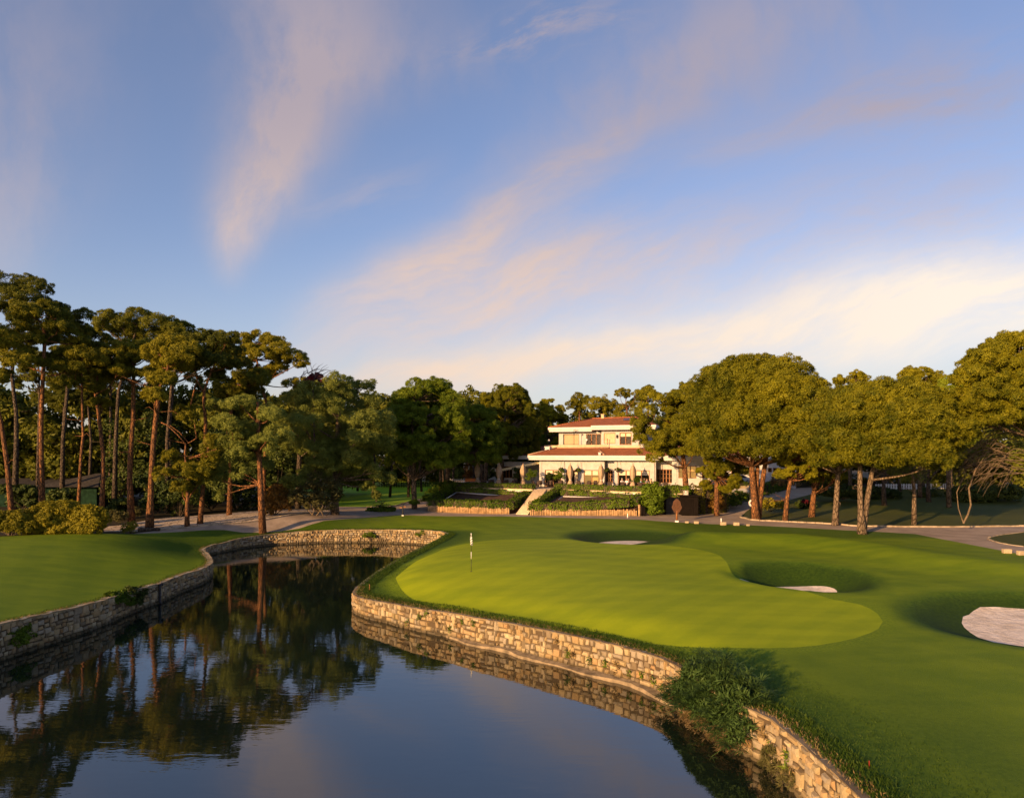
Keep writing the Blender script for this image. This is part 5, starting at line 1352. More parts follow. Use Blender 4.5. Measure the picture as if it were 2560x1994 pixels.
# on top of the retaining walls
n1 = nrm2(tl0, tl1); n2 = nrm2(tr0, tr1)
sh = lambda p, n, k: (p[0]+n[0]*k, p[1]+n[1]*k)
hedge('long low hedge on the retaining wall left of the stairs', [(*sh(tl0, n1, .0), 4.62), (*sh(tl1, n1, .0), 4.62)], .8, .55, seed=1, group=GH)
hedge('long low hedge on the retaining wall right of the stairs', [(*sh(tr0, n2, .0), 4.62), (*sh(lerp2(tr0, tr1, .5), n2, 0.05), 4.62), (*sh(tr1, n2, 0), 4.62), (*sh((tr1[0]+2.6, tr1[1]-.4), n2, 0), 4.62)], .85, .58, seed=2, group=GH)
def bz(p, a, b, c, d):
    """height of the sloping bed at p (front a-b, back c-d)"""
    fa = np.array(a); n = np.array(lerp2(d, c, .5))-np.array(lerp2(a, b, .5)); t = float((np.array(p)-np.array(lerp2(a, b, .5)))@n/(n@n))
    return (PALZ-.12)+(4.0-PALZ+.12)*min(1, max(0, t))
LBd, RBd = (fl0, fl1, tl1, tl0), (fr0, fr1, tr1, tr0)
def hb(label, pts, w, h, B, seed, **k): hedge(label, [(*p, bz(p, *B)-.05) for p in pts], w, h, seed=seed, group=GH, **k)
def inb(B, u, v):   # bilinear: u along front, v to the back
    return lerp2(lerp2(B[0], B[1], u), lerp2(B[3], B[2], u), v)
hb('thick front hedge over the timber edging of the left bed', [inb(LBd, .01, .06), inb(LBd, .3, .06), inb(LBd, .62, .06), inb(LBd, .96, .07)], 1.3, .88, LBd, 3, wob=.12)
hb('hedge climbing the far left side of the left bed', [inb(LBd, .02, .12), inb(LBd, .02, .5), inb(LBd, .02, .97)], 1.1, .8, LBd, 4)
hb('low hedge along the back of the left bed under the white band', [inb(LBd, .06, .9), inb(LBd, .5, .9), inb(LBd, .86, .9)], 1.1, .6, LBd, 5, wob=.12)
hb('thick hedge climbing beside the stairs on their left', [inb(LBd, 1.0, .02), inb(LBd, .985, .5), inb(LBd, .97, .86)], 1.2, .95, LBd, 6)
hb('thick hedge climbing beside the stairs on their right', [inb(RBd, .015, .04), inb(RBd, .02, .5), inb(RBd, .03, 1.0)], 1.1, .95, RBd, 7)
hb('deep front hedge over the timber edging of the right bed', [inb(RBd, .03, .06), inb(RBd, .35, .07), inb(RBd, .65, .06), inb(RBd, .93, .06)], 1.4, .95, RBd, 8, wob=.14)
hb('low leafy border along the back of the right bed under the white band', [inb(RBd, .1, .88), inb(RBd, .5, .9), inb(RBd, .93, .9)], 1.2, .6, RBd, 9, wob=.14)
hb('hedge climbing the right side of the right bed', [inb(RBd, .98, .1), inb(RBd, .985, .5), inb(RBd, .99, .95)], 1.1, .75, RBd, 10)
# pale kerbs framing the soil of the beds
def edging(label, pts, B):
    m = MB()
    for a, b in zip(pts, pts[1:]): m.tube([(*a, bz(a, *B)+.06), (*b, bz(b, *B)+.06)], .09, 4)
    o = m.build('bed_edging', M['trim']); tag(o, label, 'edging', 'white edgings of the soil beds')
edging('white edging line round the soil of the left bed', [inb(LBd, .10, .3), inb(LBd, .13, .78), inb(LBd, .84, .78), inb(LBd, .87, .3)], LBd)
edging('white edging line round the soil of the right bed', [inb(RBd, .12, .25), inb(RBd, .14, .76), inb(RBd, .93, .76), inb(RBd, .95, .3)], RBd)
_r5 = np.random.default_rng(55)
def border(label, B, u0, u1, v0, v1, n, seed):
    bl = []
    for i in range(n):
        p = inb(B, _r5.uniform(u0, u1), _r5.uniform(v0, v1)); bl.append((*p, bz(p, *B)+.05, .35, .3, .22))
    bush('low_planting', label, bl, 'hedge', 'plants', seed=seed, stem=False, sub=.2, per=14, L=.18, Wd=.1)
border('low green plants inside the front hedge of the left bed', LBd, .1, .9, .17, .3, 26, 1)
border('low green plants inside the front hedge of the right bed', RBd, .08, .92, .17, .32, 30, 2)
bush('round_shrub', 'dark rounded shrub at the left corner of the garden terrace', [bb(1103,1222,26,17,95), bb(1080,1238,18,14,94), bb(1118,1214,18,12,95.5), bb(1066,1249,12,9,92)], 'hedge', seed=3, L=.22)
bush('round_shrub', 'big bright green rounded shrub right of the right bed', [bb(1634,1240,27,26,83.5), bb(1630,1262,26,22,83.3), bb(1640,1224,20,16,83.8), bb(1622,1225,16,14,83.8), bb(1636,1274,20,12,83.2)], 'hedge', seed=4, L=.22, per=30)
hedge('shaded hedge hanging over the dark garage doorway', [(*ray(1652,1222,84.7)[:2], 3.75), (*ray(1686,1224,84.9)[:2], 4.0), (*ray(1720,1226,84.9)[:2], 3.9)], 1.3, 1.35, seed=12, group='hedges right of the garden beds')
hedge('tall clipped hedge bank behind the black kiosk', [(*ray(1726,1280,86)[:2],), (*ray(1762,1280,86.5)[:2],), (*ray(1806,1272,88)[:2],)], 1.8, 3.4, 'hedge_gold_sun', seed=13, group='hedges right of the garden beds', wob=.2, dens=70)  # gold leaf colour put here in place of sunlight on the bank
bush('shrub', 'rusty red-brown shrub at the foot of the hedge bank', [bb(1792,1250,14,16,85.5), bb(1786,1264,16,10,85.2), bb(1800,1262,12,10,85.5)], 'rust', seed=5)
bush('shrub', 'spreading green shrubs on the bank above the road bend', [bb(1822,1248,18,12,90), bb(1845,1240,20,13,92), bb(1862,1244,14,12,94), bb(1835,1256,16,8,91)], 'hedge', seed=6)
hedge('low hedge on the cream planter wall above the bank', [(*ray(1803,1206,94)[:2], 4.85), (*ray(1872,1206,96)[:2], 4.85)], .9, .5, seed=14, group='hedges right of the garden beds')
pm = MB(); a, b = ray(1803,1215,93.5), ray(1872,1215,95.5); pm.prism([(a[0], a[1]), (b[0], b[1]), (b[0], b[1]+.6), (a[0], a[1]+.6)], 3.4, 4.86); pt = empty('planter_wall', tuple(a), 'short cream planter wall catching the sun beside the triple trunk', 'wall'); pm.build('wall_stone', M['travertine'], pt)
pm = MB(); pm.prism([(a[0], a[1]-.12), (b[0], b[1]-.12), (b[0], b[1]-.004), (a[0], a[1]-.004)], 3.9, 4.45); pm.build('white_band', M['trim'], pt)
bush('shrub', 'golden sunlit shrub right of the triple trunk', [bb(1925,1258,22,14,84), bb(1950,1262,18,12,85), bb(1905,1264,14,12,83)], 'hedge_gold_sun', seed=7)
bush('shrub', 'brownish round-headed shrub behind the leaning sunlit pine', [bb(1965,1198,28,13,98), bb(1945,1206,14,10,98), bb(1985,1206,14,10,98)], 'dry', seed=8)
hedge('clipped dark hedge along the upper road', [(*ray(1910,1225,104)[:2],), (*ray(1950,1215,112)[:2],), (*ray(1990,1206,124)[:2],)], 1.2, 1.7, seed=15, group='hedges right of the garden beds')
bush('flowering_shrub', 'small shrub with red flowers on the shaded lawn', [bb(2014,1254,6,7,88)], 'bougain', seed=9, L=.14, Wd=.1, sub=.15)
for i, (px, py, rx, ry, d, lab) in enumerate([(2110,1228,60,16,96,'long dark mounded shrub behind the thick grey trunk'),(2200,1232,44,14,100,'dark mounded shrub behind the grey twin trunk'),(2010,1262,26,10,90,'dim low shrub beside the red-flowered shrub'),(2450,1235,90,26,98,'dark shrub mass behind the bare drooping branches'),(2330,1238,40,18,104,'dark rounded shrub between the right lawn trunks')]):
    _rr = np.random.default_rng(300+i)
    bl = [bb(px+_rr.uniform(-.8, .8)*rx, py+_rr.uniform(-.3, .5)*ry, rx*.4, ry*.75, d+_rr.uniform(-1, 1)) for _ in range(7)]
    bush('shrub', lab, bl, 'broad', group='dark shrubs on the shaded lawn', seed=30+i, L=.32, Wd=.18, sub=.45)
# left woodland understorey
for i, (px, py, rx, ry, d, lab) in enumerate([(305,1150,46,110,88,'tall dark leafy shrub right of the hut'),(372,1120,50,130,89,'tallest dark leafy shrub behind the curved pine'),(440,1160,48,100,90,'dark leafy shrub behind the short yellow-green pine'),(395,1225,44,52,82,'lower dark glossy shrub behind the paving'),(455,1240,42,44,81,'dark glossy shrub left of the forked pine'),(525,1235,48,50,86,'dark shrub left of the broad low-boughed pine'),(600,1232,44,46,88,'dark shrub right of the orange upper trunk'),(560,1150,60,80,94,'tall dark shrub behind the broad low-boughed pine'),(690,1190,50,70,92,'tall dark shrub behind the rusty bush'),(150,1245,40,24,74,'low dark shrub in front of the hut'),(50,1240,52,28,76,'dim bushy shrub under the left-edge pines'),(300,1265,30,18,78,'low dark shrub at the foot of the thick straight pine')]):
    _rr = np.random.default_rng(400+i)
    bl = [bb(px+_rr.uniform(-.75, .75)*rx, py+_rr.uniform(-.75, .75)*ry, rx*.42, min(ry*.42, rx*.5), d+_rr.uniform(-1.2, 1.2)) for _ in range(14 if ry > 60 else 9)]
    bush('leafy_shrub', lab, bl, 'broad', group='dark shrubs under the left pines', seed=50+i, L=.34, Wd=.2, sub=.5, per=22, cover=1.0)
hg = [(*ray(82,1330,60)[:2],), (*ray(160,1330,60.5)[:2],), (*ray(236,1328,61)[:2],)]
bush('hedge', 'bushy golden-green hedge glowing in the sun at the far edge of the left lawn', [bb(85+i*17+random.uniform(-5, 5), 1300+random.uniform(-14, 12), 24, 24, 60+random.uniform(-.6, .6)) for i in range(10)]+[bb(90+i*24, 1322, 24, 14, 59.8) for i in range(7)]+[bb(130,1270,26,16,60.2), bb(170,1268,24,14,60.4), bb(205,1278,26,16,60.3), bb(100,1280,20,14,60)], 'hedge_gold_sun', 'hedge', seed=70, L=.2, Wd=.07, per=60, sub=.28, bristle=.6)
bush('hedge', 'dimmer lower hedge left of the golden hedge', [bb(-20+i*15, 1312+random.uniform(-12, 8), 24, 20, 58.6+random.uniform(-.4, .4)) for i in range(7)]+[bb(20,1292,26,14,59), bb(50,1290,22,14,59)], 'hedge_gold_sun', 'hedge', seed=71, L=.2, Wd=.07, per=50, sub=.28, bristle=.6)
bush('round_shrub', 'small round yellow bush beside the log at the paving corner', [bb(325,1317,15,13,63), bb(322,1321,14,9,62.9), bb(331,1320,11,9,63)], 'hedge_gold_sun', seed=72, L=.16, Wd=.09)
bush('shrub', 'rusty orange shrub behind the broad low-boughed pine', [bb(690,1240,30,26,77), bb(672,1262,20,16,76.5), bb(712,1262,22,16,76.5), bb(700,1225,22,16,77.5), bb(668,1278,16,8,76)], 'rust', seed=73)
bush('weeping_shrub', 'grey-green drooping shrub under the weeping pine', [bb(770,1235,38,30,77), bb(815,1235,36,34,77.5), bb(745,1250,26,24,76.5), bb(840,1225,18,28,78), bb(795,1205,34,24,77), bb(800,1262,34,16,77)], 'olive', seed=74, L=.3, Wd=.08, bristle=.7)
for i, (px, py, rx, ry, d, lab) in enumerate([(290,1290,26,14,70,'grassy dull clump between the golden hedge and the curved pine'),(345,1280,24,12,76,'dull low clump behind the stone paving'),(245,1300,18,12,66,'dull clump at the right end of the golden hedge')]):
    bush('grass_clump', lab, [bb(px+random.uniform(-.6, .6)*rx, py+random.uniform(-.3, .4)*ry, rx*.5, ry*.7, d) for _ in range(5)], 'olive', 'grass clump', seed=80+i, L=.34, Wd=.06, bristle=.8, stem=False)
t = empty('dead_root', tuple(ray(790,1284,76)), 'pale twisted bare roots under the drooping shrub', 'dead wood')
m = MB()
for x0, sg in ((782,-1),(790,1),(812,-1),(816,1),(776,1)):
    p = [ray(x0+random.uniform(-5, 5), 1288, 76), ray(x0+sg*10, 1276, 76), ray(x0+sg*4, 1264, 76), ray(x0+sg*15, 1254, 76.2)]
    L_ = catmull([tuple(q) for q in p], .25); m.tube([tuple(q) for q in L_], list(np.linspace(.09, .03, len(L_))), 6, True, .1)
m.build('roots', M['deadwood'], t)
# cycad in its ring of low plants and small plants by the lawn
t = empty('cycad', (*at(952,1279,1.85)[:2], zat(*at(952,1279,1.85)[:2])), 'spiky dark cycad growing in a low green ring beside the path fork', 'plant')
c = Vector(t.location); V = []
rr = np.random.default_rng(12); C, Nn, T, Ls, Ws = [], [], [], [], []
for i in range(40):
    a = rr.uniform(0, 6.28); el = rr.uniform(.1, 1.2)
    for k in range(12):
        s = .25+k*.13; p = np.array((math.cos(a)*s*math.cos(el), math.sin(a)*s*math.cos(el), .5+s*math.sin(el)-.28*s*s)); C.append(p+np.array(c)); T.append((math.cos(a)+rr.normal()*.8, math.sin(a)+rr.normal()*.8, .2)); Nn.append((rr.normal()*.3, rr.normal()*.3, 1)); Ls.append(.34); Ws.append(.07)
leaf_obj('fronds', leaf_quads(np.array(C), unit(np.array(Nn)), np.array(T), np.array(Ls), np.array(Ws)), M['broad'], t)
m = MB(); m.lathe(tuple(c), [(.28, -.1), (.30, .25), (.2, .55)], 9); m.build('stem', M['bark_dark'], t)
bush('low_planting', 'low clipped green ring round the cycad', [(c[0]+math.cos(a)*1.3, c[1]+math.sin(a)*.9, c[2]+.12, .55, .5, .28) for a in np.linspace(0, 6.28, 10)], 'hedge', 'plants', seed=85, stem=False, sub=.22)
bush('young_tree', 'little drooping young tree on the shaded part of the practice lawn', [bb(941,1234,8,8,96), bb(935,1240,8,9,96), bb(946,1242,6,10,96)], 'needle_gray', 'tree', seed=86)
bush('ivy', 'dark ivy collar at the foot of the bare pine trunk by the path', [bb(1036,1254,10,6,91.5), bb(1030,1256,8,5,91.3), bb(1042,1256,8,5,91.3)], 'hedge', 'plant', seed=87, stem=False)
# growth on the pond walls
def wallbush(lab, pts, mat, seed, **k): bush('wall_shrub', lab, pts, mat, 'shrub', 'shrubs growing out of the pond walls', seed=seed, sub=.16, per=24, L=.15, Wd=.07, bristle=.55, **k)
wallbush('dark shrub growing from the wall face at the left edge of the photo', [bb(40,1582,28,22,32.2), bb(20,1592,16,14,32.0), bb(58,1590,18,14,32.6), bb(42,1600,22,10,32.0)], 'hedge', 90)
wallbush('lighter left half of the twin shrub hanging over the left wall', [bb(285,1498,18,14,38.9), bb(300,1490,20,13,39.2), bb(270,1490,12,10,38.6), bb(318,1505,16,11,39.8)], 'hedge', 91)
wallbush('darker right half of the twin shrub hanging over the left wall', [bb(338,1488,17,20,40.7), bb(350,1480,13,14,41.2), bb(328,1475,12,12,40.4), bb(340,1504,14,10,40.7)], 'broad', 92)
wallbush('tiny tuft on the left wall between the two bigger shrubs', [bb(218,1521,8,7,36.4)], 'hedge', 93)
wallbush('small creeper on the middle of the far pond wall', [bb(915,1338,7,5,71.6), bb(926,1336,9,4,71.6), bb(934,1342,5,5,71.6)], 'hedge', 94)
wallbush('small creeper near the right end of the far pond wall', [bb(1056,1332,8,5,69.8), bb(1046,1336,5,4,70)], 'hedge', 95)
wallbush('trailing creeper at the right corner of the far pond wall', [bb(1104,1338,6,8,68.4), bb(1110,1332,5,5,68.3)], 'hedge', 96)
for i in range(34):
    s = random.uniform(34, 66); z = random.uniform(.35, 1.1); p = pos_right(s, .36, z)
    r_ = np.random.default_rng(700+i); n = 26
    C = np.array(p)+r_.normal(0, 1, (n, 3))*np.array((.06, .06, .09)); T = np.column_stack([r_.normal(0, .5, n), r_.normal(0, .5, n), -1+r_.random(n)*1.6])
    o = leaf_obj('weed_tuft', leaf_quads(C, unit(r_.normal(size=(n, 3))), T, .2*(.5+r_.random(n)), .035+.02*r_.random(n)), M['hedge' if i % 3 else 'dry'])
    tag(o, 'little weed tuft rooted in the joints of the sunlit stone wall', 'weed', 'weed tufts in the sunlit pond wall')
# fringe of longer grass along the wall tops
def fringe(S, off0, off1, n, hgt, seed, mats):
    r_ = np.random.default_rng(seed)
    seg = np.linalg.norm(np.diff(S[:, :2], axis=0), axis=1); cum = np.concatenate([[0], np.cumsum(seg)])
    s = r_.uniform(0, cum[-1], n); X = np.interp(s, cum, S[:, 0]); Y = np.interp(s, cum, S[:, 1]); T = unit(np.gradient(S[:, :2], axis=0)); tx, ty = np.interp(s, cum, T[:, 0]), np.interp(s, cum, T[:, 1])
    o = r_.uniform(off0, off1, n); P = np.column_stack([X-ty*o, Y+tx*o]); Z = hts(P); h = hgt*(.4+r_.random(n))
    C = np.column_stack([P, Z+h*.35]); Tt = np.column_stack([r_.normal(0, .5, n)-ty*.3, r_.normal(0, .5, n)+tx*.3, np.ones(n)])
    return leaf_quads(C, unit(np.column_stack([r_.normal(size=n), r_.normal(size=n), r_.normal(size=n)*.4])), Tt, h, .012+.014*r_.random(n))
fr = np.concatenate([fringe(S_right, -.9, .12, 26000, .13, 1, 0), fringe(S_side, -.8, .2, 9000, .16, 2, 0), fringe(S_left, -.5, .1, 7000, .10, 3, 0), fringe(S_back, -.6, .1, 5000, .14, 4, 0)])
o = leaf_obj('grass_fringe', fr, M['grass_blade']); tag(o, 'longer unmown grass along the tops of the pond walls', 'grass', kind='stuff')
fr = np.concatenate([fringe(S_right, -.35, .2, 7000, .12, 5, 0), fringe(S_left, -.25, .15, 4000, .10, 6, 0)])
r_ = np.random.default_rng(77)
P = np.column_stack([r_.uniform(-10, 16, 260000), r_.uniform(15, 48, 260000)])
P = P[(~inpoly(P, pond_poly)) & (~inpoly(P, green_poly))]
dd_ = seg_dist(P, np.vstack([S_right, S_side])[:, :2]); P = P[(dd_ < 3.2) & (r_.random(len(P)) < 1.15-dd_/3.2)]
nb = len(P); hh = .03+.05*r_.random(nb)
rg_ = leaf_quads(np.column_stack([P, hts(P)+hh*.4]), unit(np.column_stack([r_.normal(size=nb), r_.normal(size=nb), r_.normal(size=nb)*.4])), np.column_stack([r_.normal(0, .6, nb), r_.normal(0, .6, nb), np.ones(nb)]), hh, .010+.012*r_.random(nb))
o = leaf_obj('rough_grass', rg_, M['grass_blade']); tag(o, 'dark unmown rough grass between the green and the pond wall', 'grass', kind='stuff')
o = leaf_obj('dry_grass_fringe', fr, M['dry']); tag(o, 'straw-coloured dry grass at the very edge of the pond walls', 'grass', kind='stuff')

# papyrus hanging over the near wall
t = empty('papyrus', pos_right(23, .1, 1.4), 'big clump of dark green papyrus spilling over the near pond wall', 'plant')
r_ = np.random.default_rng(31)
def s_at(y):      # arc length where the near wall reaches depth y
    seg = np.linalg.norm(np.diff(S_right[:, :2], axis=0), axis=1); cum = np.concatenate([[0], np.cumsum(seg)])
    return float(np.interp(y, S_right[:, 1], cum))
sa, sb_ = s_at(21.3), s_at(25.4)
def umbel(lists, tip, dirv, n, L, W_):
    for k in range(n):
        a = 2*math.pi*k/n+r_.uniform(-.2, .2)
        d = np.array((math.cos(a), math.sin(a), r_.uniform(-.15, .45)))*.9+np.array(dirv)*.35
        d /= np.linalg.norm(d)
        lists[0].append(tip+d*L*.5); lists[1].append(np.cross(d, np.cross((0, 0, 1), d)+r_.normal(0, .2, 3))); lists[2].append(d); lists[3].append(L*r_.uniform(.75, 1.15)); lists[4].append(W_)
gl, dl_ = ([], [], [], [], []), ([], [], [], [], [])
sm, sdm = MB(), MB()
for i in range(340):
    u = r_.random(); s = sa+(sb_-sa)*u
    root = np.array(pos_right(s, r_.uniform(-.35, .45), r_.uniform(.5, 1.5)))
    w = r_.random(); off = -0.55+1.6*w
    z = 2.35-1.5*w**1.4-.5*abs(u-.5)*2+r_.uniform(-.3, .25)
    tip = np.array(pos_right(s+r_.uniform(-.5, .5), off, max(.5, z)))
    umbel(gl, tip, unit(tip-root), 16, r_.uniform(.28, .42), .036)
    sm.tube([root, root*.5+tip*.5+np.array((0, 0, .12)), tip], [.013, .011, .008], 4, False)
for i in range(120):
    u = r_.uniform(.05, 1.0); s = sa+(sb_-sa)*u
    root = np.array(pos_right(s, .25, r_.uniform(.5, 1.0))); tip = np.array(pos_right(s+r_.uniform(-.4, .4), r_.uniform(.5, 1.05), r_.uniform(.12, .75)))
    umbel(dl_, tip, (0, 0, -.7), 11, r_.uniform(.16, .28), .026); sdm.tube([root, tip], [.012, .008], 4, False)
for k, (s, o_, z) in enumerate([(s_at(24.8), 1.7, .25), (s_at(21.6), 1.5, .12), (s_at(24.0), 1.5, .5)]):
    tip = np.array(pos_right(s, o_, z)); root = np.array(pos_right(s-.4, .3, .7)); sm.tube([root, root*.5+tip*.5+np.array((0, 0, .15)), tip], [.014, .012, .009], 4, False); umbel(gl, tip, (0, 0, -.4), 9, .24, .03)
q = [np.array(a) for a in gl]; leaf_obj('leaf_heads', leaf_quads(q[0], unit(q[1]), q[2], q[3], q[4]), M['papyrus'], t)
q = [np.array(a) for a in dl_]; o = leaf_obj('dry_leaf_heads', leaf_quads(q[0], unit(q[1]), q[2], q[3], q[4]), M['dry'], t); o['label'] = 'straw-coloured dead heads hanging below the green ones'
sm.build('stems', M['papyrus'], t); o = sdm.build('dry_stems', M['dry'], t)
bl = [(*pos_right(sa+(sb_-sa)*u, .28, .75), .6, .55, .55) for u in np.linspace(.08, .92, 9)]+[(*pos_right(sa+(sb_-sa)*u, -.1, 1.5), .6, .55, .5) for u in np.linspace(.15, .85, 7)]
o = leaf_obj('undergrowth', blob_leaves(bl, r_, .2, 26, 1.0, .22, .05, .7), M['papyrus'], t)
bush('wall_shrub', 'thin weedy growth on the wall foot at the bottom edge of the photo', [(*pos_right(s_at(y), .4, z), .2, .2, .22) for y, z in ((20.6, .3), (19.9, .35), (19.2, .3), (20.2, .6))], 'olive', 'shrub', 'shrubs growing out of the pond walls', seed=99, sub=.1, per=22, L=.2, Wd=.02, bristle=.8, stem=False)
# ------------------------------------------------------------------ small things
# flagstick in its hole
fx, fy = at(1178, 1441, 1.75); fzg = zat(fx, fy)
t = empty('golf_flagstick', (fx, fy, fzg), 'black and white flagstick with a limp chequered flag on the putting green', 'flagstick')
M['paint_white'] = plain('white_paint', (0.75, 0.75, 0.72), 0.45, 0.05); M['paint_black'] = plain('black_paint', (0.015, 0.015, 0.017), 0.4, 0.1); M['paint_red'] = plain('red_paint', (0.22, 0.02, 0.015), 0.45, 0.1)
H_ = 2.3
for z0, z1, c in ((-.1, .78, 'paint_black'), (.78, 1.22, 'paint_white'), (1.22, 1.62, 'paint_black'), (1.62, H_, 'paint_white')):
    m = MB(); m.tube([(fx, fy, fzg+z0), (fx, fy, fzg+z1)], .017, 8); m.build('pole', M[c], t)
m = MB(); m.lathe((fx, fy, fzg+H_), [(.02, 0), (.04, .03), (.015, .08)], 8); m.build('finial', M['paint_white'], t)
mf, tf, pf = material('chequered_cloth', 0.8, 0.1)
uvn = tf.nodes.new('ShaderNodeTexCoord'); ck = N(tf, 'ShaderNodeTexChecker', Scale=9.0); ck.inputs[1].default_value = (.75, .75, .72, 1); ck.inputs[2].default_value = (.02, .02, .022, 1)
tf.links.new(uvn.outputs['UV'], ck.inputs[0]); tf.links.new(ck.outputs[0], pf.inputs['Base Color'])
nu, nv = 14, 9; vs = []; uvs = []
for j in range(nv+1):
    for i in range(nu+1):
        u, v = i/nu, j/nv
        w = .17*(1-.25*v)
        vs.append((fx+.02+u*w*math.cos(u*5+v)*.55+.03*math.sin(u*9), fy-.02-.06*math.sin(u*8+v*2), fzg+H_-.08-.52*v-.16*u*(1-v*.4)-.05*math.sin(u*7))); uvs.append((u*1.0, v*.75))
me = bpy.data.meshes.new('flag'); me.from_pydata(vs, [], [(j*(nu+1)+i, j*(nu+1)+i+1, (j+1)*(nu+1)+i+1, (j+1)*(nu+1)+i) for j in range(nv) for i in range(nu)])
ul = me.uv_layers.new(name='UVMap')
for l in me.loops: ul.data[l.index].uv = uvs[l.vertex_index]
me.update(); o = link_mesh('flag', me, mf, t); so = o.modifiers.new('thick', 'SOLIDIFY'); so.thickness = .004
m = MB(); m.lathe((fx, fy, fzg-.01), [(.075, 0), (.075, .014), (.054, .016)], 14); o = m.build('hole_cup', M['paint_black']); tag(o, 'dark round golf hole at the foot of the flagstick', 'golf hole')
def stake(px, py, z, h, mat, lab, name='marker_stake', r=.025, grp=None):
    x, y = at(px, py, z); zg = zat(x, y); m = MB(); m.tube([(x, y, zg-.1), (x, y, zg+h-.03), (x, y, zg+h)], [r, r, r*.5], 7); o = m.build(name, M[mat]); tag(o, lab, 'stake', grp)
stake(924, 1470, 1.2, .38, 'wood', 'short brown stake on the grassy nose of the green')
stake(2173, 1912, 1.6, .2, 'paint_red', 'small red stake in the dark grass at the lower right', r=.012)
stake(1569, 1294, 1.8, .5, 'paint_white', 'white post standing before the right timber edging', r=.06)
stake(1803, 1309, 1.8, .62, 'paint_white', 'white post leaning among the stone blocks at the road bend', r=.06)
# pipe on the left pond wall
import itertools
def s_left(y):
    seg = np.linalg.norm(np.diff(S_left[:, :2], axis=0), axis=1); cum = np.concatenate([[0], np.cumsum(seg)]); return float(np.interp(-y, -S_left[:, 1], cum))
sp_ = s_left(42.9); zt_ = top_left(sp_)
m = MB(); m.tube([pos_left(sp_-.35, .36, zt_-.12), pos_left(sp_-.22, .38, zt_-.02), pos_left(sp_-.05, .38, zt_-.03), pos_left(sp_, .38, zt_-.16), pos_left(sp_, .38, .1), pos_left(sp_+.02, .5, .02)], [.075]*6, 9)
t = empty('drain_pipe', pos_left(sp_, .38, 0), 'black drain pipe with an elbow running down the left pond wall', 'pipe'); m.build('pipe', M['paint_black'], t)
for z in (.45, .85):
    m = MB(); c = pos_left(sp_, .38, z); m.lathe(c, [(.09, -.03), (.09, .03)], 9); m.build('clamp', M['black'], t)
# log
x, y = at(372, 1325, 1.9); m = MB(); zg = zat(x, y)
L_ = [(x-1.05+2.1*i/8, y+.05*math.sin(i), zg+.16+.02*math.sin(i*2)) for i in range(9)]
m.tube(L_, [.16, .19, .19, .18, .19, .18, .19, .18, .15], 9, True, .05); o = m.build('log', M['bark_dark']); tag(o, 'dark log lying at the corner of the stone paving', 'log')
# kerbs
M['kerb'] = plain('kerb_stone', (0.30, 0.25, 0.18), 0.85, 0.35, 1.8, 0.5)
def kerb(P, w=.22, h=.14, jit=.02, name='kerb'):
    P = catmull([(*p, 0) for p in P], .8)[:, :2]; m = MB()
    for i in range(len(P)-1):
        a, b = P[i], P[i+1]; u = unit(b-a); n = np.array((-u[1], u[0])); a2, b2 = a+u*.02, b-u*.02
        za, zb = zat(*a), zat(*b); hh = h+random.uniform(-jit, jit); ww = w/2+random.uniform(-.02, .02)
        q = [a2+n*ww, a2-n*ww, b2-n*ww, b2+n*ww]
        m.prism([tuple(k) for k in q][::-1], [zb-.1, zb-.1, za-.1, za-.1], [zb+hh, zb+hh, za+hh, za+hh])
    o = m.build(name, M['kerb']); tag(o, kind='structure'); return o
kerb(path_up_r[1:]); kerb(road_l[3:]); kerb(W([(853,1286),(700,1305.2),(545,1317.3),(400,1326)], PZ), .3, .1); kerb(W([(916,1269),(969,1268),(1022,1256),(1060,1249)], PZ), .2, .1)
kerb(W([(2560,1331),(2500,1337),(2471,1345),(2485,1354),(2517,1362),(2560,1368)], PZ), .15, .06)
M['block'] = plain('pale_block_stone', (0.36, 0.29, 0.19), 0.85, 0.2, 3.0, 0.4)
for i, (px, py, sz, lab) in enumerate([(1717,1304,.32,'stone marker block just right of the carved wooden sign'),(1741,1306,.42,'stone marker block below the black kiosk'),(1808,1311,.5,'stone marker block touching the leaning white post'),(1841,1312,.5,'stone marker block at the mouth of the road'),(1870,1313.5,.28,'small stone marker block right of the road mouth'),(2517,1381,.5,'stone marker block at the right path edge below the grass island'),(2554,1386,.5,'stone marker block cut by the right edge of the photo')]):
    x, y = at(px, py, 1.85); zg = zat(x, y); m = MB(); m.box((x, y, zg+sz*.32), (sz*1.2, sz*.7, sz*.68), Matrix.Rotation(random.uniform(-.3, .3), 3, 'Z')); o = m.build('marker_block', M['block'], bevel=.04); tag(o, lab, 'stone block', 'stone blocks along the path')
# little signpost at the path fork
x, y = at(1007, 1288, 1.82); zg = zat(x, y)
t = empty('bollard_sign', (x, y, zg), 'short dark post with two small arms and a white foot at the path fork', 'signpost')
m = MB(); m.box((x, y, zg+.75), (.14, .14, 1.3)); m.build('post', M['paint_black'], t, bevel=.015)
m = MB(); m.box((x, y, zg+.05), (.24, .24, .14)); m.build('foot', M['paint_white'], t, bevel=.02)
for dx_, zz in ((-.22, 1.0), (.2, 1.1)): m = MB(); m.box((x+dx_, y-.02, zg+zz), (.3, .05, .12)); m.build('arm', M['wood'], t)
m = MB(); m.lathe((x, y, zg+1.4), [(.1, 0), (.12, .06), (.04, .14)], 8); m.build('cap', M['paint_black'], t)
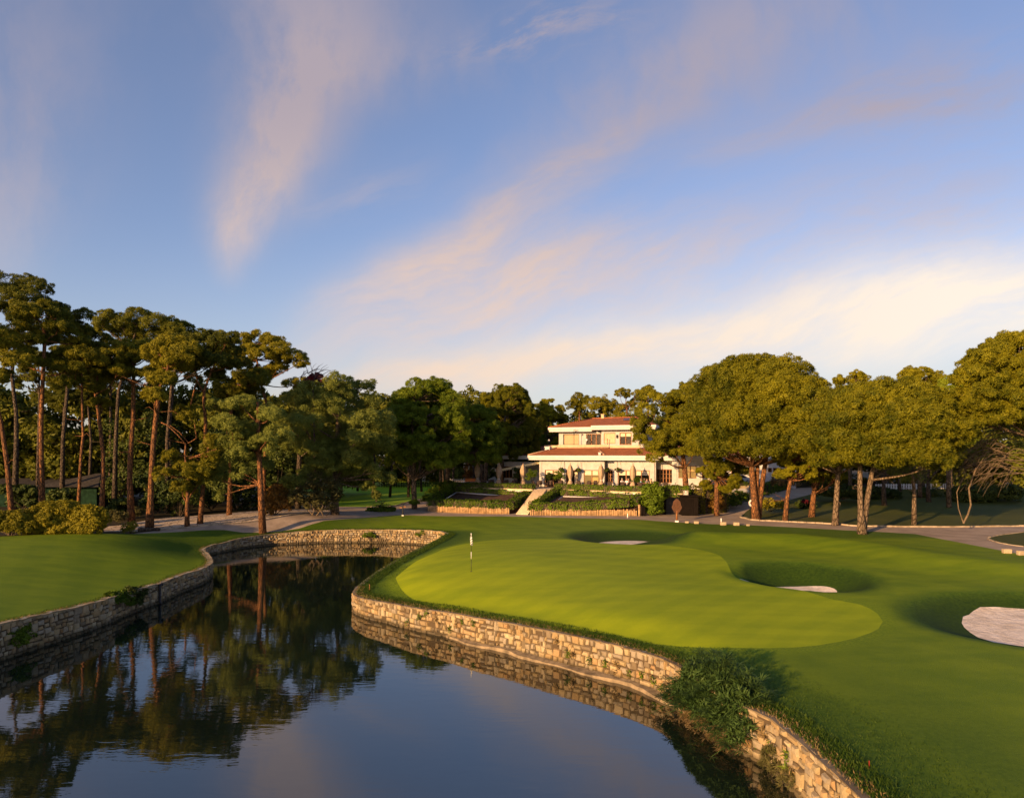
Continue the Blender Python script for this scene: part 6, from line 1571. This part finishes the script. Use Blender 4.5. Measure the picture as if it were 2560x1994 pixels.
# carved brown sign
x, y = at(1692, 1302, 1.82); zg = zat(x, y)
t = empty('carved_sign', (x, y, zg), 'brown carved wooden sign shaped like a leafy crown on a post', 'sign')
m = MB(); m.tube([(x, y, zg+.15), (x, y, zg+1.25)], [.11, .10], 8); m.build('post', M['wood'], t)
m = MB(); m.box((x, y, zg+.08), (.34, .34, .2)); m.build('foot', M['paint_white'], t, bevel=.02)
m = MB(); n = 22; ol = [(math.sin(a)*(.50+.06*math.cos(7*a))*(1-.28*max(0, math.cos(a))), .78-math.cos(a+math.pi)*.78*(1+.05*math.cos(9*a))) for a in np.linspace(0, 2*math.pi, n, endpoint=False)]
vs = [(x+px, y-.07, zg+1.0+pz_) for px, pz_ in ol]+[(x+px, y+.07, zg+1.0+pz_) for px, pz_ in ol]
m.add(vs, [tuple(range(n)), tuple(range(2*n-1, n-1, -1))]+[(i, (i+1) % n, n+(i+1) % n, n+i) for i in range(n)]); m.build('carved_board', plain('brown_carving', (.085, .04, .02), .7, .3, 6), t, bevel=.02)
for zz, ww in ((1.35, .5), (1.7, .55), (2.05, .4)):
    m = MB(); m.box((x, y-.09, zg+zz), (ww, .05, .06)); m.build('carved_rib', plain('dark_carving', (.10, .045, .02), .7), t)
# kiosk
kx0, kx1 = at(1704, 1287, 1.85), at(1748, 1288, 1.85); kc = lerp2(kx0, kx1, .5); zg = zat(*kc); kw = kx1[0]-kx0[0]
t = empty('kiosk', (kc[0], kc[1], zg), 'black slatted wooden kiosk with an overhanging flat roof beside the road', 'kiosk')
M['kiosk'] = plain('black_stained_wood', (0.010, 0.008, 0.007), 0.9, 0.25, 3.0, spec=.05)
m = MB(); hk = 2.35; m.box((kc[0], kc[1]+.9, zg+hk/2), (kw-.1, 1.7, hk-.02))
for i in range(14): m.box((kc[0]-.25, kc[1]+.03, zg+.12+i*hk/14), (kw*.62, .05, hk/14*.8))
m.build('body', M['kiosk'], t)
m = MB(); m.box((kx1[0]-.32, kc[1]+.02, zg+hk/2), (.55, .07, hk-.1)); m.build('door', M['kiosk'], t)
m = MB(); m.box((kc[0], kc[1]+.85, zg+hk+.07), (kw+.5, 2.3, .12)); m.build('roof', M['kiosk'], t, bevel=.02)
sx = ray(1717, 1230, kc[1])[0]
m = MB(); m.box((sx, kc[1]+.5, zg+hk+.42), (.62, .06, .56)); s_ = m.build('sign_board', plain('grey_sign', (.30, .28, .26), .6), t)
m = MB(); m.lathe((0, 0, 0), [(.10, -.012), (.10, .012)], 6, False); em = MB(); em.add([(v[0]+sx, kc[1]+.46+v[2]*.5, zg+hk+.53+v[1]) for v in m.v], m.f)
em.box((sx, kc[1]+.462, zg+hk+.30), (.44, .012, .07)); em.box((sx, kc[1]+.462, zg+hk+.22), (.3, .012, .035)); em.build('emblem', M['paint_white'], s_)
# garage doorway under the hanging hedge
ga, gb = at(1658, 1282, 1.85), at(1690, 1281, 1.85); gc = lerp2(ga, gb, .5); gc = (gc[0], 83.3); zg = 1.8
t = empty('garage', (gc[0], gc[1]+1.5, zg), 'dark doorway cut into the terrace under a pale lintel', 'garage')
m = MB(); gw = gb[0]-ga[0]; m.box((gc[0], gc[1]+1.4, zg+1.15), (gw, .1, 2.3)); m.build('door', M['paint_black'], t)
m = MB(); m.box((gc[0], gc[1]+1.25, zg+2.47), (gw+.6, .5, .3)); m.build('lintel', M['travertine'], t)
m = MB(); m.box((gb[0]+.3, gc[1]+1.1, zg+1.15), (.55, .6, 2.34)); m.build('side_wall', M['travertine'], t)
m = MB(); m.box((ga[0]-.28, gc[1]+1.1, zg+1.15), (.5, .6, 2.34)); m.build('side_wall', M['kiosk'], t)
for i, px in enumerate((1599, 1605.5, 1611.5)):
    x, y = at(px, 1289, 1.85); m = MB(); m.tube([(x, y+.2, 1.6), (x, y+.2, 3.2-.15*i)], .15, 7); o = m.build('timber_post', M['timber' if i == 0 else 'kiosk']); tag(o, ['pale timber post ending the right bed edging', 'dark post next to the pale timber post', 'dark post touching the big round shrub'][i], 'post')
# lifebuoy
x, y = at(1875.5, 1293, 1.95); zg = zat(x, y)
t = empty('lifebuoy_stand', (x, y, zg), 'thin black pole with a hook left of the triple trunk', 'pole')
m = MB(); m.tube([(x, y, zg-.1), (x, y, zg+4.2)], .04, 7); m.build('pole', M['paint_black'], t)
m = MB(); m.tube([(x, y, zg+1.95), (x+.2, y-.1, zg+1.95), (x+.24, y-.14, zg+2.02)], .02, 5); m.build('hook', M['paint_black'], t)
c = ray(1881, 1257, y-.15); R_, rr_ = .32, .085; vs, fs_, mi = [], [], []
for i in range(24):
    a = 2*math.pi*i/24
    for k in range(8):
        b = 2*math.pi*k/8; q = R_+rr_*math.cos(b); vs.append((c[0]+q*math.cos(a), c[1]+rr_*math.sin(b), c[2]+q*math.sin(a)))
        fs_.append((i*8+k, i*8+(k+1) % 8, ((i+1) % 24)*8+(k+1) % 8, ((i+1) % 24)*8+k)); mi.append(1 if i % 6 in (0,) else 0)
me = mesh_np('lifebuoy', vs, fs_, True, mi); o = link_mesh('lifebuoy', me, [M['paint_white'], plain('lifebuoy_orange', (.55, .14, .03), .5)]); tag(o, 'white ring lifebuoy with orange bands hanging on the thin black pole', 'lifebuoy')
m = MB(); o2 = MB(); o2.tube([(c[0]+math.cos(a)*.44, c[1], c[2]+math.sin(a)*.44) for a in np.linspace(0, 6.28, 25)], .012, 4); o2.build('grab_rope', M['paint_white'], o)
# closed parasols
proto = None
def parasol():
    t = empty('parasol', (0, 0, 0), 'x', 'parasol', 'closed beige parasols on the terrace')
    m = MB(); m.box((0, 0, .05), (.7, .7, .1)); m.build('base', M['kiosk'], t, wc=False)
    m = MB(); m.tube([(0, 0, .1), (0, 0, 3.3)], .03, 7); m.build('pole', M['trim'], t, wc=False)
    m = MB(); vs, fs_ = [], []; prof = [(.30, .30), (.36, .48), (.27, .75), (.17, 1.0), (.15, 1.15), (.26, 1.5), (.34, 1.9), (.36, 2.25), (.31, 2.6), (.20, 2.95), (.08, 3.2), (.03, 3.3)]
    nn = 16
    for r, z in prof:
        for k in range(nn):
            a = 2*math.pi*k/nn; q = r*(1+.26*math.cos(8*a)*(1 if z < 3 else .3)); vs.append((q*math.cos(a+z*.15), q*math.sin(a+z*.15), z+(.12*math.cos(4*a+1) if z < .5 else 0)))
    for i in range(len(prof)-1): fs_ += [(i*nn+k, i*nn+(k+1) % nn, (i+1)*nn+(k+1) % nn, (i+1)*nn+k) for k in range(nn)]
    m.add(vs, fs_, True); c_ = m.build('canopy', M['canvas'], t, wc=False)
    m = MB(); m.lathe((0, 0, 1.08), [(.17, -.05), (.185, 0), (.17, .05)], 12); m.build('tie_strap', M['trim'], c_, wc=False)
    m = MB(); m.lathe((0, 0, 3.3), [(.03, 0), (.05, .06), (.01, .16)], 8); m.build('finial', M['wood'], t, wc=False)
    return t
def copy_tree(o, parent=None):
    c = o.copy(); COL.objects.link(c)
    if parent is not None: c.parent = parent
    for ch in list(o.children): copy_tree(ch, c)
    return c
proto = parasol()
for i, (px, d, lab) in enumerate([(1194, 99.0, 'closed parasol farthest left, over the left end of the terrace hedge'), (1247, 97.3, 'closed parasol left of the awning tip'), (1308, 96.2, 'closed parasol in front of the cream awning'), (1426, 94.5, 'closed parasol right of the stairs glowing orange in the sun'), (1503, 92.6, 'closed parasol before the corner of the clubhouse front'), (1582, 90.6, 'closed parasol among the seated people')]):
    o = proto if i == 0 else copy_tree(proto)
    p = ray(px, 1200, d); o.location = (p[0], p[1], TERR); o.rotation_euler = (0, random.uniform(-.02, .02), i*.7); o['label'] = lab
# tables and chairs
def chair():
    t = empty('chair', (0, 0, 0), 'dark wicker terrace armchair among the tables', 'chair', 'dark wicker chairs on the terrace')
    m = MB(); m.box((0, 0, .43), (.5, .5, .07)); m.build('seat', M['wicker'], t, wc=False, bevel=.02)
    m = MB(); m.box((0, .24, .70), (.5, .05, .48), Matrix.Rotation(-.12, 3, 'X')); m.build('backrest', M['wicker'], t, wc=False, bevel=.02)
    for sx in (-1, 1):
        m = MB(); m.box((sx*.24, 0, .62), (.045, .46, .05)); m.box((sx*.24, -.2, .53), (.04, .04, .16)); m.build('armrest', M['wicker'], t, wc=False)
        for sy in (-1, 1): m = MB(); m.tube([(sx*.22, sy*.21, 0), (sx*.22, sy*.21, .40)], .022, 6); m.build('leg', M['wicker'], t, wc=False)
    return t
def table():
    t = empty('table', (0, 0, 0), 'square dark terrace table among the wicker chairs', 'table', 'dark tables on the terrace')
    m = MB(); m.box((0, 0, .735), (.85, .85, .04)); m.build('tabletop', M['wicker'], t, wc=False, bevel=.01)
    m = MB(); m.tube([(0, 0, .04), (0, 0, .715)], .04, 8); m.build('leg', M['paint_black'], t, wc=False)
    m = MB(); m.lathe((0, 0, 0), [(.28, 0), (.27, .03), (.05, .05)], 12); m.build('base', M['paint_black'], t, wc=False)
    return t
c0, t0 = chair(), table(); uc = [0, 0]
def put(proto, k, x, y, rz, lab=None):
    o = proto if uc[k] == 0 else copy_tree(proto); uc[k] += 1
    o.location = (x, y, TERR); o.rotation_euler = (0, 0, rz)
    if lab: o['label'] = lab
for j, (px, d) in enumerate([(1212, 98.2), (1231, 98.6), (1268, 97.6), (1290, 97.0), (1352, 94.6), (1379, 95.4), (1405, 95.6), (1450, 94.0), (1476, 93.6), (1492, 94.4), (1528, 92.4), (1560, 91.6), (1603, 91.0), (1650, 89.6), (1668, 89.4)]):
    p = ray(px, 1200, d); put(t0, 1, p[0], p[1], ROT)
    for k in range(4 if j in (4, 5) else 3):
        a = ROT+k*math.pi/2+(.2*k); cxy = (p[0]+math.sin(a)*.78, p[1]-math.cos(a)*.78)
        put(c0, 0, cxy[0], cxy[1], a+math.pi)
# seated people: skin-modelled bodies with shirt, trousers and hair
M['skin'] = plain('skin', (.42, .25, .17), .55, .08, 8)
def skin_mesh(name, verts, edges, radii, root=0):
    me = bpy.data.meshes.new(name); me.from_pydata(verts, edges, []); me.update()
    o = bpy.data.objects.new(name, me)
    o.modifiers.new('skin', 'SKIN').use_smooth_shade = True
    lay = me.skin_vertices[0] if me.skin_vertices else None
    if lay is None:
        bm = bmesh.new(); bm.from_mesh(me); bm.verts.layers.skin.verify(); bm.to_mesh(me); bm.free(); lay = me.skin_vertices[0]
    for i, r in enumerate(radii): lay.data[i].radius = (r, r); lay.data[i].use_root = (i == root)
    ss_ = o.modifiers.new('smooth', 'SUBSURF'); ss_.levels = 1; ss_.render_levels = 1
    return o
BV = [(0, 0, .50), (0, .0, .75), (0, .01, .98), (0, .0, 1.14), (0, -.02, 1.22), (0, -.03, 1.36), (0, -.135, 1.25)]
BE = [(0, 1), (1, 2), (2, 3), (3, 4), (4, 5), (4, 6)]; BR = [.13, .125, .14, .055, .085, .075, .018]
for s in (-1, 1):
    b = len(BV); BV += [(s*.19, .0, 1.05), (s*.25, -.10, .80), (s*.19, -.33, .78), (s*.17, -.42, .775)]; BR += [.06, .047, .034, .036]
    BE += [(2, b), (b, b+1), (b+1, b+2), (b+2, b+3)]
    for k in range(4):
        f = len(BV); dx_ = s*(.17-.030+.02*k); BV += [(dx_, -.465, .775), (dx_, -.465-(.045, .055, .05, .035)[k], .755)]; BR += [.010, .009]; BE += [(b+3, f), (f, f+1)]
    f = len(BV); BV += [(s*.125, -.42, .785), (s*.11, -.455, .78)]; BR += [.012, .010]; BE += [(b+3, f), (f, f+1)]
    h = len(BV); BV += [(s*.10, -.02, .49), (s*.13, -.44, .50), (s*.13, -.42, .10), (s*.13, -.55, .05)]; BR += [.10, .065, .042, .038]; BE += [(0, h), (h, h+1), (h+1, h+2), (h+2, h+3)]
    e = len(BV); BV += [(s*.088, -.02, 1.25)]; BR += [.016]; BE += [(4, e)]
SV = [(0, 0, .56), (0, 0, .75), (0, .01, .98), (0, 0, 1.10)]; SE = [(0, 1), (1, 2), (2, 3)]; SR = [.15, .145, .158, .075]
for s in (-1, 1): b = len(SV); SV += [(s*.195, 0, 1.05), (s*.24, -.07, .87)]; SR += [.076, .066]; SE += [(2, b), (b, b+1)]
TV_ = [(0, 0, .50)]; TE, TR = [], [.148]
for s in (-1, 1): b = len(TV_); TV_ += [(s*.105, -.02, .49), (s*.13, -.44, .505), (s*.13, -.42, .14)]; TR += [.115, .078, .056]; TE += [(0, b), (b, b+1), (b+1, b+2)]
def person(px, d, lab, shirt, hair, rz, tr=(.05, .06, .08)):
    p = ray(px, 1205, d); t = empty('person', (p[0], p[1], TERR), lab, 'person', 'people seated on the terrace', rz)
    for nm, args, mat in (('body', (BV, BE, BR), M['skin']), ('shirt', (SV, SE, SR), plain('shirt_cloth', shirt, .85)), ('trousers', (TV_, TE, TR), plain('trouser_cloth', tr, .85))):
        o = skin_mesh(nm, *args); COL.objects.link(o); o.data.materials.append(mat); o.parent = t
    m = MB(); m.lathe((0, -.01, 1.27), [(.088, -.05), (.100, .02), (.093, .09), (.06, .15), (.01, .175)], 10); vs = [(v[0], v[1]+(.02 if v[2] < 1.3 else 0), v[2]) for v in m.v]; m.v = vs; m.build('hair', plain('hair', hair, .7), t, wc=False)
    for s in (-1, 1): m = MB(); m.lathe((s*.033, -.112, 1.285), [(.008, -.006), (.010, 0), (.008, .006)], 6); m.build('eye', M['paint_black'], t, wc=False)
person(1555, 91.6, 'seated person in a white shirt with grey hair, leftmost of the terrace party', (.62, .62, .64), (.30, .27, .24), .5)
person(1567, 91.0, 'seated person in a pale shirt leaning at the table left of the last parasol', (.58, .57, .60), (.10, .07, .05), -.6)
person(1571, 92.4, 'dark-haired person sitting behind the pale shirt', (.10, .08, .09), (.03, .02, .015), .1)
person(1594, 91.2, 'seated person in a reddish top right of the last parasol', (.34, .15, .12), (.06, .04, .03), .8)
person(1602, 90.4, 'seated person in a light blue shirt bent over the table', (.18, .34, .46), (.20, .16, .12), 1.4)
person(1611, 91.2, 'seated person in a bright yellow-green top', (.42, .62, .04), (.12, .08, .05), -.4)
person(1617, 90.6, 'seated person in a grey top beside the yellow-green top', (.16, .16, .18), (.05, .04, .03), .3)
person(1628, 90.4, 'seated person in an olive top, rightmost of the terrace party', (.36, .33, .14), (.05, .035, .03), .9)
# hanging baskets
for i, (px, off, lab) in enumerate([(1403, 0, 'hanging flower basket at the first glazed door'), (1445, 0, 'hanging flower basket right of the open doorway'), (1517, .9, 'hanging flower basket before the recessed window'), (1544, 0, 'hanging flower basket left of the four-leaf doors')]):
    x, y, _ = w3(fs(px, off-.75), off-.75, 0); z = CAMZ-(1175-HOR)/F*y
    t = empty('hanging_basket', (x, y, z), lab, 'hanging basket', 'hanging baskets on the clubhouse front')
    leaf_obj('plants', blob_leaves([(x, y, z, .34, .34, .26)], np.random.default_rng(60+i), .14, 20, 1.0, .16, .09, .3), M['broad'], t)
    m = MB(); m.lathe((x, y, z-.28), [(.08, 0), (.22, .12), (.26, .24)], 10); m.build('basket', M['wicker'], t)
    m = MB()
    for a in (0, 2.1, 4.2): m.tube([(x+.22*math.cos(a), y+.22*math.sin(a), z), (x, y, HZ+zf0-.02)], .008, 4, False)
    m.build('chains', M['black'], t)
# potted plants on the terrace
def potted(px, d, h, lab, i, mat='hedge'):
    p = ray(px, 1200, d); t = empty('potted_plant', (p[0], p[1], TERR), lab, 'potted plant', 'potted plants on the terrace')
    m = MB(); m.lathe((p[0], p[1], TERR), [(.18, 0), (.26, .45), (.29, .48), (.24, .5)], 12); m.build('pot', plain('clay_pot', (.24, .12, .07), .8), t)
    r_ = np.random.default_rng(800+i); bl = [(p[0]+r_.normal()*.28, p[1]+r_.normal()*.2, TERR+.6+h*(.35+.6*r_.random()), .34, .3, .3) for _ in range(7)]
    leaf_obj('foliage', blob_leaves(bl, r_, .18, 16, .8, .3, .06, .7), M[mat], t)
    m = MB()
    for k in range(4): m.tube([(p[0], p[1], TERR+.45), (bl[k][0], bl[k][1], bl[k][2])], [.03, .012], 5, False)
    m.build('stem', M['bark_dark'], t)
potted(1330, 95.2, 1.7, 'feathery potted plant under the awning end', 0); potted(1397, 95.0, 1.7, 'bushy potted tree right of the stair head', 1); potted(1372, 97.0, 1.4, 'slim potted plant against the first glazed door', 2, 'broad'); potted(1592, 90.8, 1.3, 'leafy potted plant beside the last parasol', 3); potted(1284, 99, 1.9, 'dark spiky potted plant in the shade of the left wing', 4, 'broad')
bush('shrub', 'orange-leaved young shrub left of the first parasol', [bb(1170,1172,9,10,104), bb(1173,1183,8,9,104), bb(1166,1190,6,6,104)], 'rust', seed=88)
x, y, _ = ray(1176, 1200, 101); t = empty('garden_bench', (x, y, TERR), 'orange-painted bench at the left end of the terrace', 'bench')
M['orange'] = plain('orange_paint', (.45, .16, .04), .6)
m = MB(); m.box((x, y, TERR+.45), (1.6, .5, .07)); m.build('seat', M['orange'], t); m = MB(); m.box((x, y+.24, TERR+.78), (1.6, .06, .5)); m.build('backrest', M['orange'], t)
for sx in (-.7, .7): m = MB(); m.box((x+sx, y, TERR+.2), (.08, .45, .41)); m.build('leg', M['orange'], t)
# lamps
def lamp(px, py0, py1, d, lab, i):
    a, b = ray(px, py0, d), ray(px, py1, d); t = empty('globe_lamp', tuple(a), lab, 'lamp', 'lamps on the upper terrace')
    m = MB(); m.tube([a, b], .03, 6); m.build('post', M['paint_black'], t)
    m = MB(); m.lathe(tuple(b), [(.03, -.02), (.13, .06), (.16, .16), (.12, .27), (.02, .32)], 10); m.build('globe', M['paint_white'], t)
lamp(1372.5, 1122, 1103, 103.5, 'white globe lamp rising over the left roof beside the chimney', 0); lamp(1467, 1113, 1102, 100.8, 'white globe lamp on the parapet before the upper doors', 1)
a, b = ray(1435, 1113, 100.8), ray(1435, 1074, 100.8); t = empty('bracket_lamp', tuple(a), 'tall black pole with a curled lamp bracket before the curtained window', 'lamp')
m = MB(); m.tube([a, b], .045, 6); m.build('post', M['paint_black'], t)
m = MB(); m.tube([b+np.array((0, 0, -.1)), b+np.array((.2, 0, .1)), b+np.array((.32, 0, -.05)), b+np.array((.22, 0, -.22))], .03, 5); m.build('bracket', M['paint_black'], t)
m = MB(); m.lathe(tuple(b+np.array((.22, 0, -.42))), [(.04, 0), (.11, .05), (.09, .2), (.02, .24)], 7); m.build('lantern', M['paint_black'], t)
a, b = ray(1518.5, 1112, 99.5), ray(1518.5, 1098, 99.5); m = MB(); m.tube([a, b], .035, 6); m.lathe(tuple(b), [(.05, -.05), (.09, 0), (.04, .08)], 7); o = m.build('flood_lamp', M['paint_black']); tag(o, 'short black lamp standard before the peach shutter', 'lamp')
# floodlight on the bare pine trunk
c = ray(1040, 1138, 91.4); m = MB(); m.box(tuple(c), (.7, .3, .16), Matrix.Rotation(.2, 3, 'X')); o = m.build('floodlight', M['trim'], bevel=.02); tag(o, 'flat pale floodlight fixed high on the bare pine trunk', 'floodlight')
# cars parked by the annex
def car(px, d, lab, col, rz):
    p = ray(px, 1200, d); x, y = p[0], p[1]; zc = 4.62 if True else 0
    t = empty('parked_car', (x, y, zc), lab, 'car', 'cars parked by the service building', rz)
    prof = [(-2.1, .35), (-2.12, .7), (-1.95, .86), (-1.35, .95), (-.75, 1.42), (.55, 1.45), (1.35, 1.02), (2.0, .90), (2.1, .65), (2.08, .35)]
    m = MB(); n = len(prof); vs = []
    for sy, k in ((-.82, 1), (-.86, 0), (.86, 0), (.82, 1)):
        for px_, pz_ in prof: vs.append((px_*(1 if k == 0 else .99), (sy*.86 if pz_ > 1.2 else sy), pz_))
    fs_ = [(j*n+i, j*n+(i+1) % n, (j+1)*n+(i+1) % n, (j+1)*n+i) for j in range(3) for i in range(n)]+[tuple(range(n))[::-1], tuple(range(3*n, 4*n))]
    m.add(vs, fs_); m.build('body', plain('car_paint', col, .3, .04, 1, 0, .5), t, wc=False, bevel=.05)
    for a, b in ((-.70, .50),):
        for s in (-1, 1): k = MB(); k.add([(-1.15, s*.872, .97), (1.15, s*.872, .99), (.5, s*.765, 1.38), (-.72, s*.765, 1.36)], [(0, 1, 2, 3)]); k.build('side_window', M['dark'], t, wc=False)
    k = MB(); k.add([(1.33, -.72, 1.05), (1.33, .72, 1.05), (.6, .66, 1.43), (.6, -.66, 1.43)], [(0, 1, 2, 3)]); k.build('windscreen', M['dark'], t, wc=False)
    for wx in (-1.3, 1.3):
        for s in (-1, 1):
            k = MB(); k.tube([(wx, s*.70, .32), (wx, s*.90, .32)], .32, 14); w_ = k.build('wheel', M['paint_black'], t, wc=False); k = MB(); k.tube([(wx, s*.89, .32), (wx, s*.91, .32)], .18, 10); k.build('rim', M['trim'], w_, wc=False)
car(1812, 104, 'silver-blue parked car left of the small sunlit pine', (.30, .33, .40), .3); car(1843, 105, 'pale parked car half hidden by the sunlit pine crown', (.55, .55, .56), .2)
# hut in the left woodland
hx, hy = at(215, 1262, 2.0)[0], 92; hx = ray(215, 1200, hy)[0]
t = empty('garden_hut', (hx, hy, zat(hx, hy)), 'dark green hut with a grey shingled hip roof under the left pines', 'hut')
M['hutgreen'] = plain('dark_green_boards', (.010, .026, .016), 1.0, .3, 2.0, spec=.03); M['hutroof'] = plain('grey_shingles', (.045, .042, .038), 1.0, .3, 3.0, .5, spec=.03)
zb = zat(hx, hy); zw = ray(215, 1214, hy-3)[2]
m = MB(); m.box((hx, hy, (zb+zw)/2-.2), (6.5, 6, zw-zb+.4)); m.build('wall', M['hutgreen'], t)
m = MB(); e = 4.2; zr = ray(260, 1183, hy)[2]; m.add([(hx-4.6, hy-e, zw-.1), (hx+4.2, hy-e, zw-.1), (hx+4.2, hy+e, zw-.1), (hx-4.6, hy+e, zw-.1), (hx+1.4, hy, zr), (hx+2.0, hy, zr)], [(0, 1, 5, 4), (1, 2, 5), (2, 3, 4, 5), (3, 0, 4), (3, 2, 1, 0)]); m.build('roof', M['hutroof'], t)
m = MB(); m.box((hx-.9, hy-3.03, zb+1.0), (1.1, .06, 2.0)); m.build('door', M['kiosk'], t)
hx2 = ray(80, 1200, 95)[0]; t = empty('garden_shed', (hx2, 95, 2.1), 'long low dark shed with a flat grey roof left of the green hut', 'shed')
m = MB(); m.box((hx2, 95, 3.2), (11, 4, 2.8)); m.build('wall', M['hutgreen'], t); m = MB(); z0 = ray(80, 1212, 93)[2]; m.add([(hx2-6.3, 92.2, z0), (hx2+6.0, 92.2, z0), (hx2+5.6, 98, z0+.75), (hx2-6.3, 98, z0+.75)], [(0, 1, 2, 3)]); m.box((hx2, 92.3, z0-.1), (12.2, .1, .16)); m.build('roof', M['hutroof'], t)
# fences
def fence(a, b, h, mat, lab, step=.22, z=None, slat=.07, group=None):
    a, b = np.array(a), np.array(b); L_ = np.linalg.norm(b-a); u = (b-a)/L_; z = zat(*((a+b)/2)) if z is None else z
    t = empty('fence', (*((a+b)/2), z), lab, 'fence', group)
    m = MB(); s = 0; R = Matrix.Rotation(math.atan2(u[1], u[0]), 3, 'Z')
    while s < L_: c = a+u*s; m.box((c[0], c[1], z+h*.5), (slat, .03, h), R); s += step
    m.build('pickets', M[mat], t)
    for zz in (.25, .8): m = MB(); c = (a+b)/2; m.box((c[0], c[1]+.03, z+h*zz), (L_, .025, .07), R); m.build('rail', M[mat], t)
fence(ray(945,1,150)[:2], ray(1110,1,146)[:2], 1.2, 'kiosk', 'dark picket fence closing the far end of the practice lawn', .4, slat=.12)
fence(ray(1126,1,101)[:2], ray(1160,1,101)[:2], 1.0, 'trim', 'short white picket fence left of the orange bench', .28, z=TERR)
fence(ray(2190,1,116)[:2], ray(2430,1,120)[:2], 1.0, 'trim', 'pale low fence glimpsed between the trunks of the shaded lawn', .5, slat=.3)
